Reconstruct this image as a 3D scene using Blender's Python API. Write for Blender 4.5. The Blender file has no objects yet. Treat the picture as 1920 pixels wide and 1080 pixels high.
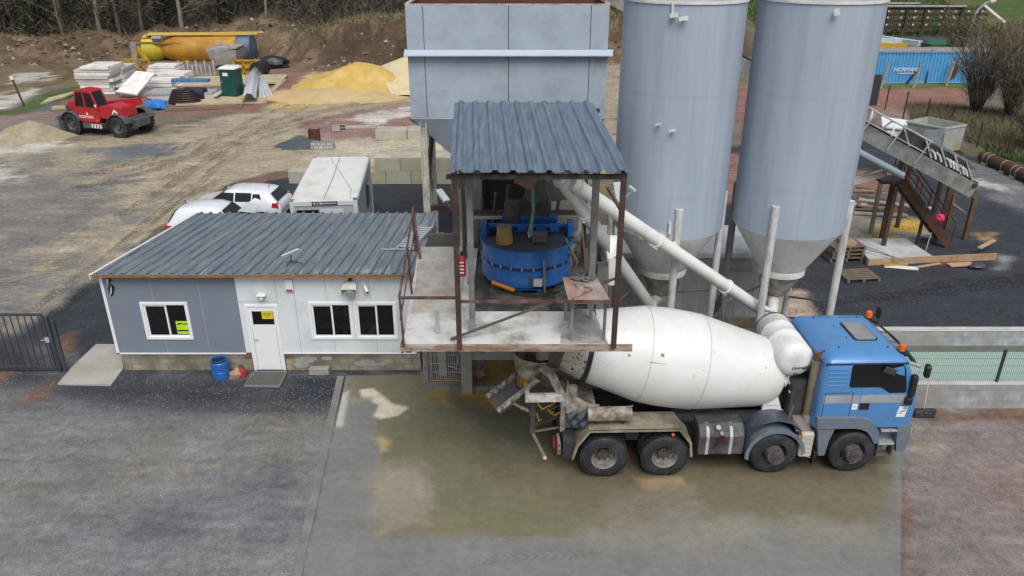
import bpy, bmesh, math, random
import numpy as np
from mathutils import Vector, Matrix

R = math.radians
SC = bpy.context.scene
# ---------------------------------------------------------------- camera, sky, sun, exposure
F_PX, PITCH, CAM_H = 1461.0, R(24.7), 11.55
cam_data = bpy.data.cameras.new("drone_camera")
cam_data.sensor_width = 36.0
cam_data.lens = 36.0 * F_PX / 1920.0
cam_data.clip_start, cam_data.clip_end = 0.1, 2000
cam = bpy.data.objects.new("drone_camera", cam_data)
cam.location = (0, 0, CAM_H)
cam.rotation_euler = (R(90) - PITCH, 0, 0)
SC.collection.objects.link(cam)
SC.camera = cam

SUN_EL, SUN_AZ = R(56), R(168)          # azimuth the light comes from, clockwise from +Y
world = bpy.data.worlds.new("World")
SC.world = world
world.use_nodes = True
wn, wl = world.node_tree.nodes, world.node_tree.links
wn.clear()
sky = wn.new("ShaderNodeTexSky")
sky.sky_type = 'NISHITA'
sky.sun_disc = False
sky.sun_elevation = SUN_EL
sky.sun_rotation = SUN_AZ
sky.air_density, sky.dust_density, sky.ozone_density = 1.0, 3.0, 1.0
hs = wn.new("ShaderNodeHueSaturation")
hs.inputs["Saturation"].default_value = 0.55     # overcast: the cloud deck greys the sky
bg = wn.new("ShaderNodeBackground")
bg.inputs["Strength"].default_value = 0.085
out = wn.new("ShaderNodeOutputWorld")
wl.new(sky.outputs[0], hs.inputs["Color"])
wl.new(hs.outputs[0], bg.inputs["Color"])
wl.new(bg.outputs[0], out.inputs["Surface"])
sun_data = bpy.data.lights.new("sun", 'SUN')
sun_data.energy = 1.5
sun_data.angle = R(38)
sun_data.color = (1.0, 0.99, 0.965)
sun = bpy.data.objects.new("sun", sun_data)
sun.rotation_euler = (R(90) - SUN_EL, 0, R(180) - SUN_AZ)
SC.collection.objects.link(sun)
SC.view_settings.view_transform = 'Standard'
SC.view_settings.look = 'None'
SC.view_settings.exposure = 0.56
SC.view_settings.gamma = 1.0
SC.render.engine = 'CYCLES'
SC.cycles.max_bounces = 6
SC.cycles.transparent_max_bounces = 12

# ---------------------------------------------------------------- helpers
cP, sP = math.cos(PITCH), math.sin(PITCH)
def _ray(px, py):
    u, v = (px - 960) / F_PX, (py - 540) / F_PX
    return u, cP - v * sP, -sP - v * cP
def G(px, py, z=0.0):
    """Survey of the photograph: the point at height z."""
    r = _ray(px, py); t = (z - CAM_H) / r[2]
    return Vector((r[0] * t, r[1] * t, z))
def P(px, py, Y):
    """Survey of the photograph: the point at distance Y."""
    r = _ray(px, py); t = Y / r[1]
    return Vector((r[0] * t, Y, CAM_H + r[2] * t))

ORIGIN = {}
def link(o):
    SC.collection.objects.link(o); return o
def tag(o, label=None, cat=None, group=None, kind=None):
    if label: o["label"] = label
    if cat: o["category"] = cat
    if group: o["group"] = group
    if kind: o["kind"] = kind
    return o
def thing(name, label, cat, loc=(0, 0, 0), rz=0.0, group=None, local=False):
    o = link(bpy.data.objects.new(name, None))
    o.empty_display_size = 0.2
    o.location = loc; o.rotation_euler = (0, 0, rz)
    tag(o, label, cat, group)
    ORIGIN[o.name] = Vector((0, 0, 0)) if local else Vector(loc)
    return o

SPLIT = {"shelter_post", "purlin", "joist", "leg", "post", "brace", "stub_post", "side_lug", "gate_post", "rung", "rail", "bars_", "stem", "lifting_lug", "concrete_frame", "support_frame", "timber_post", "handrail_post", "roof_beam", "strap", "mudflap", "axle", "shelf", "fork", "skid", "pile_board", "engine_cover", "mortar_smear", "rear_ladder", "rusty_flashing", "skirt_frame", "hoop", "idler_arm", "frame_fittings", "hydraulic_valves", "visor_bracket", "end_tags", "roof_stud", "suspension", "rear_post", "corner_casting", "rear_frame", "clamp_rod"}
class MB:
    def __init__(s, M=None):
        s.v, s.f, s.sm, s.mi, s.M = [], [], [], [], M
        s.ch, s.cid, s.dep = [], 0, 0
    def add(s, vs, fs, smooth=False, mi=0):
        b = len(s.v)
        for p in vs:
            p = Vector(p)
            if s.M is not None: p = s.M @ p
            s.v.append(p)
        for f in fs:
            s.f.append([b + i for i in f]); s.sm.append(smooth); s.mi.append(mi); s.ch.append(s.cid)
        return s
    def bx(s, x0, x1, y0, y1, z0, z1, mi=0):
        vs = [(x, y, z) for x in (x0, x1) for y in (y0, y1) for z in (z0, z1)]
        return s.add(vs, [(0, 1, 3, 2), (4, 6, 7, 5), (0, 4, 5, 1), (2, 3, 7, 6), (0, 2, 6, 4), (1, 5, 7, 3)], False, mi)
    def box(s, c, sz, rz=0.0, rot=None, mi=0):
        m = rot if rot is not None else Matrix.Rotation(rz, 3, 'Z')
        c = Vector(c)
        vs = [c + m @ Vector((x * sz[0] / 2, y * sz[1] / 2, z * sz[2] / 2)) for x in (-1, 1) for y in (-1, 1) for z in (-1, 1)]
        return s.add(vs, [(0, 1, 3, 2), (4, 6, 7, 5), (0, 4, 5, 1), (2, 3, 7, 6), (0, 2, 6, 4), (1, 5, 7, 3)], False, mi)
    def beam(s, p0, p1, w, h, up=(0, 0, 1), mi=0):
        p0, p1 = Vector(p0), Vector(p1)
        d = (p1 - p0); L = d.length
        if L < 1e-6: return s
        d.normalize(); u = Vector(up)
        a = d.cross(u)
        if a.length < 1e-4: a = d.cross(Vector((1, 0, 0)))
        a.normalize(); b = a.cross(d)
        vs = [p + a * (i * w / 2) + b * (j * h / 2) for p in (p0, p1) for i, j in ((-1, -1), (1, -1), (1, 1), (-1, 1))]
        return s.add(vs, [(0, 1, 2, 3), (7, 6, 5, 4), (0, 4, 5, 1), (1, 5, 6, 2), (2, 6, 7, 3), (3, 7, 4, 0)], False, mi)
    def tube(s, p0, p1, r, r1=None, n=12, caps=True, mi=0):
        return s.rev([(r, 0), (r if r1 is None else r1, 1)], p0, p1, n, caps, mi)
    def rev(s, prof, p0, p1, n=24, caps=True, mi=0, a0=0.0, a1=2 * math.pi, smooth=True):
        """revolve (radius, t) about the line p0-p1; t in 0..1 of it"""
        p0, p1 = Vector(p0), Vector(p1)
        d = (p1 - p0); ax = d.normalized()
        a = ax.cross(Vector((0, 0, 1)))
        if a.length < 1e-3: a = Vector((1, 0, 0))
        a.normalize(); b = ax.cross(a)
        full = abs(a1 - a0 - 2 * math.pi) < 1e-6
        m = n if full else n + 1
        vs, fs = [], []
        for r, t in prof:
            for k in range(m):
                an = a0 + (a1 - a0) * k / n
                vs.append(p0 + d * t + (a * math.cos(an) + b * math.sin(an)) * r)
        for i in range(len(prof) - 1):
            for k in range(n):
                k2 = (k + 1) % m
                fs.append((i * m + k, i * m + k2, (i + 1) * m + k2, (i + 1) * m + k))
        s.add(vs, fs, smooth, mi)
        if caps and full:
            for i, rev_ in ((0, True), (len(prof) - 1, False)):
                if prof[i][0] > 1e-4:
                    ring = vs[i * m:(i + 1) * m]
                    s.add(ring, [list(range(m))[::-1] if rev_ else list(range(m))], False, mi)
        return s
    def path(s, pts, r, n=8, mi=0, r1=None):
        pts = [Vector(p) for p in pts]
        vs, fs = [], []
        pa = None
        N = len(pts)
        for i, p in enumerate(pts):
            d = (pts[min(i + 1, N - 1)] - pts[max(i - 1, 0)]).normalized()
            if pa is None:
                a = d.cross(Vector((0, 0, 1)))
                if a.length < 1e-3: a = d.cross(Vector((1, 0, 0)))
            else:
                a = pa - d * pa.dot(d)
            a.normalize(); pa = a; b = d.cross(a)
            rr = r if r1 is None else r + (r1 - r) * i / (N - 1)
            for k in range(n):
                an = 2 * math.pi * k / n
                vs.append(p + (a * math.cos(an) + b * math.sin(an)) * rr)
        for i in range(N - 1):
            for k in range(n):
                fs.append((i * n + k, i * n + (k + 1) % n, (i + 1) * n + (k + 1) % n, (i + 1) * n + k))
        s.add(vs, fs, True, mi)
        s.add(vs[:n], [list(range(n))[::-1]], False, mi)
        s.add(vs[-n:], [list(range(n))], False, mi)
        return s
    def prism(s, poly, a, b, ax='y', mi=0):
        """poly in the plane across ax, extruded from a to b"""
        def mk(u, v, w):
            return (u, w, v) if ax == 'y' else ((w, u, v) if ax == 'x' else (u, v, w))
        n = len(poly)
        vs = [mk(u, v, a) for u, v in poly] + [mk(u, v, b) for u, v in poly]
        fs = [list(range(n)), list(range(2 * n - 1, n - 1, -1))] + [(i, (i + 1) % n, n + (i + 1) % n, n + i) for i in range(n)]
        return s.add(vs, fs, False, mi)
    def strip(s, pts, t, a, b, ax='y', mi=0):
        """a bent sheet of thickness t following pts, extruded a..b"""
        n = len(pts); off = []
        for i in range(n):
            p = Vector(pts[max(i - 1, 0)]); q = Vector(pts[min(i + 1, n - 1)])
            d = (q - p).normalized(); off.append((pts[i][0] - d.y * t, pts[i][1] + d.x * t))
        for i in range(n - 1):
            s.prism([pts[i], pts[i + 1], off[i + 1], off[i]], a, b, ax, mi)
        return s
    def slab(s, c4, t, mi=0):
        """four corners (top face) given thickness t downwards along the normal"""
        c4 = [Vector(p) for p in c4]
        nrm = (c4[1] - c4[0]).cross(c4[3] - c4[0]).normalized()
        vs = c4 + [p - nrm * t for p in c4]
        return s.add(vs, [(0, 1, 2, 3), (7, 6, 5, 4), (0, 4, 5, 1), (1, 5, 6, 2), (2, 6, 7, 3), (3, 7, 4, 0)], False, mi)
    def ring_loft(s, rings, caps=True, smooth=True, mi=0):
        n = len(rings[0]); vs = [p for r in rings for p in r]; fs = []
        for i in range(len(rings) - 1):
            for k in range(n):
                fs.append((i * n + k, i * n + (k + 1) % n, (i + 1) * n + (k + 1) % n, (i + 1) * n + k))
        s.add(vs, fs, smooth, mi)
        if caps:
            s.add(rings[0], [list(range(n))[::-1]], smooth, mi); s.add(rings[-1], [list(range(n))], smooth, mi)
        return s
    def pieces(s):
        ids = sorted(set(s.ch)); out_ = []
        for i in ids:
            m = MB(); mp = {}
            for f, sm, mi, c in zip(s.f, s.sm, s.mi, s.ch):
                if c != i: continue
                for v in f:
                    if v not in mp: mp[v] = len(m.v); m.v.append(s.v[v])
                m.f.append([mp[v] for v in f]); m.sm.append(sm); m.mi.append(mi); m.ch.append(0)
            out_.append(m)
        return out_
    def build(s, name, mat, parent=None, bevel=0.0, loc=None, weld=False, sharp=35, recalc=True, seg=2):
        if name in SPLIT and parent is not None and len(set(s.ch)) > 1:
            return [p.build(name, mat, parent, bevel, loc, weld, sharp, recalc, seg) for p in s.pieces()]
        me = bpy.data.meshes.new(name)
        o3 = Vector((0, 0, 0))
        if parent is not None:
            q = parent
            while q.parent is not None: q = q.parent
            o3 = ORIGIN.get(q.name, o3)
        elif loc is not None:
            o3 = Vector(loc)
        me.from_pydata([tuple(p - o3) for p in s.v], [], s.f)
        mats = mat if isinstance(mat, (list, tuple)) else [mat]
        for m in mats: me.materials.append(m)
        me.polygons.foreach_set("use_smooth", s.sm)
        me.polygons.foreach_set("material_index", s.mi)
        if recalc or weld:
            bm = bmesh.new(); bm.from_mesh(me)
            if weld: bmesh.ops.remove_doubles(bm, verts=bm.verts, dist=1e-4)
            if recalc: bmesh.ops.recalc_face_normals(bm, faces=bm.faces)
            bm.to_mesh(me); bm.free()
        me.update()
        if any(s.sm): me.set_sharp_from_angle(angle=R(sharp))
        o = link(bpy.data.objects.new(name, me))
        if parent is not None: o.parent = parent
        else:
            o.location = o3; ORIGIN[o.name] = o3
        if bevel > 0:
            b = o.modifiers.new("edge", 'BEVEL'); b.width = bevel; b.segments = seg; b.limit_method = 'ANGLE'; b.angle_limit = R(40)
        return o

def copy_thing(src, loc, rz=None, label=None, group=None):
    c = src.copy(); link(c); c.location = loc
    if rz is not None: c.rotation_euler = (0, 0, rz)
    if label: c["label"] = label
    if group: c["group"] = group
    ORIGIN[c.name] = Vector(loc)
    for ch in list(src.children):
        d = ch.copy(); link(d); d.parent = c
        for g in ch.children:
            e = g.copy(); link(e); e.parent = d
    return c

def text(body, size, loc, rot, mat, parent, name="lettering", depth=0.004, shear=0.0, align='CENTER'):
    cu = bpy.data.curves.new(name, 'FONT')
    cu.body = body; cu.size = size; cu.extrude = depth; cu.align_x = align; cu.align_y = 'CENTER'; cu.shear = shear
    tmp = bpy.data.objects.new(name, cu)
    me = bpy.data.meshes.new_from_object(tmp)
    bpy.data.objects.remove(tmp); bpy.data.curves.remove(cu)
    me.name = name; me.materials.clear(); me.materials.append(mat)
    o = link(bpy.data.objects.new(name, me))
    q = parent
    while q.parent is not None: q = q.parent
    o.location = Vector(loc) - ORIGIN[q.name]
    o.rotation_euler = rot; o.parent = parent
    return o

# ---------------------------------------------------------------- materials
MATS = {}
def mat(name, col, rough=0.6, metal=0.0, var=0.18, vs=2.5, dirt=None, damt=0.5, ds=1.2, dsoft=0.12, bump=0.0, bs=40.0,
        stretch=(1, 1, 1), dstretch=None, spec=0.5, coat=0.0, rvar=0.12):
    if name in MATS: return MATS[name]
    m = bpy.data.materials.new(name); m.use_nodes = True
    n, l = m.node_tree.nodes, m.node_tree.links
    n.clear()
    o = n.new("ShaderNodeOutputMaterial"); b = n.new("ShaderNodeBsdfPrincipled")
    l.new(b.outputs[0], o.inputs[0])
    tc = n.new("ShaderNodeTexCoord"); mp = n.new("ShaderNodeMapping"); mp.inputs["Scale"].default_value = stretch
    l.new(tc.outputs["Object"], mp.inputs[0])
    nz = n.new("ShaderNodeTexNoise"); nz.inputs["Scale"].default_value = vs; nz.inputs["Detail"].default_value = 7; nz.inputs["Roughness"].default_value = 0.62
    l.new(mp.outputs[0], nz.inputs["Vector"])
    mr = n.new("ShaderNodeMapRange"); mr.inputs["From Min"].default_value = 0.3; mr.inputs["From Max"].default_value = 0.7
    mr.inputs["To Min"].default_value = 1 - var; mr.inputs["To Max"].default_value = 1 + var
    l.new(nz.outputs["Fac"], mr.inputs["Value"])
    mu = n.new("ShaderNodeMix"); mu.data_type = 'RGBA'; mu.blend_type = 'MULTIPLY'; mu.inputs["Factor"].default_value = 1
    mu.inputs[6].default_value = (*col, 1); l.new(mr.outputs[0], mu.inputs[7])
    cs = mu.outputs[2]
    if dirt is not None:
        mp2 = n.new("ShaderNodeMapping"); mp2.inputs["Scale"].default_value = dstretch or (1, 1, 1); mp2.inputs["Location"].default_value = (3.7, 1.3, 5.1)
        l.new(tc.outputs["Object"], mp2.inputs[0])
        n2 = n.new("ShaderNodeTexNoise"); n2.inputs["Scale"].default_value = ds; n2.inputs["Detail"].default_value = 9; n2.inputs["Roughness"].default_value = 0.68
        l.new(mp2.outputs[0], n2.inputs["Vector"])
        m2 = n.new("ShaderNodeMapRange"); m2.inputs["From Min"].default_value = 0.75 - damt * 0.5 - dsoft; m2.inputs["From Max"].default_value = 0.75 - damt * 0.5 + dsoft
        l.new(n2.outputs["Fac"], m2.inputs["Value"])
        x = n.new("ShaderNodeMix"); x.data_type = 'RGBA'
        l.new(m2.outputs[0], x.inputs["Factor"]); l.new(cs, x.inputs[6]); x.inputs[7].default_value = (*dirt, 1)
        cs = x.outputs[2]
    l.new(cs, b.inputs["Base Color"])
    rr = n.new("ShaderNodeMapRange"); rr.inputs["To Min"].default_value = max(0.03, rough - rvar); rr.inputs["To Max"].default_value = min(1, rough + rvar)
    l.new(nz.outputs["Fac"], rr.inputs["Value"]); l.new(rr.outputs[0], b.inputs["Roughness"])
    b.inputs["Metallic"].default_value = metal
    b.inputs["Specular IOR Level"].default_value = spec
    b.inputs["Coat Weight"].default_value = coat; b.inputs["Coat Roughness"].default_value = 0.08
    if bump > 0:
        n3 = n.new("ShaderNodeTexNoise"); n3.inputs["Scale"].default_value = bs; n3.inputs["Detail"].default_value = 4
        l.new(tc.outputs["Object"], n3.inputs["Vector"])
        bp = n.new("ShaderNodeBump"); bp.inputs["Strength"].default_value = min(1, bump); bp.inputs["Distance"].default_value = 0.02
        l.new(n3.outputs["Fac"], bp.inputs["Height"]); l.new(bp.outputs[0], b.inputs["Normal"])
    MATS[name] = m
    return m

def glass_mat(name, tint=(0.62, 0.67, 0.66), rough=0.03, ior=1.5):
    m = bpy.data.materials.new(name); m.use_nodes = True
    n, l = m.node_tree.nodes, m.node_tree.links; n.clear()
    o = n.new("ShaderNodeOutputMaterial"); t = n.new("ShaderNodeBsdfTransparent"); t.inputs[0].default_value = (*tint, 1)
    g = n.new("ShaderNodeBsdfGlossy"); g.inputs["Roughness"].default_value = rough
    fr = n.new("ShaderNodeFresnel"); fr.inputs[0].default_value = ior
    mx = n.new("ShaderNodeMixShader")
    l.new(fr.outputs[0], mx.inputs[0]); l.new(t.outputs[0], mx.inputs[1]); l.new(g.outputs[0], mx.inputs[2]); l.new(mx.outputs[0], o.inputs[0])
    return m

def block_mat(name, bw, bh, c1, c2, mortar, msize=0.012, axes='xz', dirt=None, damt=0.4):
    """courses of blocks: object X (or Y) along, Z up"""
    m = bpy.data.materials.new(name); m.use_nodes = True
    n, l = m.node_tree.nodes, m.node_tree.links
    b = n["Principled BSDF"]
    tc = n.new("ShaderNodeTexCoord"); sx = n.new("ShaderNodeSeparateXYZ"); cx = n.new("ShaderNodeCombineXYZ")
    l.new(tc.outputs["Object"], sx.inputs[0])
    ad = n.new("ShaderNodeMath"); ad.operation = 'ADD'
    l.new(sx.outputs[0], ad.inputs[0]); l.new(sx.outputs[1], ad.inputs[1])
    l.new(ad.outputs[0], cx.inputs[0]); l.new(sx.outputs[2], cx.inputs[1])
    br = n.new("ShaderNodeTexBrick"); br.inputs["Scale"].default_value = 1
    br.inputs["Brick Width"].default_value = bw; br.inputs["Row Height"].default_value = bh; br.inputs["Mortar Size"].default_value = msize
    br.inputs["Mortar Smooth"].default_value = 0.3
    br.inputs["Color1"].default_value = (*c1, 1); br.inputs["Color2"].default_value = (*c2, 1); br.inputs["Mortar"].default_value = (*mortar, 1)
    l.new(cx.outputs[0], br.inputs["Vector"])
    nz = n.new("ShaderNodeTexNoise"); nz.inputs["Scale"].default_value = 3; nz.inputs["Detail"].default_value = 8
    l.new(tc.outputs["Object"], nz.inputs["Vector"])
    mr = n.new("ShaderNodeMapRange"); mr.inputs["From Min"].default_value = 0.3; mr.inputs["From Max"].default_value = 0.7; mr.inputs["To Min"].default_value = 0.72; mr.inputs["To Max"].default_value = 1.25
    l.new(nz.outputs["Fac"], mr.inputs[0])
    mu = n.new("ShaderNodeMix"); mu.data_type = 'RGBA'; mu.blend_type = 'MULTIPLY'; mu.inputs["Factor"].default_value = 1
    l.new(br.outputs["Color"], mu.inputs[6]); l.new(mr.outputs[0], mu.inputs[7])
    cs = mu.outputs[2]
    if dirt:
        n2 = n.new("ShaderNodeTexNoise"); n2.inputs["Scale"].default_value = 1.1; n2.inputs["Detail"].default_value = 8
        l.new(tc.outputs["Object"], n2.inputs["Vector"])
        m2 = n.new("ShaderNodeMapRange"); m2.inputs["From Min"].default_value = 0.65 - damt * 0.5; m2.inputs["From Max"].default_value = 0.85 - damt * 0.5
        l.new(n2.outputs["Fac"], m2.inputs[0])
        x = n.new("ShaderNodeMix"); x.data_type = 'RGBA'; l.new(m2.outputs[0], x.inputs["Factor"]); l.new(cs, x.inputs[6]); x.inputs[7].default_value = (*dirt, 1)
        cs = x.outputs[2]
    l.new(cs, b.inputs["Base Color"]); b.inputs["Roughness"].default_value = 0.85
    bp = n.new("ShaderNodeBump"); bp.inputs["Strength"].default_value = 0.5; bp.inputs["Distance"].default_value = 0.01
    l.new(br.outputs["Fac"], bp.inputs["Height"]); bp.invert = True
    l.new(bp.outputs[0], b.inputs["Normal"])
    return m

# palette
WHITE = mat("white_paint", (0.72, 0.73, 0.72), 0.45, var=0.05, dirt=(0.42, 0.39, 0.33), damt=0.28)
WHITE_PANEL = mat("white_cladding", (0.68, 0.715, 0.73), 0.5, var=0.04, vs=0.8, dirt=(0.5, 0.52, 0.52), damt=0.3, ds=0.5)
UPVC = mat("white_window_frame", (0.78, 0.79, 0.8), 0.35, var=0.03)
GREY_PANEL = mat("grey_cladding", (0.185, 0.217, 0.265), 0.5, var=0.07, vs=0.9)
SILO = mat("silo_grey_paint", (0.39, 0.445, 0.525), 0.5, var=0.05, vs=0.5, dirt=(0.32, 0.375, 0.45), damt=0.45, ds=0.9, stretch=(1, 1, .35), dstretch=(2.5, 2.5, .2))
SILO_CONE = mat("silo_cone_paint", (0.82, 0.82, 0.79), 0.55, var=0.08, dirt=(0.6, 0.56, 0.48), damt=0.3, ds=1.6, dstretch=(1.5, 1.5, .5))
HOPPER = mat("hopper_grey_paint", (0.38, 0.44, 0.51), 0.5, var=0.05, vs=0.6, dirt=(0.29, 0.33, 0.37), damt=0.36, ds=0.8)
RUST = mat("rusty_steel", (0.13, 0.055, 0.03), 0.8, var=0.4, vs=6, dirt=(0.05, 0.03, 0.022), damt=0.5, bump=0.3)
RUST_RED = mat("rust_red_steel", (0.17, 0.05, 0.03), 0.75, var=0.3, vs=5, dirt=(0.07, 0.04, 0.03), damt=0.4)
RUST_ORANGE = mat("rusty_edge", (0.26, 0.115, 0.035), 0.8, var=0.4, vs=5, dirt=(0.1, 0.06, 0.04), damt=0.45, ds=5)
BROWN_STEEL = mat("dark_brown_steel", (0.05, 0.032, 0.026), 0.6, var=0.3, dirt=(0.12, 0.06, 0.035), damt=0.3, ds=4)
STEEL = mat("galvanised_steel", (0.3, 0.31, 0.32), 0.5, 0.35, var=0.15, dirt=(0.19, 0.18, 0.165), damt=0.4)
STEEL_L = mat("pale_galvanised_steel", (0.45, 0.47, 0.48), 0.5, 0.2, var=0.12, dirt=(0.3, 0.3, 0.29), damt=0.35)
DARK = mat("dark_grimy_steel", (0.035, 0.034, 0.034), 0.6, var=0.3, dirt=(0.085, 0.075, 0.06), damt=0.4, ds=3)
BLACK = mat("black_plastic", (0.018, 0.018, 0.02), 0.45, var=0.2)
VOID = mat("black_interior", (0.01, 0.01, 0.01), 0.9, var=0.2)
RUBBER = mat("black_rubber", (0.018, 0.02, 0.024), 0.65, var=0.25, dirt=(0.05, 0.051, 0.055), damt=0.36, ds=4)
CONC = mat("grey_concrete", (0.33, 0.32, 0.29), 0.85, var=0.14, vs=1.8, dirt=(0.21, 0.2, 0.17), damt=0.4, bump=0.2)
CONC_L = mat("pale_concrete", (0.48, 0.465, 0.42), 0.85, var=0.1, vs=2, dirt=(0.34, 0.33, 0.25), damt=0.4, bump=0.15)
WOOD = mat("weathered_wood", (0.2, 0.145, 0.095), 0.85, var=0.25, vs=4, stretch=(1, 8, 8))
WOOD_N = mat("new_timber", (0.46, 0.3, 0.19), 0.75, var=0.14, vs=3, dirt=(0.3, 0.19, 0.1), damt=0.35)
PLY = mat("plywood_sheet", (0.5, 0.42, 0.27), 0.75, var=0.12, vs=1.2, dirt=(0.36, 0.29, 0.18), damt=0.4)
YELLOW = mat("yellow_paint", (0.5, 0.3, 0.02), 0.5, var=0.2, vs=1.2, dirt=(0.22, 0.11, 0.02), damt=0.36, ds=1.5)
ROOF = mat("slate_blue_sheet_metal", (0.155, 0.19, 0.22), 0.42, 0.1, var=0.28, vs=3.0, stretch=(16, .5, 1), dirt=(0.36, 0.38, 0.4), damt=0.32, ds=1.6, dstretch=(16, .4, 1), rvar=0.15)
ROOF_B = mat("blue_grey_sheet_metal", (0.115, 0.155, 0.21), 0.42, 0.1, var=0.2, vs=3.0, stretch=(4, .35, 1), dirt=(0.2, 0.25, 0.3), damt=0.36, ds=2.5, dstretch=(5, .4, 1), rvar=0.15)
DECK = mat("dusty_white_deck", (0.64, 0.65, 0.62), 0.85, var=0.12, vs=1.4, dirt=(0.27, 0.24, 0.2), damt=0.38, ds=1.3)
GLASS = glass_mat("window_glass")
GLASS_D = mat("dark_glass", (0.008, 0.009, 0.01), 0.06, var=0.1, rvar=0.02)
RED = mat("red_paint", (0.42, 0.012, 0.02), 0.35, var=0.12, coat=0.3, dirt=(0.2, 0.03, 0.03), damt=0.25)
ORANGE = mat("orange_lens", (0.7, 0.13, 0.015), 0.25, var=0.1)
SIGN_Y = mat("yellow_notice", (0.75, 0.58, 0.02), 0.5, var=0.03)
SIGN_G = mat("lime_notice", (0.5, 0.75, 0.02), 0.5, var=0.03)
INK = mat("black_ink", (0.02, 0.02, 0.02), 0.6, var=0.05)

def _grouped(fn):
    def w(self, *a, **k):
        if self.dep == 0: self.cid += 1
        self.dep += 1
        r = fn(self, *a, **k)
        self.dep -= 1
        return r
    return w
for _n in ("bx", "box", "beam", "tube", "rev", "path", "prism", "strip", "slab", "ring_loft"):
    setattr(MB, _n, _grouped(getattr(MB, _n)))
# ---------------------------------------------------------------- ground
def _hash(ix, iy, seed):
    h = (ix * 374761393 + iy * 668265263 + seed * 1442695041) & 0xFFFFFFFF
    h = ((h ^ (h >> 13)) * 1274126177) & 0xFFFFFFFF
    return ((h ^ (h >> 16)) & 0xFFFF) / 65535.0
def vnoise(x, y, seed=0):
    x0, y0 = np.floor(x).astype(np.int64), np.floor(y).astype(np.int64)
    fx, fy = x - x0, y - y0
    fx, fy = fx * fx * (3 - 2 * fx), fy * fy * (3 - 2 * fy)
    a, b = _hash(x0, y0, seed), _hash(x0 + 1, y0, seed)
    c, d = _hash(x0, y0 + 1, seed), _hash(x0 + 1, y0 + 1, seed)
    return (a + (b - a) * fx) * (1 - fy) + (c + (d - c) * fx) * fy
def fbm(x, y, seed=0, o=4):
    s, a, t = 0, 0.5, 0
    for k in range(o):
        s = s + a * vnoise(x * 2 ** k, y * 2 ** k, seed + k * 17); t += a; a *= 0.55
    return s / t
def sstep(a, b, x):
    t = np.clip((x - a) / (b - a), 0, 1); return t * t * (3 - 2 * t)
def poly_sd(X, Y, poly):
    """signed distance, positive inside"""
    d = np.full(X.shape, 1e9); ins = np.zeros(X.shape, bool); n = len(poly)
    for i in range(n):
        ax, ay = poly[i]; bx, by = poly[(i + 1) % n]
        ex, ey = bx - ax, by - ay; L = ex * ex + ey * ey + 1e-9
        t = np.clip(((X - ax) * ex + (Y - ay) * ey) / L, 0, 1)
        d = np.minimum(d, (X - ax - t * ex) ** 2 + (Y - ay - t * ey) ** 2)
        c = ((ay > Y) != (by > Y)) & (X < (bx - ax) * (Y - ay) / (by - ay + 1e-12) + ax)
        ins ^= c
    d = np.sqrt(d)
    return np.where(ins, d, -d)

BX = [-70, -43, -33, -26, -20, -13, 0, 14, 24, 30]
BT = [69, 75.5, 79, 79, 73.5, 71.5, 73, 76, 80, 90]
BH = [1.7, 1.7, 2.3, 3.0, 2.4, 3.7, 4.0, 3.6, 2.0, 0.0]
def bank(X, Y):
    toe = np.interp(X, BX, BT); hb = np.interp(X, BX, BH)
    return toe, hb
def terrain(X, Y):
    toe, hb = bank(X, Y)
    lump = fbm(X * .35, Y * .35, 5) - .5
    t = sstep(0, 6.5, Y - toe + lump * 3)
    z = t * (hb + lump * 1.8 + (fbm(X * 1.1, Y * 1.1, 9) - .5) * 0.9)
    left = 1 - sstep(22, 32, X)
    z = z * left
    z = z + left * np.clip(Y - 88, 0, 400) * .34 + (1 - left) * np.clip(Y - 99, 0, 500) * .16
    yard = sstep(-1, 3, toe - Y) * sstep(22, 28, Y)
    z = z + (fbm(X * .5, Y * .5, 3) - .5) * 0.16 * yard
    return z

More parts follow.
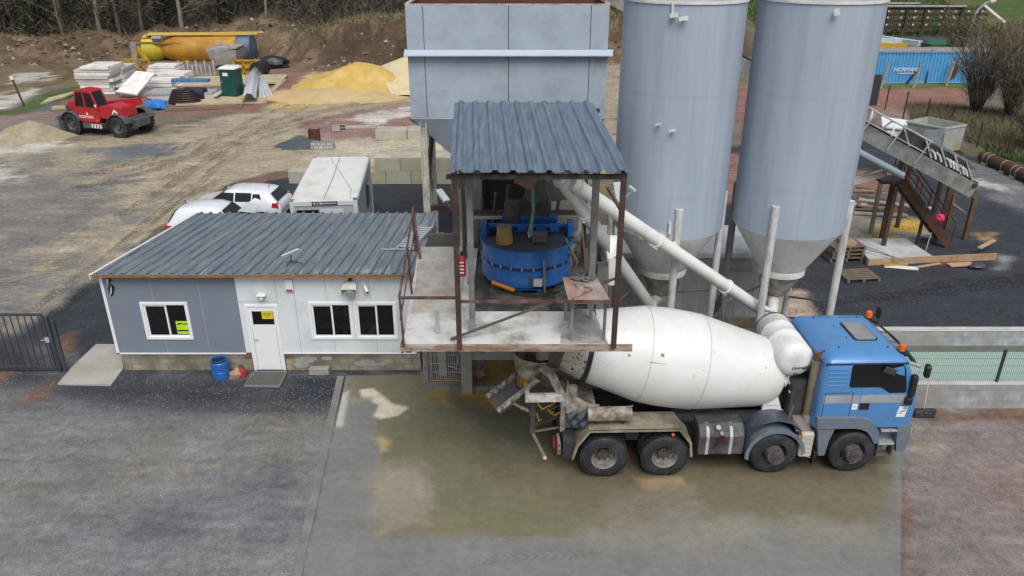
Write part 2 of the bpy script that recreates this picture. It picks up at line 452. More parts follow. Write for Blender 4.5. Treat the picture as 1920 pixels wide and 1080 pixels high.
TAN, GREY, DGR, REDG, PALE, GRASS, MUD = (.34, .285, .205), (.172, .174, .174), (.034, .037, .046), (.21, .115, .095), (.47, .445, .39), (.065, .095, .025), (.125, .09, .052)
ZONES = [  # outline surveyed in the photograph, colour, edge softness (m), raggedness (m)
    ([(-300, 640), (2300, 610), (2600, 1300), (-800, 1300)], GREY, .8, 1),
    ([(-400, 235), (60, 265), (300, 250), (480, 200), (560, 180), (800, 160), (830, 300), (560, 330), (470, 345), (370, 385), (300, 440), (200, 510), (90, 590), (-20, 650), (-500, 800)], TAN, .8, 1.5),
    ([(-300, 300), (60, 290), (200, 330), (250, 400), (120, 460), (150, 540), (40, 600), (-300, 640)], (.185, .175, .16), 2.5, 4),
    ([(150, 285), (300, 270), (330, 290), (200, 305)], (.13, .135, .14), 1, 1.5),
    ([(-50, 275), (120, 262), (145, 268), (40, 290), (-50, 300)], PALE, .6, 1.5),
    ([(-50, 310), (30, 315), (20, 345), (-50, 360)], PALE, .6, 1.5),
    ([(430, 343), (540, 322), (640, 345), (860, 338), (900, 700), (200, 705), (120, 650), (40, 640), (90, 585), (200, 515), (310, 425), (390, 365)], DGR, .35, .5),
    ([(440, 340), (540, 318), (545, 330), (450, 352)], (.16, .1, .075), .3, .4),
    ([(-200, 630), (60, 625), (120, 690), (230, 695), (560, 697), (690, 712), (640, 790), (400, 780), (200, 775), (0, 735), (-200, 735)], (.04, .043, .05), .9, .3),
    ([(530, 697), (690, 705), (655, 760), (560, 750)], (.026, .029, .04), .3, .4),
    ([(50, 715), (105, 712), (90, 745), (60, 750)], (.15, .09, .065), .3, .5),
    ([(105, 635), (140, 625), (135, 660), (112, 670)], (.14, .075, .05), .25, .4),
    ([(-50, 690), (30, 690), (10, 720), (-50, 725)], (.12, .075, .055), .3, .5),
    ([(-100, 900), (560, 850), (560, 865), (200, 900), (-100, 960)], (.175, .165, .14), .7, 1),
    ([(250, 800), (640, 780), (620, 815), (300, 850)], (.16, .155, .13), .7, 1.2),
    ([(120, 1010), (330, 960), (420, 970), (250, 1040)], (.12, .125, .135), .5, .9),
    ([(430, 900), (560, 880), (540, 1000), (440, 1020)], (.13, .132, .14), .5, .9),
    ([(-200, 205), (110, 203), (125, 225), (70, 250), (-200, 268)], (.22, .16, .145), .8, 1.5),
    ([(40, 198), (118, 190), (112, 208), (50, 210)], (.1, .11, .12), .5, .6),
    ([(480, 128), (560, 122), (640, 150), (530, 190), (480, 212), (280, 218), (270, 195), (130, 200), (250, 120)], REDG, 1, 2),
    ([(560, 225), (700, 203), (800, 190), (800, 255), (700, 262), (600, 264)], (.26, .16, .14), .5, 1.2),
    ([(640, 225), (780, 195), (780, 215), (700, 232)], PALE, .4, 1.4),
    ([(560, 300), (620, 264), (800, 255), (830, 300)], (.43, .38, .29), .5, 1),
    ([(520, 275), (560, 252), (600, 262), (590, 282)], (.07, .08, .09), .25, .4),
    ([(500, 200), (560, 150), (690, 108), (800, 105), (800, 172), (640, 192), (560, 210)], (.46, .34, .15), .6, 1.5),
    ([(-150, 190), (50, 162), (80, 166), (20, 205), (-150, 225)], PALE, .6, 1),
    ([(20, 203), (75, 178), (150, 160), (160, 172), (90, 200), (30, 216), (-60, 220), (-60, 212)], GRASS, .5, 1),
    ([(-400, 120), (270, 122), (235, 160), (150, 160), (60, 163), (-20, 185), (-400, 200)], (.155, .115, .06), 1.5, 2),
    ([(20, 140), (90, 135), (85, 150), (25, 155)], (.4, .38, .34), .5, 1.5),
    # right-hand yard
    ([(1100, 100), (1170, 100), (1180, 330), (1110, 330)], (.3, .25, .18), .6, 1.5),
    ([(1330, 280), (1640, 225), (1850, 285), (2100, 360), (2400, 640), (1100, 640), (1150, 420), (1330, 400)], DGR, .6, .8),
    ([(1830, 298), (1930, 330), (2050, 430), (1920, 400), (1800, 345)], (.135, .135, .14), .8, 1.2),
    ([(1815, 330), (1910, 352), (1900, 362), (1820, 345)], (.4, .38, .34), .4, .6),
    ([(1330, 290), (1420, 285), (1420, 385), (1330, 385)], REDG, .4, .8),
    ([(1370, 160), (1420, 160), (1420, 235), (1370, 235)], REDG, .6, 1),
    ([(1580, 320), (1690, 315), (1700, 398), (1590, 398)], (.19, .11, .09), .4, .8),
    ([(1560, 395), (1700, 400), (1745, 430), (1710, 460), (1570, 465)], (.27, .25, .2), .3, .5),
    ([(1650, 412), (1715, 412), (1725, 432), (1640, 440)], (.45, .3, .06), .25, .4),
    ([(1590, 445), (1680, 438), (1690, 452), (1590, 460)], (.33, .25, .1), .25, .4),
    ([(1830, 440), (1865, 440), (1870, 452), (1840, 452)], (.3, .22, .09), .25, .4),
    ([(1870, 480), (1900, 480), (1890, 505), (1865, 505)], (.25, .25, .24), .25, .4),
    ([(1440, 560), (1500, 545), (1530, 600), (1450, 610)], (.42, .33, .25), .25, .3),
    ([(1550, 160), (1830, 160), (1800, 202), (1560, 210)], (.25, .125, .095), .6, 1),
    ([(1640, 205), (1720, 208), (1720, 240), (1640, 240)], (.24, .16, .135), .5, 1.2),
    ([(1600, 150), (1900, 146), (1880, 167), (1600, 168)], (.11, .12, .04), .4, .8),
    ([(1700, 196), (1830, 198), (2000, 240), (2100, 340), (1830, 290), (1715, 235)], (.13, .105, .065), .6, 1.2),
    ([(1720, 225), (1790, 222), (1800, 250), (1730, 245)], GRASS, .4, 1),
    ([(1830, 240), (1990, 290), (2100, 345), (1930, 320), (1835, 285)], (.075, .105, .03), .4, 1),
    ([(1640, 64), (2100, 60), (2100, 78), (1640, 80)], (.06, .06, .065), .5, .3),
    ([(1690, 760), (2300, 735), (2600, 1300), (1560, 1300), (1660, 1060)], (.185, .16, .15), .5, .8),
    ([(1720, 768), (2000, 755), (2000, 790), (1740, 795)], (.14, .085, .06), .25, .4),
    ([(1730, 800), (1800, 790), (1800, 860), (1720, 880)], (.24, .215, .17), .4, .8),
    ([(1800, 880), (1990, 870), (2000, 960), (1840, 940)], (.21, .155, .14), .5, 1),
    ([(1655, 880), (1700, 880), (1690, 1100), (1660, 1100)], (.17, .105, .085), .15, .25),
]
TRACKS = [  # wheel tracks: polyline (surveyed), width m, lug pitch m
    ([(770, 178), (640, 200), (500, 228), (380, 262), (280, 300), (150, 330)], .5, .3),
    ([(770, 190), (640, 214), (500, 245), (390, 282), (290, 318), (160, 350)], .5, .3),
    ([(760, 182), (620, 206), (480, 245), (400, 290), (330, 340), (230, 400)], .5, .26),
    ([(740, 196), (610, 222), (480, 262), (420, 305), (360, 350), (270, 420)], .5, .26),
    ([(560, 190), (470, 225), (360, 290), (240, 320), (120, 330)], .45, .24),
    ([(600, 190), (500, 235), (400, 300), (300, 335), (140, 350)], .45, .24),
    ([(420, 330), (330, 380), (250, 440), (150, 520), (60, 580)], .35, .2),
    ([(440, 345), (360, 390), (280, 450), (180, 530), (100, 590)], .35, .2),
    ([(0, 165), (90, 145), (110, 130), (70, 118), (0, 125)], .6, .35),
    ([(0, 180), (110, 155), (140, 135), (100, 112), (0, 112)], .6, .35),
    ([(1450, 590), (1600, 560), (1750, 545), (1920, 530)], .4, .25),
    ([(1640, 560), (1780, 530), (1920, 520)], .4, .25),
]
def survey(poly, z=0.0):
    return [tuple(G(x, y, z)[:2]) for x, y in poly]
def paint(X, Y, base, zones):
    C = np.empty(X.shape + (3,)); C[:] = base
    nz = fbm(X * .9, Y * .9, 21, 5) - .5
    nf = fbm(X * 3.1, Y * 3.1, 33, 3) - .5
    for poly, col, soft, rag in zones:
        w = sstep(-soft, soft, poly_sd(X, Y, survey(poly)) + (nz * 2.4 + nf * .9) * rag)
        C += (np.array(col) - C) * w[..., None]
    return C
def tracks_uv(X, Y, tracks):
    U, V, W = np.zeros(X.shape), np.zeros(X.shape), np.zeros(X.shape)
    for pl, wd, pitch in tracks:
        pts = survey(pl)
        # resample to a smooth line
        a = np.array(pts); t = np.r_[0, np.cumsum(np.hypot(*np.diff(a, axis=0).T))]
        best = np.full(X.shape, 1e9); bu = np.zeros(X.shape); bv = np.zeros(X.shape)
        for i in range(len(a) - 1):
            e = a[i + 1] - a[i]; L = np.hypot(*e)
            s = np.clip(((X - a[i, 0]) * e[0] + (Y - a[i, 1]) * e[1]) / L / L, 0, 1)
            dx, dy = X - a[i, 0] - s * e[0], Y - a[i, 1] - s * e[1]
            d = np.hypot(dx, dy); m = d < best
            best = np.where(m, d, best); bu = np.where(m, t[i] + s * L, bu); bv = np.where(m, (e[0] * dy - e[1] * dx) / L, bv)
        w = 1 - sstep(wd * .42, wd * .62, best)
        m = w > W
        U = np.where(m, bu / pitch, U); V = np.where(m, bv / wd, V); W = np.maximum(W, w)
    return U, V, W

def grid_object(name, xs, ys, zf, base, zones, tracks, material, wetf=None, mask=None):
    X, Y = np.meshgrid(xs, ys)
    Z = zf(X, Y); C = paint(X, Y, base, zones) if not callable(base) else base(X, Y)
    U, V, W = tracks_uv(X, Y, tracks)
    Z = Z - (0.03 if name == 'ground' else 0.002) * W
    ny, nx = X.shape
    co = np.stack([X, Y, Z], -1).reshape(-1, 3)
    i = np.arange(nx * ny).reshape(ny, nx)
    q = np.stack([i[:-1, :-1], i[:-1, 1:], i[1:, 1:], i[1:, :-1]], -1).reshape(-1, 4)
    me = bpy.data.meshes.new(name)
    me.vertices.add(len(co)); me.vertices.foreach_set("co", co.ravel())
    me.loops.add(len(q) * 4); me.loops.foreach_set("vertex_index", q.ravel())
    me.polygons.add(len(q)); me.polygons.foreach_set("loop_start", np.arange(len(q)) * 4)
    me.polygons.foreach_set("use_smooth", np.ones(len(q), bool))
    me.update(calc_edges=True); me.validate()
    at = me.attributes.new("soil", 'FLOAT_COLOR', 'POINT')
    at.data.foreach_set("color", np.concatenate([C.reshape(-1, 3), np.ones((len(co), 1))], 1).ravel())
    for nm, arr in (("track_u", U), ("track_v", V), ("track_w", W)):
        a = me.attributes.new(nm, 'FLOAT', 'POINT'); a.data.foreach_set("value", arr.ravel())
    a = me.attributes.new("wet", 'FLOAT', 'POINT'); a.data.foreach_set("value", (wetf(X, Y) if wetf else np.zeros(X.shape)).ravel())
    lo_ = sstep(-1, 2, poly_sd(X, Y, survey([(-300, 240), (60, 262), (300, 240), (480, 196), (800, 160), (830, 290), (560, 325), (370, 380), (200, 500), (90, 580), (-300, 700)]))) if name == "ground" else np.zeros(X.shape)
    cw = (.55 * sstep(-.6, .6, poly_sd(X, Y, survey([(-200, 640), (120, 690), (650, 700), (640, 790), (400, 800), (0, 760), (-200, 760)]))) + .5 * sstep(-.5, .5, poly_sd(X, Y, survey([(520, 720), (650, 725), (640, 800), (560, 800)])) + fbm(X, Y, 4) - .5)) if name == "ground" else np.zeros(X.shape)
    a = me.attributes.new("chips", 'FLOAT', 'POINT'); a.data.foreach_set("value", cw.ravel())
    a = me.attributes.new("loose", 'FLOAT', 'POINT'); a.data.foreach_set("value", lo_.ravel())
    me.materials.append(material)
    o = link(bpy.data.objects.new(name, me)); tag(o, kind="structure")
    return o

def ground_material(name, speck=1.0, bump=0.6, fine=38.0, bl=1.0, lg=.85):
    m = bpy.data.materials.new(name); m.use_nodes = True
    n, l = m.node_tree.nodes, m.node_tree.links
    b = n["Principled BSDF"]
    def math_(op, a, c=None, v2=None):
        k = n.new("ShaderNodeMath"); k.operation = op
        (l.new(a, k.inputs[0]) if hasattr(a, "links") else setattr(k.inputs[0], "default_value", a))
        if c is not None: (l.new(c, k.inputs[1]) if hasattr(c, "links") else setattr(k.inputs[1], "default_value", c))
        return k.outputs[0]
    def attr(nm):
        a = n.new("ShaderNodeAttribute"); a.attribute_name = nm; return a
    tc = n.new("ShaderNodeTexCoord")
    def noise(sc, det=6, ro=.6, st=None):
        v = tc.outputs["Object"]
        if st:
            mp = n.new("ShaderNodeMapping"); mp.inputs["Scale"].default_value = st; l.new(v, mp.inputs[0]); v = mp.outputs[0]
        k = n.new("ShaderNodeTexNoise"); k.inputs["Scale"].default_value = sc; k.inputs["Detail"].default_value = det; k.inputs["Roughness"].default_value = ro
        l.new(v, k.inputs["Vector"]); return k.outputs["Fac"]
    def rng(x, a, c, d, e):
        k = n.new("ShaderNodeMapRange"); l.new(x, k.inputs[0])
        for i, v in enumerate((a, c, d, e)): k.inputs[i + 1].default_value = v
        return k.outputs[0]
    def mixc(f, a, c, bt='MIX'):
        k = n.new("ShaderNodeMix"); k.data_type = 'RGBA'; k.blend_type = bt
        (l.new(f, k.inputs[0]) if hasattr(f, "links") else setattr(k.inputs[0], "default_value", f))
        for i, v in ((6, a), (7, c)):
            (l.new(v, k.inputs[i]) if hasattr(v, "links") else setattr(k.inputs[i], "default_value", (*v, 1)))
        return k.outputs[2]
    loose = attr("loose").outputs["Fac"]; soil = attr("soil").outputs["Color"]; wet = attr("wet").outputs["Fac"]
    big = rng(noise(.55, 8, .65), .3, .7, 1 - .22 * bl, 1 + .22 * bl)
    mid = rng(noise(4.5, 7, .72), .3, .7, 1 - .34 * bl, 1 + .36 * bl)
    col = mixc(1.0, mixc(1.0, soil, big, 'MULTIPLY'), mid, 'MULTIPLY')
    fn = noise(fine, 3, .7)
    col = mixc(1.0, col, rng(fn, .3, .7, 1 - .5 * speck, 1 + .62 * speck), 'MULTIPLY')
    chip = attr("chips").outputs["Fac"]
    col = mixc(1.0, col, rng(noise(1.3, 6, .65, (.3, 1.7, 1)), .32, .68, 1 - .2 * speck, 1 + .22 * speck), 'MULTIPLY')
    clod = rng(noise(13, 3, .6), .6, .72, 0, 1)
    col = mixc(math_('MULTIPLY', math_('MULTIPLY', clod, rng(noise(.7, 4), .42, .6, .15, 1)), .5 * speck), col, mixc(1.0, col, (.45, .45, .47), 'MULTIPLY'))
    # pale chips lying in the gravel
    vo = n.new("ShaderNodeTexVoronoi"); vo.inputs["Scale"].default_value = 18; vo.inputs["Randomness"].default_value = 1
    l.new(tc.outputs["Object"], vo.inputs["Vector"])
    dot = rng(vo.outputs["Distance"], .16, .3, 1, 0)
    sp = n.new("ShaderNodeSeparateColor"); l.new(vo.outputs["Color"], sp.inputs[0])
    pick = math_('MULTIPLY', rng(math_('ADD', sp.outputs[0], math_('MULTIPLY', chip, .42)), .86, .9, 0, 1), rng(math_('ADD', noise(.9, 4), math_('MULTIPLY', chip, .2)), .42, .6, .1, 1))
    col = mixc(math_('MULTIPLY', math_('MULTIPLY', dot, pick), .8 * speck), col, (.42, .42, .42))
    # tyre lugs
    u, v, w = attr("track_u").outputs["Fac"], attr("track_v").outputs["Fac"], attr("track_w").outputs["Fac"]
    wob = math_('MULTIPLY', noise(3.0, 3), .9)
    ph = math_('ADD', math_('ADD', u, math_('MULTIPLY', math_('ABSOLUTE', v), 1.6)), wob)
    lug = math_('ADD', math_('MULTIPLY', math_('SINE', math_('MULTIPLY', ph, 6.2832)), .5), .5)
    lugm = math_('MULTIPLY', math_('MULTIPLY', lug, w), rng(noise(.8, 4), .3, .55, .25, 1))
    col = mixc(math_('MULTIPLY', lugm, lg), col, mixc(1.0, col, (.45, .43, .4), 'MULTIPLY'))
    # churned ground: broken tread prints all over the loose dirt
    mp = n.new("ShaderNodeMapping"); mp.inputs["Rotation"].default_value = (0, 0, R(62)); l.new(tc.outputs["Object"], mp.inputs[0])
    wv = n.new("ShaderNodeTexWave"); wv.inputs["Scale"].default_value = 1.05; wv.inputs["Distortion"].default_value = 11; wv.inputs["Detail"].default_value = 3; wv.inputs["Detail Scale"].default_value = 1.6
    l.new(mp.outputs[0], wv.inputs["Vector"])
    ch = math_('MULTIPLY', math_('MULTIPLY', wv.outputs["Fac"], loose), rng(noise(.35, 4), .4, .6, 0, 1))
    col = mixc(math_('MULTIPLY', ch, .38), col, mixc(1.0, col, (.5, .47, .42), 'MULTIPLY'))
    l.new(col, b.inputs["Base Color"])
    ro = math_('SUBTRACT', .88, math_('MULTIPLY', wet, rng(noise(1.4, 5), .3, .7, .22, .55)))
    l.new(ro, b.inputs["Roughness"]); b.inputs["Specular IOR Level"].default_value = .35
    h = math_('ADD', math_('MULTIPLY', fn, .5), math_('ADD', math_('MULTIPLY', noise(9, 5), .9), math_('ADD', math_('MULTIPLY', lugm, -1.1), math_('MULTIPLY', ch, -.8))))
    bp = n.new("ShaderNodeBump"); bp.inputs["Strength"].default_value = bump; bp.inputs["Distance"].default_value = .05
    l.new(h, bp.inputs["Height"]); l.new(bp.outputs[0], b.inputs["Normal"])
    return m

GROUND_MAT = ground_material("yard_gravel_and_dirt")
xs = np.concatenate([np.linspace(-420, -72, 14)[:-1], np.arange(-72, -18, .35), np.arange(-18, 19, .16), np.arange(19, 52, .35), np.linspace(52, 420, 16)])
ys = np.concatenate([[2, 5, 7.5], np.arange(9, 26, .16), np.arange(26, 52, .22), np.arange(52, 104, .36), np.linspace(104, 160, 24), np.linspace(165, 620, 14)])
def ground_color(X, Y):
    C = paint(X, Y, (.15, .125, .095), ZONES)
    toe, hb = bank(X, Y); lump = fbm(X * .35, Y * .35, 5) - .5
    left = (1 - sstep(22, 30, X))
    n1 = fbm(X * .8, Y * .8, 51, 5)
    earth = np.array((.085, .056, .033)) + (np.array((.16, .113, .07)) - np.array((.085, .056, .033))) * sstep(.42, .62, n1)[..., None]
    dark = np.array((.05, .032, .02))
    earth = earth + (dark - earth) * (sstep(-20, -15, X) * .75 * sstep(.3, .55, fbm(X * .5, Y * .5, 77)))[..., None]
    C = C + (earth - C) * (sstep(-1, 1, Y - toe + lump * 3) * left)[..., None]
    crest = sstep(5.5, 7.5, Y - toe + lump * 3) * sstep(-20, -14, X) * left
    gr = np.array((.155, .13, .075)) + (np.array((.075, .1, .03)) - np.array((.155, .13, .075))) * sstep(.5, .6, n1)[..., None]
    C = C + (gr - C) * crest[..., None]
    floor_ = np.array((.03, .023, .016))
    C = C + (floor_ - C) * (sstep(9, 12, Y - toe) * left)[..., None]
    # right: brown verge then the grassy slope beyond the road
    rt = sstep(24, 32, X)
    hillc = np.array((.045, .085, .016)) + (np.array((.11, .095, .042)) - np.array((.045, .085, .016))) * sstep(.48, .66, n1)[..., None]
    C = C + (hillc - C) * (rt * sstep(97, 99, Y))[..., None]
    return C
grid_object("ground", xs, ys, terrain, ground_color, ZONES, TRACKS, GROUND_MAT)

# loading slab of worn concrete
PAD = survey([(640, 706), (560, 1092), (1676, 1060), (1694, 840), (1700, 560), (1200, 560), (790, 640)])
PAD = [(-4.72, 19.1), (-4.02, 10.9), (7.62, 11.5), (9.5, 15.6), (9.5, 22.0), (-2.6, 22.0), (-2.6, 19.1)]
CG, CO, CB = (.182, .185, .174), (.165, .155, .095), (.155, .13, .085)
PADZ = [
    ([(705, 690), (1000, 690), (1700, 660), (1680, 870), (1640, 985), (1300, 1000), (950, 1008), (705, 1012), (710, 850)], CO, .12, .12),
    ([(860, 700), (1300, 700), (1640, 880), (1500, 960), (1100, 960), (900, 900)], (.145, .13, .08), .6, .8),
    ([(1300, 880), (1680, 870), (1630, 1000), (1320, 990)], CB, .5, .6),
    ([(705, 860), (800, 900), (810, 985), (705, 1010)], (.27, .23, .17), .3, .3),
    ([(720, 870), (790, 880), (820, 960), (720, 1000)], (.25, .225, .18), .3, .4),
    ([(705, 820), (735, 825), (730, 850), (705, 852)], (.38, .28, .14), .1, .1),
    ([(790, 715), (1000, 705), (1010, 760), (900, 780), (800, 745)], (.3, .2, .055), .25, .4),
    ([(860, 720), (970, 715), (980, 760), (880, 770)], (.36, .23, .05), .2, .3),
    ([(1190, 897), (1282, 893), (1296, 932), (1230, 940)], (.33, .235, .13), .08, .1),
    ([(1130, 935), (1310, 900), (1330, 960), (1150, 990)], (.2, .175, .13), .3, .3),
    ([(850, 740), (990, 800), (1000, 870), (900, 830)], (.13, .125, .085), .4, .5),
    ([(655, 705), (700, 700), (790, 705), (780, 730), (660, 745)], (.16, .145, .1), .3, .4),
    ([(676, 732), (700, 729), (735, 755), (768, 765), (745, 780), (715, 786), (702, 780), (708, 760), (678, 745)], (.56, .51, .4), .05, .07),
    ([(655, 745), (700, 745), (702, 755), (660, 757)], (.24, .22, .16), .1, .15),
    ([(632, 745), (652, 735), (640, 800), (628, 800)], (.42, .41, .37), .08, .1),
    ([(1100, 990), (1500, 960), (1640, 985), (1640, 1020), (1100, 1025)], (.21, .2, .165), .3, .5),
    ([(1290, 700), (1640, 880), (1300, 890), (1080, 890), (1060, 800)], (.085, .072, .05), .5, .4),  # wet concrete, colour darkened further to deepen the shade under the truck
]
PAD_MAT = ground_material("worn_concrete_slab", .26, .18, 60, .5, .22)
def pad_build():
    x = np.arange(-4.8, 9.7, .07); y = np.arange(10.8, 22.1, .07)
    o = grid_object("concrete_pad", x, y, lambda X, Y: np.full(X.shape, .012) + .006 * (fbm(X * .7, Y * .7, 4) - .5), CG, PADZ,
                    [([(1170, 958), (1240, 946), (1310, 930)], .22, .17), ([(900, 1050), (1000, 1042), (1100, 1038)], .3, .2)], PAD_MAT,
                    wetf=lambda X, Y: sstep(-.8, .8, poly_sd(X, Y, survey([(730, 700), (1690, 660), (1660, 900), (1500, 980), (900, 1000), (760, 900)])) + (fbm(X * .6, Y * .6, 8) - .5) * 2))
    me = o.data
    bm = bmesh.new(); bm.from_mesh(me)
    n = len(PAD)
    for i in range(n):           # trim the sheet to the slab's outline, left and front sides
        a, b = Vector((*PAD[i], 0)), Vector((*PAD[(i + 1) % n], 0))
        if i in (0, 1, 2):
            d = (b - a); nrm = Vector((d.y, -d.x, 0))
            geom = bm.verts[:] + bm.edges[:] + bm.faces[:]
            bmesh.ops.bisect_plane(bm, geom=geom, plane_co=a, plane_no=nrm, clear_outer=(nrm.dot(Vector((2, 16, 0)) - a) < 0), clear_inner=(nrm.dot(Vector((2, 16, 0)) - a) > 0))
    dl = [f for f in bm.faces if f.calc_center_median().x < -2.62 and f.calc_center_median().y > 19.1]
    bmesh.ops.delete(bm, geom=dl, context='FACES')
    bm.to_mesh(me); bm.free()
    return o
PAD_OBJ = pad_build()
# edge board along the slab's left side, and the joint beside it
tag(MB().slab([(-4.27, 10.9, .016), (-4.08, 10.9, .016), (-4.78, 19.1, .016), (-4.97, 19.1, .016)], .1).build("kerb_strip", mat("strip_concrete", (.17, .172, .165), .85, var=.2, dirt=(.25, .24, .21), damt=.3)), kind="structure")
# ---------------------------------------------------------------- site office
def wall_cells(mb, x0, x1, z0, z1, ya, yb, holes):
    """upright wall with rectangular openings (x0,x1,z0,z1), cut into strips"""
    xs_ = sorted({x0, x1, *[h[0] for h in holes], *[h[1] for h in holes]})
    xs_ = [x for x in xs_ if x0 <= x <= x1]
    for a, b in zip(xs_[:-1], xs_[1:]):
        cuts = sorted([(h[2], h[3]) for h in holes if h[0] <= a + 1e-6 and h[1] >= b - 1e-6])
        z = z0
        for c, d in cuts:
            if c > z: mb.bx(a, b, ya, yb, z, c)
            z = d
        if z1 > z: mb.bx(a, b, ya, yb, z, z1)

OX0, OX1, OYF, OYB = -11.2, -2.72, 19.4, 26.2
office = thing("site_office", "long low site office with grey and white cladding and ribbed slate metal roof", "building", (-7, 19.4, 0))
def PX(px, py): return P(px, py, OYF)
W1 = (PX(261, 566).x, PX(362, 636).x, PX(274, 636).z, PX(261, 566).z)
W1 = (-10.3, -8.98, W1[2], W1[3])
DZ = (-7.41, -6.5, 0.03, 2.12)
W2 = (-5.65, -4.42, W1[2], W1[3] - .0)
W3 = (-4.40, -3.2, W1[2], W1[3] - .0)
WSPLIT = -7.57
a = MB(); wall_cells(a, OX0, WSPLIT, .6, 3.02, OYF, OYF + .1, [W1]); a.build("grey_wall", GREY_PANEL, office)
a = MB(); wall_cells(a, WSPLIT, OX1, .6, 3.02, OYF, OYF + .1, [(DZ[0], DZ[1], .6, DZ[3]), W2, W3]); a.build("white_wall", WHITE_PANEL, office)
a = MB(); a.bx(OX0, OX0 + .1, OYF + .1, OYB, .6, 2.36); a.prism([(OYF + .1, 2.36), (OYB, 2.36), (OYF + .1, 3.0)], OX0, OX0 + .1, 'x')
a.build("end_wall", WHITE_PANEL, office)
a = MB(); a.bx(OX1 - .1, OX1, OYF + .1, OYB, .6, 2.36); a.prism([(OYF + .1, 2.36), (OYB, 2.36), (OYF + .1, 3.0)], OX1 - .1, OX1, 'x'); a.bx(OX0 + .1, OX1 - .1, OYB - .1, OYB, .6, 2.36)
a.build("rear_wall", mat("grey_green_cladding", (.2, .23, .24), .5), office)
# trims
a = MB(); a.bx(OX0 - .05, OX0 + .03, OYF - .025, OYF - .003, .56, 3.0); a.bx(OX0 - .05, WSPLIT, OYF - .025, OYF - .003, .56, .6)
a.bx(DZ[1], OX1, OYF - .025, OYF - .003, .57, .6); a.build("corner_trim", UPVC, office)
a = MB()
for x, z0, z1, w in ((-9.9, W1[3], 3.0, 1), (-9.8, .6, W1[2], 0), (-8.6, .6, 3.0, 0), (-6.0, .6, 3.0, 0), (-5.12, W2[3], 3, 0), (-5.02, .6, W2[2], 0), (-3.92, W2[3], 3, 0), (-3.83, .6, W2[2], 0), (-6.49, 2.12, 3.0, 0)):
    a.bx(x, x + .012, OYF - .004, OYF - .001, z0, z1)
a.bx(-7.55, -6.49, OYF - .005, OYF - .0015, 2.2, 2.215)
a.build("panel_joint", mat("joint_grey", (.34, .37, .4), .6), office)
BLK = block_mat("yellowish_blocks", .52, .2, (.32, .29, .21), (.25, .24, .2), (.2, .175, .11), .018, dirt=(.15, .13, .1), damt=.42)
a = MB(); a.bx(OX0 + .02, DZ[0] - .02, OYF + .03, OYB - .03, 0, .598); a.bx(DZ[1] + .02, OX1 + .1, OYF + .03, OYB - .03, 0, .598); a.bx(DZ[0] - .02, DZ[1] + .02, OYF + .16, OYB - .03, 0, .598)
a.build("block_base", BLK, office)
a = MB()
for x, z, r in ((-5.95, .33, .16), (-5.75, .38, .1), (-5.3, .4, .09), (-4.35, .22, .11), (-4.15, .28, .12), (-4.0, .2, .09), (-3.72, .2, .07), (-6.05, .18, .14)):
    pts = []
    for k in range(14):
        an = k / 14 * 6.283; q = r * (1 + .16 * math.sin(k * 2.7 + x * 9))
        pts.append((x + q * 1.7 * math.cos(an), z + q * .7 * math.sin(an)))
    a.prism(pts, OYF + .02 - .0013 * len(a.ch) / 16, OYF + .031)
a.build("mortar_smear", CONC, office)
a = MB(); a.bx(DZ[1] + .02, DZ[1] + .22, OYF + .015, OYF + .029, .4, .6); a.bx(DZ[0] - .24, DZ[0] - .05, OYF + .015, OYF + .029, .4, .6); a.bx(DZ[0] - .05, DZ[0] - .02, OYF + .01, OYF + .029, .02, .6)
a.build("rusty_flashing", RUST_ORANGE, office)
a = MB(); a.bx(OX0 + .1, OX1 - .1, OYF + .1, OYB - .1, .6, .62); a.build("floor", mat("office_floor", (.05, .05, .05), .7), office)
a = MB(); a.bx(OX0 + .1, OX1 - .1, OYF + 2.6, OYF + 2.68, .62, 2.8); a.bx(-8.0, -7.95, OYF + .1, OYF + 2.6, .62, 2.8); a.bx(-5.9, -5.85, OYF + .1, OYF + 2.6, .62, 2.8)
a.build("partition", mat("office_partition", (.16, .15, .13), .8), office)
def window(w, nm="window"):
    x0, x1, z0, z1 = w; f = .085; t = .05
    a = MB()
    for (p, q, r_, s_) in ((x0, x1, z1 - f, z1), (x0, x1, z0, z0 + f), (x0, x0 + f, z0 + f, z1 - f), (x1 - f, x1, z0 + f, z1 - f)):
        a.bx(p, q, OYF - .03, OYF + .06, r_, s_)
    fr = a.build("window", UPVC, office, bevel=.008)
    xm = (x0 + x1) / 2 + .02
    for k, (p, q) in enumerate(((x0 + f, xm + .03), (xm - .03, x1 - f))):
        y = OYF + (.0 if k == 0 else .03)
        b = MB(); s_ = .05 if k == 0 else .035
        b.bx(p, q, y, y + .025, z1 - f - s_, z1 - f - .001); b.bx(p, q, y, y + .025, z0 + f + .001, z0 + f + s_)
        b.bx(p + .001, p + s_, y, y + .025, z0 + f + s_, z1 - f - s_); b.bx(q - s_, q - .001, y, y + .025, z0 + f + s_, z1 - f - s_)
        b.build("sash", UPVC, fr)
        MB().bx(p + s_, q - s_, y + .01, y + .014, z0 + f + s_, z1 - f - s_).build("pane", GLASS, fr)
    return fr
win1 = window(W1); win2 = window(W2); win3 = window(W3)
def notice(parent, x0, x1, z0, z1, y, m, lines):
    s = MB().bx(x0, x1, y, y + .003, z0, z1).build("notice", m, parent)
    b = MB()
    for (u0, u1, v0, v1) in lines:
        b.bx(x0 + (x1 - x0) * u0, x0 + (x1 - x0) * u1, y - .002, y - .0005, z0 + (z1 - z0) * v0, z0 + (z1 - z0) * v1)
    b.build("lettering", INK, parent)
notice(win1, -9.42, -9.08, W1[2] + .16, W1[2] + .56, OYF + .022, SIGN_G, [(.1, .3, .72, .82), (.25, .5, .76, .86), (.55, .95, .74, .82), (.05, .95, .2, .32)])
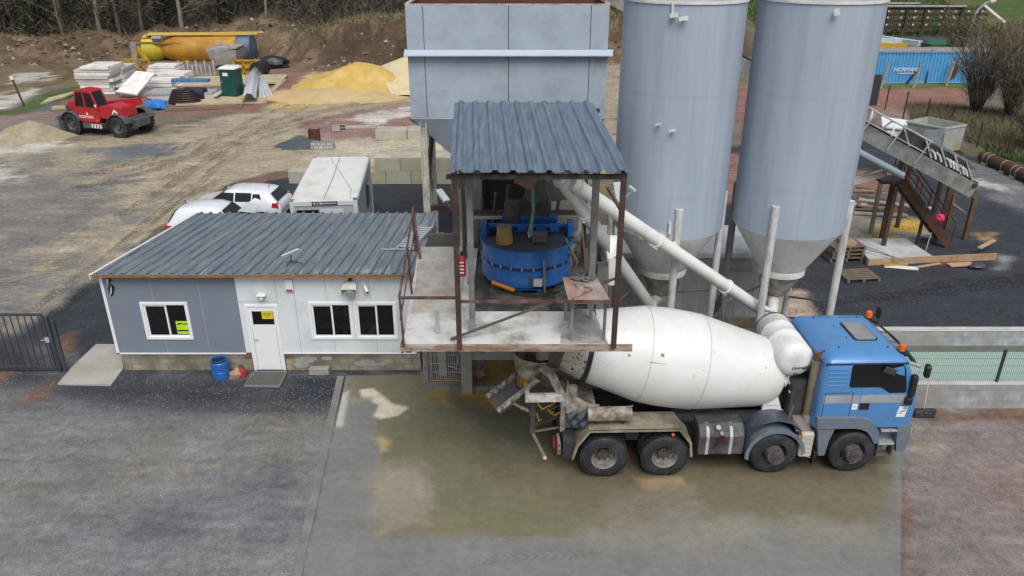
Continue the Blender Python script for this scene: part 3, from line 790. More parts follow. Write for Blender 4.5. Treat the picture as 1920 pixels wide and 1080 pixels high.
# door
dr = MB()
x0, x1, z0, z1 = DZ
for p, q, r_, s_ in ((x0, x1, z1 - .07, z1), (x0, x0 + .07, z0, z1 - .07), (x1 - .07, x1, z0, z1 - .07)): dr.bx(p, q, OYF - .03, OYF + .05, r_, s_)
door = dr.build("door", UPVC, office, bevel=.006)
gz = (1.5, 1.92)
b = MB(); wall_cells(b, x0 + .07, x1 - .07, z0 + .02, z1 - .072, OYF - .012, OYF + .03, [(x0 + .17, x1 - .14, *gz)]); b.build("door_leaf", UPVC, door)
b = MB(); b.bx(x0 + .17, x1 - .14, OYF + .005, OYF + .01, *gz); b.build("door_glass", GLASS, door)
b = MB(); b.bx(x0 + .12, x0 + .128, OYF - .016, OYF - .0125, .1, 1.4); b.bx(x1 - .128, x1 - .12, OYF - .016, OYF - .0125, .1, 1.4); b.build("panel_joint", STEEL, door)
MB().tube((x0 + .14, OYF - .05, 1.05), (x0 + .26, OYF - .05, 1.05), .012).tube((x0 + .14, OYF - .05, 1.05), (x0 + .14, OYF - .012, 1.05), .012).build("door_handle", STEEL_L, door)
notice(door, x0 + .44, x1 - .16, 1.68, 1.91, OYF - .002, SIGN_Y, [(.12, .9, .72, .78), (.1, .85, .58, .63), (.1, .85, .42, .47), (.2, .7, .25, .3)])
# roof: ribbed sheets falling to the back
RA, RB = Vector((-11.27, 19.12, 3.14)), Vector((-11.25, 26.45, 2.33))
def ribbed(mb, x0a, x1a, ya, za, x0b, x1b, yb, zb, nrib, h=.045, w=.09, base_t=.012, minor=2):
    """ribbed sheet between a front edge and a back edge"""
    prof = []
    p = 1.0 / nrib
    for k in range(nrib):
        c = (k + .5) * p; hw = w / (x1a - x0a) / 2
        prof += [(c - p / 2 + .0, 0)] if k == 0 else []
        prof += [(c - hw * 1.5, 0), (c - hw * .7, h), (c + hw * .7, h), (c + hw * 1.5, 0)]
        if k < nrib - 1:
            for j in range(minor):
                cc = c + p * (j + 1) / (minor + 1); prof += [(cc - hw * .5, 0), (cc, .006), (cc + hw * .5, 0)]
    prof += [(1, 0)]
    n = len(prof); vs = []
    for x0_, x1_, y, z in ((x0a, x1a, ya, za), (x0b, x1b, yb, zb)):
        vs += [(x0_ + (x1_ - x0_) * t, y, z + hh) for t, hh in prof]
    mb.add(vs, [(i, i + 1, n + i + 1, n + i) for i in range(n - 1)])
    m2 = [(x, y, z - base_t) for x, y, z in vs]
    mb.add(m2, [(i + 1, i, n + i, n + i + 1) for i in range(n - 1)])
    b = len(mb.v)
    mb.add(vs[:n] + m2[:n], [(i, n + i, n + i + 1, i + 1) for i in range(n - 1)])
    mb.add(vs[n:] + m2[n:], [(i, i + 1, n + i + 1, n + i) for i in range(n - 1)])
    mb.add([vs[0], vs[n], m2[n], m2[0]], [(0, 1, 2, 3)]); mb.add([vs[n - 1], vs[-1], m2[-1], m2[n - 1]], [(0, 1, 2, 3)])
a = MB(); ribbed(a, RA.x, -2.66, RA.y, RA.z, RB.x, -2.62, RB.y, RB.z, 26, h=.065, w=.065, minor=2)
roof = a.build("roof", ROOF, office, recalc=False)
a = MB(); a.slab([(RA.x - .05, RA.y - .01, RA.z + .03), (RA.x + .03, RA.y - .01, RA.z + .03), (RB.x + .03, RB.y, RB.z + .03), (RB.x - .05, RB.y, RB.z + .03)], .02)
a.bx(RA.x - .07, RA.x - .05, RA.y - .01, RA.y + .02, 3.0, 3.17); a.build("verge_trim", UPVC, roof)
a = MB(); a.bx(RA.x, -2.66, RA.y + .012, RA.y + .035, 3.06, 3.126)
for k in range(26):
    x = RA.x + (k + .5) * (8.61 / 26); a.bx(x - .05, x + .05, RA.y + .003, RA.y + .012, 3.09, 3.165)
a.build("eaves_foam", mat("ochre_foam_edge", (.36, .17, .035), .9, var=.3, vs=9, dirt=(.18, .09, .03), damt=.4, ds=6), roof)
rnd = random.Random(12); a = MB()
for k in range(150):
    x = RA.x + .15 + rnd.random() ** .8 * 8.3; pan = (x - RA.x) / (8.61 / 26) % 1
    if pan < .2 or pan > .8: continue
    if k < 110: y0 = RA.y + rnd.random() ** 2 * 2.2; L_ = rnd.uniform(.3, 1.3) * (1.6 if x < -7.5 else .6)
    else: y0 = RA.y + rnd.uniform(.05, .25); x = -6.0 + rnd.random() * 3.2; L_ = rnd.uniform(.3, .7)
    w_ = rnd.uniform(.006, .02) * (1.6 if k >= 110 else 1); zz = lambda y: RA.z + (RB.z - RA.z) * (y - RA.y) / (RB.y - RA.y) + .009
    a.add([(x - w_, y0, zz(y0)), (x + w_, y0, zz(y0)), (x + w_ * .3, y0 + L_, zz(y0 + L_)), (x - w_ * .5, y0 + L_ * .9, zz(y0 + L_ * .9))], [(0, 1, 2, 3)])
a.build("chalky_streaks", mat("chalky_wear", (.38, .4, .42), .7, var=.15), roof)
a = MB(); a.slab([(-9.75, 26.3, 2.46), (-9.2, 26.2, 2.44), (-9.0, 26.6, 2.55), (-9.5, 26.75, 2.62)], .01); a.build("loose_flashing", mat("translucent_sheet", (.4, .44, .43), .4), roof)
# torn cladding by the corner
a = MB()
a.prism([(-11.02, 2.98), (-10.9, 2.86), (-10.99, 2.8), (-10.88, 2.66), (-10.95, 2.45), (-11.03, 2.36), (-11.08, 2.6), (-11.0, 2.74), (-11.06, 2.86)], OYF - .012, OYF - .002)
a.build("torn_cladding", BLACK, office)
a = MB(); a.slab([(-11.0, OYF - .02, 2.62), (-10.93, OYF - .06, 2.72), (-10.97, OYF - .05, 2.5), (-11.03, OYF - .02, 2.42)], .004); a.slab([(-11.05, OYF - .02, 2.9), (-10.97, OYF - .05, 2.93), (-11.0, OYF - .05, 2.8), (-11.06, OYF - .02, 2.76)], .004)
a.build("torn_flap", WHITE_PANEL, office)

# fittings on the front wall
t = thing("wall_light", "small white lamp under a cap above the office door", "lamp", (-6.88, OYF, 2.42))
MB().bx(-7.0, -6.76, OYF - .16, OYF, 2.43, 2.455).build("cap", UPVC, t)
MB().rev([(0, 0), (.05, .1), (.06, .5), (.045, .9), (0, 1)], (-6.88, OYF - .08, 2.31), (-6.88, OYF - .08, 2.43), 14).build("lamp_glass", mat("frosted_glass", (.75, .78, .75), .3), t)
t = thing("alarm_box", "white alarm box with a red strip below the office eaves", "alarm", (-6.07, OYF, 2.66))
MB().bx(-6.19, -5.98, OYF - .08, OYF, 2.55, 2.9).build("housing", UPVC, t, bevel=.015)
MB().bx(-6.17, -6.0, OYF - .088, OYF - .08, 2.565, 2.62).build("red_lens", mat("red_lens", (.5, .03, .03), .3), t)
t = thing("floodlight", "hooded outdoor floodlight with a round lens on the white wall", "lamp", (-4.42, OYF, 2.62))
h = MB(); h.slab([(-4.62, OYF - .34, 2.73), (-4.2, OYF - .34, 2.73), (-4.26, OYF - .05, 2.86), (-4.56, OYF - .05, 2.86)], .012)
h.slab([(-4.62, OYF - .34, 2.5), (-4.62, OYF - .34, 2.73), (-4.56, OYF - .05, 2.86), (-4.56, OYF - .05, 2.6)], .012); h.slab([(-4.2, OYF - .34, 2.73), (-4.2, OYF - .34, 2.5), (-4.26, OYF - .05, 2.6), (-4.26, OYF - .05, 2.86)], .012)
h.build("hood", mat("lamp_beige", (.5, .5, .43), .5), t)
MB().rev([(0, 0), (.12, 0), (.13, .3), (.1, 1)], (-4.41, OYF - .27, 2.56), (-4.41, OYF - .06, 2.66), 18).build("lens", mat("lamp_lens", (.45, .47, .42), .2), t)
MB().bx(-4.46, -4.36, OYF - .07, OYF, 2.6, 2.92).path([(-4.41, OYF - .04, 2.9), (-4.39, OYF - .05, 3.0), (-4.38, OYF + .0, 3.06)], .012).build("bracket", DARK, t)
t = thing("security_camera", "little white bullet camera on the wall beside the floodlight", "camera", (-4.0, OYF, 2.62))
MB().tube((-4.02, OYF - .06, 2.72), (-3.93, OYF - .22, 2.6), .045).build("housing", UPVC, t)
MB().tube((-3.93, OYF - .221, 2.5995), (-3.926, OYF - .228, 2.594), .04).build("lens", BLACK, t)
MB().tube((-4.05, OYF, 2.78), (-4.02, OYF - .07, 2.74), .025).rev([(.05, 0), (.05, 1)], (-4.05, OYF, 2.78), (-4.05, OYF - .02, 2.78), 14).build("bracket", UPVC, t)

# roof things
def rz(y): return RA.z + (RB.z - RA.z) * (y - RA.y) / (RB.y - RA.y)
cpos = P(548, 503, 20.0)
t = thing("satellite_dish", "flat white satellite panel on a tripod standing on the ribbed roof", "antenna", (cpos.x, 20.0, rz(20.0) + .03))
bz = rz(20.0) + .03; cx = cpos.x
top = P(548, 478, 20.0)
a = MB(); a.tube((cx, 20.0, bz + .06), (cx, 20.0, top.z), .018)
for an in (0.2, 2.3, 4.4): a.beam((cx, 20, bz + .12), (cx + .3 * math.cos(an), 20 + .26 * math.sin(an), bz + .01 - .02 * math.sin(an)), .025, .02)
a.build("tripod", DARK, t)
p1, p2 = P(530, 484, 19.95), P(563, 470, 19.95)
d = (p2 - p1).normalized(); up = Vector((d.z * .2 - .15, -.45, .5)).normalized(); up = (up - d * up.dot(d)).normalized()
c0 = (p1 + p2) / 2 + Vector((0, 0, .02))
MB().slab([c0 - d * .27 - up * .08, c0 + d * .27 - up * .08, c0 + d * .27 + up * .08, c0 - d * .27 + up * .08], .03).build("panel", UPVC, t, bevel=.008)
lad_a, lad_b = Vector((-3.42, 21.5, rz(21.5) + .08)), Vector((-3.0, 24.2, rz(24.2) + .1))
t = thing("ladder", "pale aluminium ladder lying on the roof near its right end", "ladder", (-3.3, 22, rz(22)))
wv = Vector((.46, -.04, 0))
MB().beam(lad_a, lad_b, .06, .08).beam(lad_a + wv, lad_b + wv * .9, .06, .08).beam(lad_a - Vector((.45, .02, .02)), lad_a + wv + Vector((.35, 0, 0)), .04, .05).build("rail", STEEL_L, t)
a = MB()
for k in range(1, 11):
    p = lad_a.lerp(lad_b, k / 11); a.tube(p, p + wv, .032, n=8)
a.build("rung", STEEL_L, t)

# ---------------------------------------------------------------- bits in front of the office
g = G(416, 707)
t = thing("plastic_drum", "open blue plastic drum against the block base beside the door", "drum", g)
MB().rev([(.21, 0), (.235, .04), (.24, .4), (.225, .43), (.24, .46), (.24, .86), (.205, .93), (.215, .95), (.215, 1), (.19, 1), (.185, .9)], g, g + Vector((0, 0, .6)), 28, caps=False).build("barrel", mat("blue_plastic", (.02, .13, .45), .4, var=.1), t)
MB().rev([(0, 0), (.19, 0)], g + Vector((0, 0, .53)), g + Vector((0, 0, .54)), 24, caps=False).build("contents", VOID, t)
a = MB(); a.rev([(.243, .2), (.243, .75)], g, g + Vector((0, 0, .6)), 8, caps=False, a0=2.2, a1=2.9); a.build("paper_tag", UPVC, t)
MB().rev([(.222, 0), (.222, 1)], g + Vector((0, 0, .555)), g + Vector((0, 0, .59)), 28, caps=False).build("rim_band", BLACK, t)
g = G(455, 706)
t = thing("fuel_can", "small red jerry can by the door step", "can", g)
MB().rev([(.1, 0), (.115, .05), (.115, .7), (.08, .88), (.04, .92), (.04, 1)], g, g + Vector((0, 0, .32)), 16).build("body", mat("red_plastic", (.35, .03, .04), .45), t)
MB().path([g + Vector((-.07, 0, .26)), g + Vector((-.06, 0, .37)), g + Vector((.06, 0, .37)), g + Vector((.07, 0, .26))], .014).build("handle", BLACK, t)
g = G(441, 708)
random.seed(4)
a = MB(); rings = []
for i, (zz, rr) in enumerate(((0, .16), (.06, .19), (.16, .17), (.26, .1), (.33, .03))):
    rings.append([g + Vector((rr * (1 + random.uniform(-.3, .3)) * math.cos(k / 10 * 6.283) + zz * .3, rr * .7 * (1 + random.uniform(-.3, .3)) * math.sin(k / 10 * 6.283), zz + random.uniform(-.02, .02) * (i > 0))) for k in range(10)])
a.ring_loft(rings); tag(a.build("paper_sack", mat("kraft_paper", (.4, .24, .15), .85, var=.2), loc=g), "crumpled brown paper sack between the blue drum and the red can", "sack")
c = [G(478, 697, .05), G(538, 697, .05), G(524, 725, .05), G(458, 724, .05)]
t = thing("entrance_grate", "galvanised grate mat lying in front of the office door", "mat", (c[0].x, c[0].y, 0))
a = MB()
for i in range(4): a.beam(c[i], c[(i + 1) % 4], .03, .05)
a.build("frame", STEEL, t)
a = MB()
for k in range(1, 26): a.beam(c[0].lerp(c[1], k / 26), c[3].lerp(c[2], k / 26), .012, .03)
for k in range(1, 9): a.beam(c[0].lerp(c[3], k / 9), c[1].lerp(c[2], k / 9), .008, .02)
a.slab([p - Vector((0, 0, .035)) for p in c], .01)
a.build("bars", mat("dull_grate", (.16, .165, .16), .6, var=.2, dirt=(.22, .18, .1), damt=.35, ds=3), t)
g = G(599, 703)
a = MB(); a.bx(g.x - .29, g.x + .27, g.y, g.y + .2, 0, .19)
tag(a.build("concrete_block", CONC, bevel=.01, loc=g), "hollow grey block used as a step below the white wall", "block")
g2 = G(600, 697)
a = MB(); a.bx(g2.x - .2, g2.x + .3, g2.y + .12, g2.y + .2, .0, .28); a.bx(g2.x - .24, g2.x - .16, g2.y + .0, g2.y + .118, 0, .24)
tag(a.build("concrete_slab", mat("dark_concrete", (.14, .135, .12), .85), bevel=.01, loc=g2), "dark concrete slab propped behind the block step", "slab")
# path slab at the corner
s = [G(108, 719, .05), G(208, 721, .05), G(231, 690, .05), G(227, 645, .05), G(180, 645, .05)]
tag(MB().slab([s[0], s[1], s[2], G(133, 690, .05)], .12).slab([G(133, 689.4, .05), G(231, 689.4, .05), s[3], s[4]], .12).build("path", mat("path_concrete", (.42, .405, .36), .8, var=.08, dirt=(.33, .31, .26), damt=.4, ds=.8)), kind="structure")
# gate
gy = 19.35
t = thing("metal_gate", "dark barred metal gate at the left edge of the yard", "gate", (-14, gy, 0))
gx0, gx1 = -17.6, -13.05
a = MB(); a.bx(gx0, gx1, gy - .03, gy + .03, 1.8, 1.87); a.bx(gx0, gx1, gy - .03, gy + .03, .12, .19); a.bx(gx1 - .06, gx1, gy - .03, gy + .03, .19, 1.8); a.bx(gx0, gx1, gy - .02, gy + .02, .06, .1)
a.build("gate_frame", mat("dark_gate_paint", (.05, .055, .07), .45), t, bevel=.006)
a = MB(); x = gx0 + .1
while x < gx1 - .1: a.bx(x, x + .024, gy - .012, gy + .012, .19, 1.8); x += .196
a.build("gate_bars", mat("dark_gate_paint", (.05, .055, .07), .45), t)
a = MB(); a.bx(gx1 + .03, gx1 + .13, gy - .05, gy + .05, 0, 1.78); a.bx(gx1 + .2, gx1 + .28, gy - .04, gy + .04, 0, 1.66); a.build("gate_post", mat("dark_gate_paint", (.05, .055, .07), .45), t, bevel=.006)
a = MB(); a.bx(gx1 - .09, gx1 + .03, gy - .055, gy - .031, .98, 1.14); a.tube((gx1 - .2, gy - .06, 1.06), (gx1 - .04, gy - .06, 1.06), .012); a.build("latch", STEEL_L, t)

# ---------------------------------------------------------------- a person at the desk behind the window
def skin_person(loc):
    o = thing("person", "person in a dark red top seated behind the office window, chin on hand", "person", loc)
    V = [(0, 0, .55), (0, -.02, .75), (0, -.05, .98), (0, -.06, 1.12), (0, -.09, 1.2), (0, -.1, 1.29), (0, -.1, 1.38)]      # pelvis .. crown
    Rr = [.15, .14, .16, .07, .055, .088, .07]
    E = [(i, i + 1) for i in range(6)]
    def ch(start, pts, rad):
        prev = start
        for p, r in zip(pts, rad):
            V.append(p); Rr.append(r); E.append((prev, len(V) - 1)); prev = len(V) - 1
        return prev
    for s in (-1, 1):
        ch(0, [(s * .12, -.08, .52), (s * .13, -.45, .5), (s * .13, -.48, .1), (s * .13, -.58, .05)], [.09, .065, .05, .035])
    w1 = ch(2, [(.19, -.05, 1.02), (.26, -.16, .82), (.17, -.33, .98), (.09, -.26, 1.13)], [.07, .05, .04, .028])
    w2 = ch(2, [(-.19, -.05, 1.02), (-.26, -.12, .8), (-.16, -.4, .78), (-.1, -.48, .78)], [.07, .05, .04, .028])
    for w, d, fl in ((w1, Vector((-.35, .35, .85)), 1), (w2, Vector((.5, -.8, -.1)), 1)):
        base = Vector(V[w]); d.normalize(); side = d.cross(Vector((0, 1, .3))).normalized()
        for k, L in enumerate((.075, .085, .08, .065)):
            q = base + side * (.018 * (k - 1.5)) + d * .04
            ch(w, [tuple(q), tuple(q + d * L * .5 + Vector((0, .006, 0))), tuple(q + d * L + Vector((0, .016, 0)))], [.009, .0085, .007])
        q = base + side * -.035 + d * .01
        ch(w, [tuple(q), tuple(q - side * .02 + d * .04)], [.01, .008])
    me = bpy.data.meshes.new("body"); me.from_pydata(V, E, []); b = link(bpy.data.objects.new("body", me)); b.parent = o
    b.modifiers.new("skin", 'SKIN'); sv = me.skin_vertices[0].data
    for i, r in enumerate(Rr): sv[i].radius = (r, r * .92)
    sv[0].use_root = True
    ss = b.modifiers.new("sub", 'SUBSURF'); ss.levels = ss.render_levels = 1
    me.materials.append(mat("skin", (.5, .27, .2), .5))
    a = MB(); L = Vector(loc)
    a.rev([(.17, 0), (.185, .3), (.19, .7), (.12, .9), (.075, 1)], L + Vector((0, -.0, .5)), L + Vector((0, -.065, 1.12)), 18)
    for p in (((.19, -.05, 1.02), (.265, -.16, .82)), ((-.19, -.05, 1.02), (-.265, -.12, .8))): a.tube(L + Vector(p[0]), L + Vector(p[1]), .085, .065)
    a.tube(L + Vector((.265, -.16, .82)), L + Vector((.18, -.32, .97)), .064, .05); a.tube(L + Vector((-.265, -.12, .8)), L + Vector((-.17, -.38, .78)), .064, .05)
    a.build("top", mat("dark_red_cloth", (.16, .02, .025), .9), o)
    a = MB(); hd = L + Vector((0, -.1, 1.33))
    a.rev([(.0, 0), (.075, .15), (.1, .5), (.098, .85), (.09, 1)], hd + Vector((0, .03, .1)), hd + Vector((0, .03, -.02)), 16); a.build("hair", mat("dark_hair", (.05, .035, .025), .8), o)
    a = MB()
    for s in (-1, 1): a.rev([(0, 0), (.011, .5), (0, 1)], hd + Vector((s * .033, -.1, -.02)), hd + Vector((s * .033, -.085, -.02)), 8)
    a.build("eyes", INK, o)
    a = MB(); a.prism([(-.012, -.075), (.012, -.075), (.004, -.02), (-.004, -.02)], hd.y - .11, hd.y - .08) if False else a.box(hd + Vector((0, -.1, -.05)), (.022, .03, .04)); a.build("nose", MATS["skin"], o, bevel=.008)
    return o
hp = P(641, 596, OYF + .6)
person = skin_person((hp.x, OYF + .75, .62 + .0))
t = thing("office_desk", "dark desk with papers standing under the two right office windows", "desk", (-4.4, OYF + .45, .62))
a = MB(); a.bx(-5.7, -3.0, OYF + .15, OYF + .5, 1.3, 1.34); a.build("desktop", mat("desk_wood", (.12, .09, .06), .5), t)
a = MB(); a.bx(-5.68, -5.63, OYF + .16, OYF + .48, .62, 1.3); a.bx(-3.07, -3.02, OYF + .16, OYF + .48, .62, 1.3); a.build("leg", DARK, t)
t = thing("office_chair", "dark office chair under the seated person", "chair", (hp.x, OYF + .8, .62))
a = MB(); a.bx(hp.x - .24, hp.x + .24, OYF + .56, OYF + 1.0, 1.02, 1.07); a.build("seat", BLACK, t, bevel=.02)
a = MB(); a.bx(hp.x - .22, hp.x + .22, OYF + 1.0, OYF + 1.05, 1.1, 1.6); a.build("backrest", BLACK, t, bevel=.02)
a = MB(); a.tube((hp.x, OYF + .78, .62), (hp.x, OYF + .78, 1.02), .03)
for k in range(5): a.beam((hp.x, OYF + .78, .66), (hp.x + .27 * math.cos(k * 1.257), OYF + .78 + .27 * math.sin(k * 1.257), .64), .04, .03)
a.build("base", BLACK, t)
# ---------------------------------------------------------------- mixing platform with its shelter
DKZ, PYF, PYB = 3.95, 13.8, 19.0
plat = thing("mixing_platform", "raised mixing platform with rusty edge, railings and a ribbed metal shelter roof", "platform", (0, 14, 0))
a = MB()
a.slab([(-2.2, PYF, DKZ), (1.95, PYF, DKZ), (1.8, 15.3, DKZ), (-2.28, 15.3, DKZ)], .05)
a.slab([(-2.28, 15.303, DKZ), (-.9, 15.303, DKZ), (-.9, PYB, DKZ), (-2.45, PYB, DKZ)], .05)
a.build("deck", DECK, plat)
a = MB(); a.slab([(-2.3, 17.0, DKZ + .003), (-1.15, 17.0, DKZ + .003), (-1.15, 19.0, DKZ + .05), (-2.42, 19.0, DKZ + .05)], .02)
a.slab([(-2.2, 15.2, DKZ + .022), (-1.12, 15.2, DKZ + .022), (-1.15, 17.0, DKZ + .024), (-2.28, 17.0, DKZ + .024)], .018); a.build("deck_board", mat("dusty_board", (.5, .48, .42), .85, var=.1, dirt=(.3, .26, .2), damt=.4, ds=1.5), plat)
a = MB(); a.slab([(.98, 13.84, DKZ + .012), (1.93, 13.84, DKZ + .012), (1.79, 14.75, DKZ + .03), (1.05, 14.7, DKZ + .02)], .008); a.slab([(1.2, 14.6, DKZ + .03), (1.78, 14.65, DKZ + .035), (1.72, 15.3, DKZ + .06), (1.3, 15.3, DKZ + .05)], .008)
a.build("deck_sheet", mat("grey_deck_sheet", (.45, .44, .42), .7, var=.15, dirt=(.22, .2, .17), damt=.45), plat)
a = MB(); a.bx(-2.25, 2.42, PYF - .06, PYF - .002, DKZ - .13, DKZ + .012); a.build("edge_beam", mat("scraped_rusty_beam", (.22, .115, .06), .7, var=.4, vs=2.5, stretch=(3, 1, 1), dirt=(.45, .42, .38), damt=.45, ds=1.5, dstretch=(1.2, 3, 6)), plat)
a = MB()
for x in (-2.1, -.6, .9): a.bx(x - .06, x + .06, PYF + .05, PYB, DKZ - .22, DKZ - .055)
a.bx(-2.25, -2.2, PYF, PYB, DKZ - .2, DKZ - .002); a.bx(-2.4, 1.7, 18.9, 19.0, DKZ - .25, DKZ - .055)
a.build("joist", DARK, plat)
# understructure
a = MB(); a.bx(-1.38, -1.08, 18.15, 18.45, 0, 3.7); a.bx(-1.08, .6, 18.2, 18.5, 1.05, 1.36); a.bx(2.2, 2.5, 18.4, 18.7, 0, 3.7); a.bx(-2.45, -2.2, 18.6, 18.9, 0, 3.7)
a.build("concrete_frame", mat("grey_precast", (.3, .295, .265), .85, dirt=(.22, .2, .15), damt=.4), plat)
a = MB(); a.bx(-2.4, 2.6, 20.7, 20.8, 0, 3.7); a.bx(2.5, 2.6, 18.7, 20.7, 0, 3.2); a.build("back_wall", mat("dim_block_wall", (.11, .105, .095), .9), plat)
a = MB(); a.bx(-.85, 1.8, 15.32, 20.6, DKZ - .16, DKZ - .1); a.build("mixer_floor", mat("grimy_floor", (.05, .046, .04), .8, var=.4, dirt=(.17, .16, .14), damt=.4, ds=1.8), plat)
# shelter
RSH = [(-1.12, 13.55, 7.6), (2.13, 13.55, 7.62), (1.9, 18.55, 7.84), (-1.36, 18.55, 7.84)]
a = MB(); ribbed(a, -1.12, 2.13, 13.55, 7.6, -1.36, 1.9, 18.55, 7.84, 10, h=.05, w=.1, minor=3)
a.build("shelter_roof", ROOF_B, plat, recalc=False)
a = MB()
for x, y in ((-1.05, 13.68), (2.03, 13.68)): a.bx(x - .05, x + .05, y - .05, y + .05, DKZ + .002, 7.58)
for x, y in ((-1.2, 18.3), (1.8, 18.3)): a.bx(x - .05, x + .05, y - .05, y + .05, DKZ - .1, 7.8)
a.build("shelter_post", BROWN_STEEL, plat)
a = MB(); a.bx(-.88, -.76, 14.3, 14.42, DKZ + .002, 7.56); a.build("side_post", STEEL, plat)
a = MB()
p0, p1 = P(853, 352, 14.35), P(893, 322, 15.6); a.beam(p0, p1, .16, .1)
a.build("angle_brace", mat("pale_channel", (.36, .34, .27), .7, dirt=(.2, .16, .1), damt=.4), plat)
a = MB(); a.bx(1.66, 1.8, 15.4, 15.54, DKZ - .1, 7.66)
q = P(1136, 440, 15.2); a.build("grey_post", STEEL, plat)
a = MB(); a.beam(P(1140, 352, 15.3), P(1168, 400, 14.0), .06, .06); a.build("rusty_brace", mat("faded_rust", (.2, .13, .1), .8), plat)
a = MB()
for y, z in ((13.7, 7.55), (16.0, 7.66), (18.3, 7.78)): a.bx(-1.2, 2.05, y - .03, y + .03, z - .12, z - .03)
a.build("purlin", DARK, plat)
# rails
a = MB(); zr = DKZ + 1.0
a.beam((-2.2, 13.72, zr + .08), (-1.05, 13.72, zr + .08), .05, .05); a.beam((-1.0, 13.72, zr), (2.0, 13.72, zr), .05, .05)
a.beam((-2.17, 13.72, DKZ + .002), (-2.19, 13.72, zr + .08), .045, .045)
a.beam((-2.2, 13.74, zr + .08), (-2.5, 18.8, zr + .2), .045, .045); a.beam((-2.5, 18.8, DKZ), (-2.5, 18.8, zr + .2), .07, .09)
a.beam((-2.5, 18.8, zr + .1), (-2.32, 18.2, DKZ + .05), .06, .06)
a.beam((-2.3, 16.2, DKZ), (-2.34, 16.2, zr + .12), .045, .045); a.beam((-2.22, 13.8, DKZ + .55), (-2.5, 18.8, DKZ + .6), .03, .03)
a.build("railing", mat("dark_red_rail", (.085, .035, .03), .7, var=.3, dirt=(.18, .13, .12), damt=.4, ds=4), plat)
a = MB(); a.beam(P(845, 636, 13.95), P(1165, 518, 14.9), .05, .04); a.build("loose_bar", mat("rust_grey_bar", (.11, .085, .075), .7, var=.3), plat)
a = MB(); a.bx(-1.58, -1.5, 14.25, 14.31, DKZ + .025, DKZ + .52); a.build("stub_post", STEEL_L, plat)
a = MB(); a.bx(-.98, 1.62, 18.2, 18.26, 5.05, 5.12); a.build("cross_bar", mat("dusty_bar", (.33, .3, .25), .8), plat)

# mesh panel, block kerb and stored things below
t = thing("mesh_panel", "grey wire mesh panel closing the space under the platform", "fence", (-2, 18.4, 0))
x0, x1, y = -2.32, -1.12, 18.55
def wire_panel(mb, x0, x1, y, z0, z1, px, pz, r=.004, dark=0):
    n = int((x1 - x0) / px); 
    for k in range(n + 1):
        x = x0 + (x1 - x0) * k / n; mb.beam((x, y, z0), (x, y, z1), r * 2, r * 2)
    n = max(1, int((z1 - z0) / pz))
    for k in range(n + 1):
        z = z0 + (z1 - z0) * k / n; mb.beam((x0, y - r * 2, z), (x1, y - r * 2, z), r * 2.4, r * 2.4)
a = MB(); wire_panel(a, x0 + .06, x1, y, .2, 2.1, .055, .24, .006); a.build("wire_mesh", STEEL_L, t)
a = MB(); a.bx(x0 - .1, x0 + .02, y - .06, y + .06, .15, 2.3); a.build("post", STEEL, t)
t = thing("block_kerb", "low grey block kerb in front of the mesh panel under the platform", "kerb", (-1, 18.4, 0))
a = MB(); a.bx(-2.5, .4, 18.3, 18.42, .0, .16); a.build("blocks", block_mat("kerb_blocks", .5, .3, (.19, .185, .16), (.17, .165, .15), (.08, .08, .07), .012), t)
a = MB(); a.slab([(-2.4, 18.423, .15), (2.4, 18.423, .15), (2.4, 20.6, .15), (-2.4, 20.6, .15)], .1); tag(a.build("sandy_floor", mat("yellow_sandy_floor", (.33, .23, .07), .9, var=.2, dirt=(.16, .14, .11), damt=.45, ds=.8)), kind="structure")
g = P(895, 690, 18.9)
random.seed(11)
def lumpy(center, rx, ry, rz_, seed, n=10, m=7, amp=.25):
    rnd = random.Random(seed); rings = []
    for i in range(m):
        th = math.pi * (i + .5) / m; ring = []
        for k in range(n):
            q = 1 + rnd.uniform(-amp, amp); an = 2 * math.pi * k / n
            ring.append(Vector(center) + Vector((rx * math.sin(th) * math.cos(an) * q, ry * math.sin(th) * math.sin(an) * q, -rz_ * math.cos(th))))
        rings.append(ring)
    return rings
a = MB(); a.ring_loft(lumpy((g.x + .05, 18.8, .42), .22, .18, .3, 3)); tag(a.build("plastic_sack", mat("pinkish_sack", (.38, .26, .24), .5, var=.3, vs=5, dirt=(.1, .05, .045), damt=.45, ds=5), loc=(g.x, 18.8, .15)), "pinkish plastic sack slumped under the platform beside the concrete post", "sack")
a = MB(); a.bx(-2.05, -1.82, 18.85, 19.1, .15, 1.9); a.tube((-2.15, 19.0, 1.3), (-2.15, 19.0, 2.2), .06); tag(a.build("control_cabinet", STEEL_L, bevel=.02, loc=(-1.95, 19, .15)), "narrow grey cabinet standing behind the mesh panel", "cabinet")
a = MB()
for p, q in (((-1.55, 18.62, .5), (-1.35, 18.62, 1.5)), ((-1.75, 18.62, .62), (-1.35, 18.6, .5))): a.tube(p, q, .02)
tag(a.build("steel_rods", STEEL_L, loc=(-1.5, 18.62, .15)), "two pale rods stuck in the mesh panel", "rods")
a = MB(); a.tube((.1, 19.4, .35), (1.1, 19.2, .8), .1); a.tube((.2, 19.6, .25), (1.6, 19.5, .25), .07); tag(a.build("pipe_offcuts", mat("dull_olive_pipe", (.12, .1, .07), .8), loc=(.6, 19.4, .15)), "dull pipe offcuts lying in the dark under the mixer", "pipes")

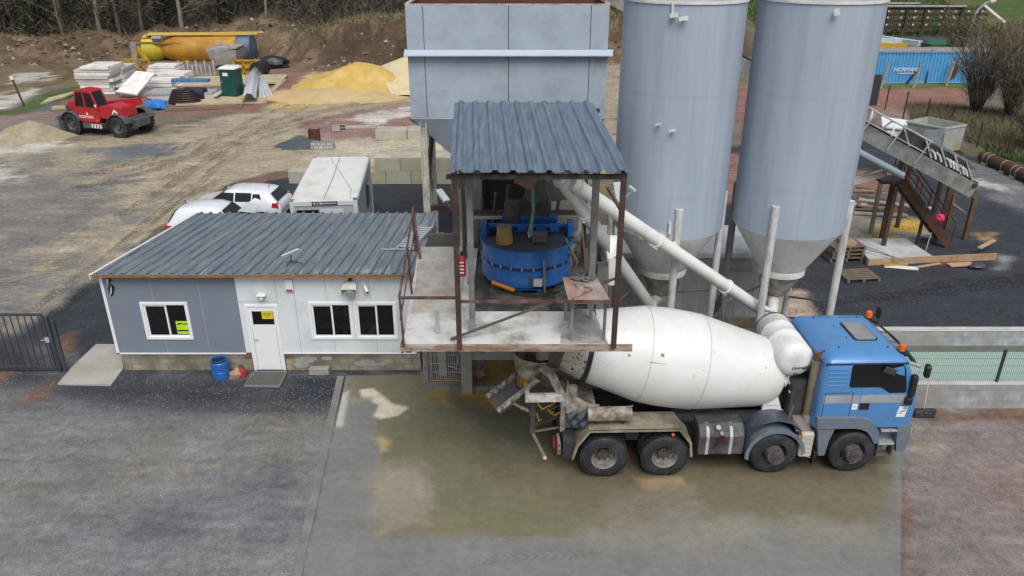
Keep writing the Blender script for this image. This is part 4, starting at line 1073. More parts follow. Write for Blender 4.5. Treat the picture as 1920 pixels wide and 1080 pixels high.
# ---------------------------------------------------------------- pan mixer
MC = Vector((.36, 17.4, -.2)); MR = 1.09
mixer = thing("concrete_mixer", "bright blue round pan mixer under the shelter roof", "mixer", (MC.x, MC.y, DKZ))
BLUE = mat("bright_blue_paint", (.008, .12, .42), .35, var=.15, coat=.25, dirt=(.012, .05, .14), damt=.35, ds=2, dstretch=(1, 1, .5))
zt = 4.92
def mz(z): return MC + Vector((0, 0, z))
MB().rev([(MR - .03, 0), (MR, .02), (MR, .2), (MR - .01, .22), (MR - .01, .45), (MR - .05, .47), (MR - .05, .53), (MR - .01, .55), (MR - .01, .93), (MR + .035, .95), (MR + .035, 1.0), (MR - .02, 1.0), (MR - .02, .985)], mz(4.22), mz(zt + .2), 56, caps=False).build("pan", BLUE, mixer)
MB().rev([(MR - .042, 0), (MR - .042, 1)], mz(4.635), mz(4.695), 56, caps=False).build("band", mat("navy_band", (.006, .02, .1), .5), mixer)
a = MB()
for k in range(26):
    an = k / 26 * 6.283; a.box(mz(4.7) + Vector((math.cos(an) * (MR - .0), math.sin(an) * (MR - .0), 0)), (.035, .035, .09), an)
a.build("clamps", mat("clamp_steel", (.3, .32, .34), .4, .5), mixer)
MB().rev([(0, 0), (MR - .02, 0)], mz(zt + .17), mz(zt + .18), 48, caps=False).build("lid", mat("grimy_blue_lid", (.03, .05, .07), .55, var=.4, dirt=(.07, .07, .06), damt=.5, ds=3), mixer)
# rear upright guard with cut-outs and side lugs
a = MB(); a.bx(MC.x - .95, MC.x + .95, 17.65, 17.73, zt, zt + .2); a.bx(MC.x - .6, MC.x + .75, 18.0, 18.3, zt, zt + .26)
a.build("rear_guard", BLUE, mixer, bevel=.01)
a = MB()
for s in (-1, 1):
    a.bx(MC.x + s * 1.03 - .07, MC.x + s * 1.03 + .07, 17.35, 17.75, zt - .22, zt + .3)
a.build("side_lug", BLUE, mixer, bevel=.015)
a = MB()
for x in (-.8, -.35, .1, .45, .78): a.bx(MC.x + x, MC.x + x + .12, 17.635, 17.648, zt + .04, zt + .12)
a.bx(MC.x - .88, MC.x - .68, 17.5, 17.7, zt + .005, zt + .1); a.build("vents", VOID, mixer)
a = MB(); a.slab([(MC.x + .12, 16.95, zt + .02), (MC.x + .45, 16.95, zt + .02), (MC.x + .47, 17.25, zt + .07), (MC.x + .1, 17.25, zt + .07)], .02); a.bx(MC.x + .1, MC.x + .47, 17.25, 17.28, zt, zt + .16); a.build("hatch", mat("dark_hatch", (.09, .09, .08), .7), mixer)
a = MB()
a.tube((MC.x - .35, 18.0, zt + .05), (MC.x - .35, 18.0, zt + .65), .2); a.tube((MC.x + .2, 18.4, zt), (MC.x + .2, 18.4, zt + 1.1), .24); a.bx(MC.x - .1, MC.x + .55, 18.0, 18.7, zt + .26, zt + .6)
a.build("gearbox", DARK, mixer)
a = MB(); a.tube((MC.x + .22, 18.3, zt + .5), (MC.x + .22, 18.3, zt + 1.25), .26); a.rev([(.28, 0), (.28, 1)], (MC.x + .22, 18.3, zt + 1.25), (MC.x + .22, 18.3, zt + 1.3), 20); a.build("motor", mat("dusty_motor", (.1, .095, .08), .8, dirt=(.09, .085, .07), damt=.5), mixer)
# side motor at the right
a = MB(); p = P(1068, 462, 17.2); a.tube(p + Vector((-.08, -.25, -.12)), p + Vector((.1, .12, .1)), .11); a.tube(p + Vector((.1, .12, .1)), p + Vector((.18, .28, .2)), .15); a.tube(p + Vector((.05, 0, .12)), p + Vector((.2, -.04, .2)), .07)
a.build("side_motor", mat("grey_motor", (.2, .22, .24), .5, .3, dirt=(.1, .09, .08), damt=.4), mixer)
# front gate cylinder, plate, stripes
a = MB(); a.beam(mz(4.1) + Vector((.4, -MR - .02, 0)), mz(4.98) + Vector((.36, -MR - .015, 0)), .055, .03, up=(0, 1, 0)); a.build("hose_strip", mat("grey_strip", (.12, .12, .12), .6), mixer)
a = MB(); a.bx(MC.x + .13, MC.x + .33, 16.23, 16.3, 4.12, 4.3); a.build("label_plate", STEEL_L, mixer)
a = MB(); a.box(mz(4.4) + Vector((.22, -MR + .0, 0)), (.36, .06, .2)); a.build("plate_shadow", DARK, mixer)
a = MB(); a.tube(mz(4.22) + Vector((.28, -MR + .02, -.04)), mz(4.05) + Vector((.28, -MR + .05, 0)), .07); a.bx(MC.x - .3, MC.x + .3, 16.35, 16.5, 3.97, 4.0); a.build("gate_drive", BLUE, mixer)
a = MB(); a.tube((MC.x - .82, 16.52, 4.1), (MC.x - .3, 16.3, 3.99), .05); a.build("gate_ram", mat("orange_paint", (.55, .2, .01), .4), mixer)
a = MB(); a.rev([(MR - .1, 0), (MR - .3, 1)], mz(4.22), mz(3.95), 40, caps=False); a.rev([(.5, 0), (.75, 1)], mz(3.4) + Vector((.15, -.65, 0)), mz(4.0) + Vector((.15, -.5, 0)), 20, caps=False); a.build("discharge_cone", DARK, mixer)
a = MB()
for k in range(6):
    an = k / 6 * 6.283 + .3; a.bx(MC.x + .95 * math.cos(an) - .06, MC.x + .95 * math.cos(an) + .06, MC.y + .95 * math.sin(an) - .06, MC.y + .95 * math.sin(an) + .06, DKZ - .1, 4.03)
a.build("leg", DARK, mixer)
# things on and around the mixer
p = P(946, 446, 17.0)
t = thing("filter_sock", "ochre dust filter sock standing on the mixer lid", "filter", (p.x, 17.0, zt - .02))
MB().rev([(.19, 0), (.2, .3), (.17, .75), (.175, 1)], (p.x, 17.0, zt - .015), (p.x - .01, 17.02, zt + .38), 20).build("sleeve", mat("ochre_cloth", (.3, .2, .07), .9, var=.25, vs=4), t)
MB().rev([(.205, 0), (.205, 1)], (p.x, 17.0, zt - .015), (p.x, 17.0, zt + .015), 20).build("ring", mat("orange_ring", (.4, .17, .03), .7), t)
p = P(866, 500, 15.6)
t = thing("fire_extinguisher", "red fire extinguisher hanging on the left post beside the mixer", "extinguisher", (p.x, 15.6, 4.6))
z0 = p.z - .22
MB().rev([(.0, 0), (.085, .02), (.09, .1), (.09, .85), (.05, .97), (.0, 1)], (p.x, 15.6, z0), (p.x, 15.6, z0 + .5), 16).build("cylinder", RED, t)
MB().tube((p.x, 15.6, z0 + .5), (p.x, 15.6, z0 + .58), .03).path([(p.x, 15.6, z0 + .56), (p.x + .14, 15.6, z0 + .5), (p.x + .16, 15.6, z0 + .1), (p.x + .12, 15.6, z0 - .2)], .012).build("hose", BLACK, t)
a = MB()
for k in range(4): a.bx(p.x - .05, p.x + .05, 15.505, 15.509, z0 + .1 + k * .08, z0 + .13 + k * .08)
a.build("paper_tag", UPVC, t)
a = MB(); a.path([(p.x, 15.62, z0 + .55), (p.x + .01, 15.62, 6.2), (p.x - .02, 15.62, 7.6)], .03); tag(a.build("grey_pipe", mat("pale_pipe", (.35, .34, .31), .7, dirt=(.14, .13, .11), damt=.45), loc=(p.x, 15.62, 5)), "pale pipe running up above the fire extinguisher", "pipe")
p0, p1 = P(996, 338, 16.2), P(994, 420, 16.8)
t = thing("lifting_sling", "green lifting sling hanging above the mixer", "sling", (p0.x, 16.4, 5.3))
a = MB(); a.beam((p0.x, 16.3, 7.6), (p0.x + .06, 16.4, 5.9), .07, .012, up=(0, 1, 0)); a.beam((p0.x + .06, 16.4, 5.9), (p0.x - .03, 16.5, 5.35), .05, .012, up=(0, 1, 0)); a.beam((p0.x + .06, 16.4, 5.9), (p0.x + .02, 16.5, 5.3), .05, .012, up=(0, 1, 0)); a.build("strap", mat("green_webbing", (.11, .24, .15), .8), t)
a = MB(); a.path([(p0.x - .05, 16.5, 5.35), (p0.x - .02, 16.5, 5.22), (p0.x + .03, 16.5, 5.3)], .018); a.build("shackle", STEEL_L, t)
p = P(990, 338, 16.0)
a = MB(); a.box((p.x - .05, 16.0, p.z + .02), (.42, .3, .26), rot=Matrix.Rotation(R(25), 3, 'Y')); tag(a.build("cardboard_box", mat("cardboard_brown", (.22, .14, .09), .8), loc=(p.x, 16, p.z)), "small brown box slung under the front of the shelter roof", "box")
# table with cables at the right of the mixer
t = thing("work_table", "rough board table with cables and scraps by the right post", "table", (1.3, 14.8, DKZ))
tz = DKZ + .95
T4 = [(1.12, 13.82, tz - .02), (1.96, 13.82, tz - .02), (1.78, 14.95, tz + .02), (1.06, 14.95, tz + .02)]
MB().slab(T4, .03).build("table_top", mat("stained_board", (.36, .22, .15), .8, var=.2, vs=3, dirt=(.45, .42, .4), damt=.4, ds=1.5), t)
a = MB()
for x, y in ((1.2, 13.95), (1.86, 13.95), (1.14, 14.85), (1.68, 14.85)): a.bx(x - .03, x + .03, y - .03, y + .03, DKZ, tz - .052)
a.build("leg", STEEL, t)
rnd = random.Random(5); a = MB()
for k in range(9):
    c = Vector((1.3 + rnd.uniform(0, .38), 14.68 + rnd.uniform(0, .2), tz + .03)); pts = []
    r = rnd.uniform(.06, .14)
    for j in range(10): pts.append(c + Vector((r * math.cos(j * .8), r * .6 * math.sin(j * .8), .012 * j * rnd.uniform(.4, 1))))
    a.path(pts, .016, n=6)
tag(a.build("cable_heap", mat("dusty_cable", (.17, .18, .2), .7, var=.3), loc=(1.4, 14.8, tz)), "heap of dusty grey cables on the board table", "cable")
a = MB(); a.beam((1.2, 13.95, tz + .01), (1.62, 14.35, tz + .03), .05, .03); a.beam((1.25, 14.62, tz + .02), (1.6, 14.4, tz + .02), .03, .02); a.bx(1.3, 1.46, 14.42, 14.52, tz - .018, tz + .06)
tag(a.build("metal_scraps", mat("rusty_scrap", (.14, .075, .05), .8, dirt=(.4, .4, .4), damt=.4, ds=5), loc=(1.1, 14.4, tz)), "rusty bar and scraps lying on the board table", "scraps")
# hanging hoses and dark plant behind the mixer
a = MB()
for (x0, y0, z0, x1, y1, z1, r) in ((1.55, 16.2, 5.6, 1.45, 16.0, 4.0, .02), (1.62, 15.9, 5.2, 1.5, 15.7, 4.0, .03), (1.25, 17.0, 5.0, 1.5, 16.9, 4.3, .022), (1.3, 17.1, 4.9, 1.2, 16.8, 4.2, .02)):
    m_ = Vector(((x0 + x1) / 2 + .15, (y0 + y1) / 2 - .1, (z0 + z1) / 2 - .15)); a.path([(x0, y0, z0), m_, (x1, y1, z1)], r, n=7)
tag(a.build("hoses", mat("dusty_hose", (.2, .18, .13), .8), loc=(1.5, 16, 4)), "loose dusty hoses hanging between the mixer and the right post", "hoses")
t = thing("weigh_hopper", "dark steel weigh hopper with a black mouth behind the mixer", "hopper", (0, 20.5, DKZ))
a = MB(); a.bx(-1.2, -.8, 19.9, 20.1, 3.8, 6.6); a.build("side_plate", mat("grey_side_plate", (.13, .135, .14), .7, var=.2), t)
a = MB(); a.bx(-.75, 1.0, 20.0, 20.05, 6.2, 6.75); a.build("header_plate", mat("dusty_header", (.2, .18, .16), .8), t)
a = MB(); a.bx(-.8, 1.0, 20.6, 20.7, 3.8, 6.3); a.bx(-.8, -.75, 20.0, 20.6, 3.8, 6.3); a.bx(1.0, 1.05, 20.0, 20.6, 3.8, 6.7); a.build("chamber", VOID, t)
a = MB(); a.slab([(1.0, 19.9, 6.3), (1.75, 20.1, 6.3), (1.75, 20.3, 4.9), (1.05, 20.1, 4.9)], .05); a.tube((.75, 19.8, 4.3), (.75, 19.8, 5.6), .3); a.build("chute_plate", mat("dusty_chute", (.1, .095, .085), .8, var=.3), t)
a = MB()
for k in range(7): a.beam((-.9 + k * .33, 19.4, 3.9), (-.75 + k * .33, 19.6, 5.1 + .2 * (k % 3)), .07, .07)
a.bx(-1.0, 1.7, 19.5, 19.6, 4.7, 4.82); a.build("support_frame", DARK, t)

# ---------------------------------------------------------------- aggregate hopper
HY, HB = 27.0, 30.6
hop = thing("aggregate_hopper", "tall grey steel aggregate hopper standing behind the shelter", "hopper", (0, 28.5, 0))
xl, xr = -3.5, 3.2; zb, zl, zt_ = 5.62, 7.72, 9.3
a = MB(); g_ = .012
cuts = [xl, -2.93, -.12, 2.6, xr]
for i in range(4):
    x0, x1 = cuts[i] + (g_ if i else 0), cuts[i + 1] - (g_ if i < 3 else 0)
    a.bx(x0, x1, HY, HY + .06, zl + .2, zt_); a.bx(x0, x1, HY, HY + .06, zb + .012, zl - .02)
a.bx(xl, xl + .06, HY + .06, HB, zb, zt_); a.bx(xr - .06, xr, HY + .06, HB, zb, zt_); a.bx(xl, xr, HB, HB + .06, zb, zt_)
a.build("wall_panels", HOPPER, hop)
a = MB(); a.bx(xl + .06, xr - .06, HY + .063, HY + .09, zb, zt_ - .02); a.build("inner_lining", mat("rusty_lining", (.11, .04, .032), .8, var=.25), hop)
a = MB(); a.bx(xl + .062, xr - .062, HB - .03, HB - .003, zb, zt_ - .02); a.bx(xl + .063, xl + .09, HY + .1, HB - .04, zb, zt_ - .02); a.bx(xr - .09, xr - .063, HY + .1, HB - .04, zb, zt_ - .02)
for x in (-1.3, .6): a.bx(x - .04, x + .04, HY + .1, HB - .04, zb, zt_ - .35)
a.build("rusty_lining", MATS["rusty_lining"], hop)
a = MB(); a.bx(xl, xr, HY + .0, HY + .06, zt_ + .001, zt_ + .05); a.bx(xl - .02, xl + .1, HY + .06, HB, zt_ + .001, zt_ + .05); a.bx(xr - .1, xr + .02, HY + .06, HB, zt_ + .001, zt_ + .05); a.build("rim", mat("pale_rim", (.5, .47, .42), .7, dirt=(.3, .22, .15), damt=.4, ds=3), hop)
a = MB(); a.prism([(HY - .003, zl + .19), (HY - .26, zl + .03), (HY - .26, zl - .0), (HY - .003, zl - .02)], xl - .1, xr + .16, 'x'); a.build("ledge", mat("hopper_ledge_paint", (.42, .48, .55), .5, var=.05), hop)
a = MB()
xb0, xb1, zc = -1.7, 1.5, 3.7
for q in ([(xl, HY, zb), (xr, HY, zb), (xb1, HY + .9, zc), (xb0, HY + .9, zc)], [(xl, HB, zb), (xl, HY, zb), (xb0, HY + .9, zc), (xb0, HB - .9, zc)], [(xr, HY, zb), (xr, HB, zb), (xb1, HB - .9, zc), (xb1, HY + .9, zc)], [(xr, HB, zb), (xl, HB, zb), (xb0, HB - .9, zc), (xb1, HB - .9, zc)]):
    a.slab(q, .04)
a.build("sloping_bottom", HOPPER, hop)
a = MB(); a.bx(xl - .01, xl + .8, HY - .03, HY + .0 - .001, zb - .45, zb - .36) if False else a.beam((xl - .02, HY + .05, zb - .05), (xb0 - .4, HY + .6, zc + .7), .1, .08); a.build("corner_angle", RUST, hop)
a = MB()
for x, y in ((-3.1, HY + .15), (-3.17, HB - .2), (2.85, HY + .15), (2.85, HB - .2)):
    a = MB(); a.bx(x - .12, x + .12, y - .02, y + .02, .02, zb - .12); a.bx(x - .12, x - .08, y - .12, y + .12, .02, zb - .12); a.bx(x + .08, x + .12, y - .12, y + .12, .02, zb - .12); a.ch = [0] * len(a.ch)
    a.build("leg", mat("weathered_white_leg", (.5, .49, .42), .7, var=.12, dirt=(.27, .2, .13), damt=.36, ds=3), hop)
a = MB(); a.tube((-3.06, HY + .3, 3.1), (-3.1, HB - .3, 4.6), .09); a.bx(-2.95, -.6, HY + .1, HY + .22, 2.2, 2.4); a.build("brace", BROWN_STEEL, hop)
a = MB(); a.bx(-3.35, -2.85, HB - .4, HB, .0, .04); a.build("base_plate", mat("tan_plate", (.3, .22, .12), .8), hop)
p = P(832, 372, 26.6)
t = thing("road_lamp", "grey street lamp head fixed beside the hopper leg", "lamp", (p.x, 26.6, p.z))
a = MB(); a.beam(P(822, 356, 26.7), P(838, 378, 26.3), .26, .12); a.build("housing", STEEL_L, t, bevel=.02)
a = MB(); a.tube(P(838, 378, 26.3), P(843, 388, 26.2), .03); a.build("bracket", DARK, t)

# ---------------------------------------------------------------- cement silos
SZ0, SZ1, SR = 4.35, 10.02, 1.47
def silo(cx, cy, label, leg_angles, seams, brackets, fitt):
    t = thing("cement_silo", label, "silo", (cx, cy, 0), group="grey cement silos")
    c = Vector((cx, cy, 0)); Z = lambda z: c + Vector((0, 0, z))
    sh = MB().rev([(SR, 0), (SR, 1)], Z(SZ0), Z(SZ1), 96, caps=False).build("shell", SILO, t)
    for i, s in enumerate(seams):
        a = MB(); a.rev([(SR + .003, 0), (SR + .003, 1)], Z(s), Z(s + .014), 96, caps=False)
        an = R(270 + (4 if i else -18)); d = Vector((math.cos(an), math.sin(an), 0)); z1 = s if i == 0 else s - .3
        a.beam(Z(s - 1.05) + d * (SR - .002), Z(s) + d * (SR - .002), .012, .012); a.build("weld_seam", SILO, sh)
    MB().rev([(SR - .02, 0), (SR + .03, 0), (SR + .03, 1), (SR - .02, 1)], Z(SZ1), Z(SZ1 + .06), 96, caps=False).build("top_rim", WHITE, t)
    MB().rev([(SR, 0), (0, 1)], Z(SZ1 + .01), Z(SZ1 + .18), 64, caps=False).build("top_cover", mat("silo_top", (.4, .38, .34), .7), t)
    MB().rev([(SR - .004, 0), (SR * .93, .1), (.64, 1)], Z(SZ0), Z(3.06), 96, caps=False).build("cone", SILO_CONE, t)
    MB().rev([(.655, 0), (.66, .05), (.66, .95), (.62, 1)], Z(3.07), Z(2.88), 64, caps=False).build("outlet_ring", WHITE, t)
    MB().rev([(.6, 0), (.56, .08), (.3, .75), (.22, .8), (.22, 1)], Z(2.885), Z(2.05), 48).build("outlet_cone", mat("grimy_outlet", (.42, .4, .36), .7, var=.25, dirt=(.25, .19, .13), damt=.42, ds=4), t)
    a = MB()
    for an in (0.5, 2.0, 3.6, 5.2):
        q = Z(2.9) + Vector((.64 * math.cos(an), .64 * math.sin(an), 0)); a.path([q, q + Vector((.08 * math.cos(an), .08 * math.sin(an), -.02)), q + Vector((.1 * math.cos(an), .1 * math.sin(an), -.2)), q + Vector((.02, 0, -.3))], .013, n=6)
    a.build("clamp_rod", DARK, t)
    for an in leg_angles:
        d = Vector((math.cos(R(an)), math.sin(R(an)), 0)); b = c + d * (SR + .02)
        a = MB(); a.tube(b + Vector((0, 0, .03)), b + Vector((0, 0, SZ0 + .85)), .1, n=16); a.slab([b + d * .0 + Vector((0, 0, 0)) + Vector((.16 * i, .16 * j, .03)) for i, j in ((-1, -1), (1, -1), (1, 1), (-1, 1))], .03); a.ch = [0] * len(a.ch)
        a.build("leg", mat("silo_leg_white", (.6, .61, .6), .5, var=.08, dirt=(.34, .32, .27), damt=.36, ds=4, dstretch=(3, 3, .6)), t)
    a = MB()
    ln = len(leg_angles)
    for i in range(ln):
        p = c + Vector((math.cos(R(leg_angles[i])), math.sin(R(leg_angles[i])), 0)) * (SR + .02); q = c + Vector((math.cos(R(leg_angles[(i + 1) % ln])), math.sin(R(leg_angles[(i + 1) % ln])), 0)) * (SR + .02)
        if i != 3: a.tube(p + Vector((0, 0, 2.3)), q + Vector((0, 0, 1.5)), .035, n=8)
    a.build("brace", STEEL, t)
    for an, z, w, h in brackets:
        d = Vector((math.cos(R(an)), math.sin(R(an)), 0)); tg = Vector((-d.y, d.x, 0)); b = Z(z) + d * (SR - .005)
        a = MB(); a.beam(b, b + d * .13, .035, .035); a.beam(b + d * .13 - tg * w / 2, b + d * .13 + tg * w / 2 + Vector((0, 0, .03)), .04, h)
        a.build("bracket", WHITE, t)
    for an, z0, z1 in fitt:
        d = Vector((math.cos(R(an)), math.sin(R(an)), 0)); b = c + d * (SR + .05)
        a = MB(); a.tube(b + Vector((0, 0, z0)), b + Vector((0, 0, z1)), .035); a.tube(b - d * .07 + Vector((0, 0, z0 + .05)), b + Vector((0, 0, z0 + .05)), .02); a.tube(b - d * .07 + Vector((0, 0, z1 - .05)), b + Vector((0, 0, z1 - .05)), .02)
        a.build("level_sensor", WHITE, t)
    return t
s1 = silo(4.19, 20.0, "grey cement silo nearer the shelter with small white brackets on its shell", [270, 0, 90, 180], [5.45, 7.95], [(250, 9.78, .18, .09), (258, 9.72, .2, .09), (244, 7.3, .12, .05), (257, 7.18, .16, .05)], [(262, 4.55, 4.85), (248, 9.75, 10.05)])
s2 = silo(7.49, 20.0, "grey cement silo nearest the yard's right side, above the truck cab", [237, 327, 57, 147], [5.6, 7.9], [(262, 9.86, .12, .14)], [])
for lg in [o for o in s2.children if o.name.startswith("leg")][3:]: lg.data.materials[0] = STEEL; lg["label"] = "galvanised rear leg between the two silos"
# white access box and bracket low on silo 1
a = MB()
for z0, z1, an0, an1 in ((3.95, 4.72, 232, 268),):
    vs = []
    n = 14
    for k in range(n + 1):
        an = R(an0 + (an1 - an0) * k / n); d = Vector((math.cos(an), math.sin(an), 0))
        sc = SR + .012
        zlow = 4.3
        vs += [Vector((4.19, 20, 0)) + d * sc + Vector((0, 0, zlow)), Vector((4.19, 20, 0)) + d * sc + Vector((0, 0, z1 - .16 * (k / n)))]
    a.add(vs, [(2 * k, 2 * k + 2, 2 * k + 3, 2 * k + 1) for k in range(n)], True)
a.build("unpainted_patch", mat("pale_bare_patch", (.5, .5, .48), .6, var=.05), s1)

# white site cabin behind the silos
t = thing("store_cabin", "light grey panelled cabin with a white roof behind the cement silos", "cabin", (5.4, 22.4, 0))
a = MB(); a.bx(2.9, 7.8, 22.3, 24.7, .28, 2.42); a.build("wall", mat("cabin_grey", (.47, .48, .5), .5, var=.06, vs=.8, dirt=(.33, .33, .33), damt=.35, ds=.8, dstretch=(3, 1, .4)), t)
a = MB(); a.bx(2.86, 7.84, 22.26, 24.74, 2.423, 2.5); a.build("roof", WHITE, t)
a = MB(); a.bx(2.9, 7.82, 22.24, 22.258, 2.34, 2.47); a.build("fascia", WHITE, t)
a = MB()
for k in range(9): a.bx(3.2 + k * .55, 3.212 + k * .55, 22.294, 22.298, .3, 2.3)
a.build("panel_joint", STEEL, t)
a = MB(); a.bx(2.9, 7.85, 22.15, 24.7, 0, .275); a.build("plinth", mat("olive_plinth", (.2, .16, .09), .9, var=.25, dirt=(.35, .3, .2), damt=.4, ds=2), t)
a = MB(); a.slab([(6.3, 22.1, 2.1), (7.4, 22.0, 2.0), (7.4, 22.24, 2.26), (6.3, 22.24, 2.3)], .05); a.build("lean_board", mat("grey_board", (.25, .24, .2), .8), t)

# screw conveyors
def screw(label, lo, hi, r, inlet, collars):
    t = thing("screw_conveyor", label, "conveyor", (lo.x, lo.y, 0), group="screw conveyors from silo to mixer")
    d = (hi - lo).normalized(); L = (hi - lo).length
    MB().tube(lo, hi, r, n=28).build("tube", mat("conveyor_white", (.74, .74, .7), .4, var=.04, dirt=(.55, .53, .47), damt=.25, ds=1.5), t)
    a = MB()
    for u in collars: a.rev([(r, 0), (r + .035, .1), (r + .035, .9), (r, 1)], lo + d * (L * u), lo + d * (L * u + .06), 28, caps=False)
    a.build("flange", WHITE, t)
    a = MB()
    for u in collars[1:-1]:
        q = lo + d * (L * u + .2); a.box(q - Vector((0, 0, r)), (.32, .12, .12), rot=Matrix.Rotation(-math.atan2(d.z, d.x), 3, 'Y'))
    a.build("access_hatch", WHITE, t)
    a = MB(); a.tube(lo + d * .15, inlet, .14, .17); a.build("inlet_spout", WHITE, t)
    a = MB(); a.tube(lo - d * .02, lo - d * .42, .13); a.tube(lo - d * .42, lo - d * .5, .1); a.build("motor", mat("deep_blue_motor", (.01, .05, .22), .4), t)
    a = MB(); q = lo + d * (L * .55); a.rev([(.05, 0), (.05, 1)], q + Vector((0, -.02, r + .03)), q + Vector((0, .02, r + .03)), 12); a.build("lifting_lug", WHITE, t)
    return t
lo1 = P(1452, 597, 19.4); hi1 = P(1072, 342, 17.0)
screw("long white screw conveyor rising from the right-hand silo to the mixer", lo1, hi1, .165, Vector((7.45, 20.0, 2.08)), [.02, .27, .62, .97])
lo2 = P(1222, 578, 19.5); hi2 = P(1048, 330, 17.0)
screw("short steep white screw conveyor from the silo nearer the shelter", lo2, hi2, .165, Vector((4.15, 20.0, 2.08)), [.02, .5, .75, .97])
# white bracket plates / box beside the shelter's right post
p = P(1138, 478, 17.3)
t = thing("cable_trunking", "open white trunking box fixed behind the shelter's right post", "box", (p.x, 17.3, p.z - .4))
a = MB(); a.slab([P(1143, 442, 17.6), P(1160, 443, 17.6), P(1164, 478, 17.2), P(1143, 486, 17.2)], .05); a.slab([P(1136, 470, 17.2), P(1150, 486, 17.2), P(1152, 530, 16.9), P(1142, 520, 16.9)], .04); a.build("panel", WHITE, t)
a = MB(); a.beam(P(1148, 486, 17.0), P(1148, 536, 16.6), .18, .1); a.build("leg", STEEL, t)
p = P(1160, 350, 17.6)
a = MB(); a.slab([P(1150, 342, 17.8), P(1172, 340, 17.8), P(1170, 380, 17.8), P(1156, 382, 17.8)], .03); a.beam(P(1180, 350, 17.4), P(1191, 358, 17.2), .04, .06); a.beam(P(1170, 372, 17.6), P(1188, 356, 17.3), .03, .03)
tag(a.build("mounting_plate", WHITE, loc=p), "white mounting plate with an arm between the shelter and the first silo", "bracket")
a = MB(); a.bx(-.0, .0, 0, 0, 0, 0) if False else a.slab([P(1104, 345, 24.0), P(1150, 352, 24.0), P(1140, 378, 23.5), P(1112, 352, 23.5)], .06)
tag(a.build("timber_boards", mat("straw_board", (.42, .33, .15), .8, var=.2), loc=(3, 24, 5)), "straw coloured board seen between the shelter and the first silo", "board")
p = P(1345, 560, 20.6)
a = MB(); a.prism([(5.75, 1.6), (6.0, 2.1), (6.05, 1.75), (5.78, 1.2)], 20.2, 20.24); a.beam((6.02, 20.2, 1.75), (6.15, 20.15, .9), .02, .02); tag(a.build("rubber_flap", mat("dark_red_flap", (.06, .03, .025), .8), loc=(5.8, 20.2, 1.2)), "dark flap hanging on the post between the silos", "flap")
# ---------------------------------------------------------------- concrete mixer truck (local: x forward, y left, z up)
TR_X, TR_Y, TR_A = 2.07, 15.8, R(1.8)
truck = thing("mixer_truck", "blue and white four-axle concrete mixer truck backed under the platform", "truck", (TR_X, TR_Y, .015), TR_A, local=True)
CAB = mat("cab_blue_paint", (.075, .23, .49), .32, var=.06, vs=1.5, coat=.35, dirt=(.085, .2, .38), damt=.3, ds=1.5)
CAB_GREY = mat("cab_grey_plastic", (.13, .165, .21), .45, var=.1, dirt=(.2, .2, .2), damt=.3, ds=2)
MUD_BEIGE = mat("muddy_beige_guard", (.3, .265, .2), .65, var=.15, dirt=(.12, .1, .07), damt=.42, ds=2)
CHASSIS = mat("blue_black_chassis", (.022, .026, .036), .55, var=.3, dirt=(.075, .07, .06), damt=.38, ds=3)
DIRTYW = mat("dirty_white_steel", (.42, .4, .35), .6, var=.2, vs=4, dirt=(.14, .1, .065), damt=.48, ds=4)
# chassis
a = MB()
for s in (-1, 1): a.bx(-1.0, 6.7, s * .42 - .05, s * .42 + .05, .78, 1.06); a.bx(-.75, 4.1, s * .42 - .06, s * .42 + .06, 1.065, 1.22)
for x in (-.9, .7, 2.3, 3.3, 4.5, 5.2): a.bx(x - .06, x + .06, -.37, .37, .82, 1.02)
a.build("chassis_frame", CHASSIS, truck)
a = MB(); a.bx(-.6, 4.0, -.62, -.48, 1.06, 1.3); a.bx(-.6, 4.0, .48, .62, 1.06, 1.3); a.bx(2.2, 4.4, -.6, -.5, .85, 1.06); a.build("subframe", CHASSIS, truck)
a = MB()
for x in (1.9, 2.6, 3.2): a.bx(x, x + .25, -.66, -.623, 1.12, 1.24)
for x in (2.15, 2.75, 3.05): a.tube((x, -.64, 1.0), (x, -.58, 1.0), .05)
a.build("frame_fittings", CHASSIS, truck)
a = MB()
for x in (0, 1.4): a.tube((x, -.9, .54), (x, .9, .54), .12); a.rev([(.1, 0), (.26, .4), (.26, .6), (.1, 1)], (x, -.35, .54), (x, .35, .54), 18)
for x in (3.94, 5.77): a.tube((x, -.95, .54), (x, .95, .54), .08)
a.build("axle", CHASSIS, truck)
a = MB()
for s in (-1, 1): a.box((.7, s * .6, .72), (1.2, .12, .16)); a.box((.7, s * .62, .82), (.3, .2, .3))
a.build("suspension", CHASSIS, truck)
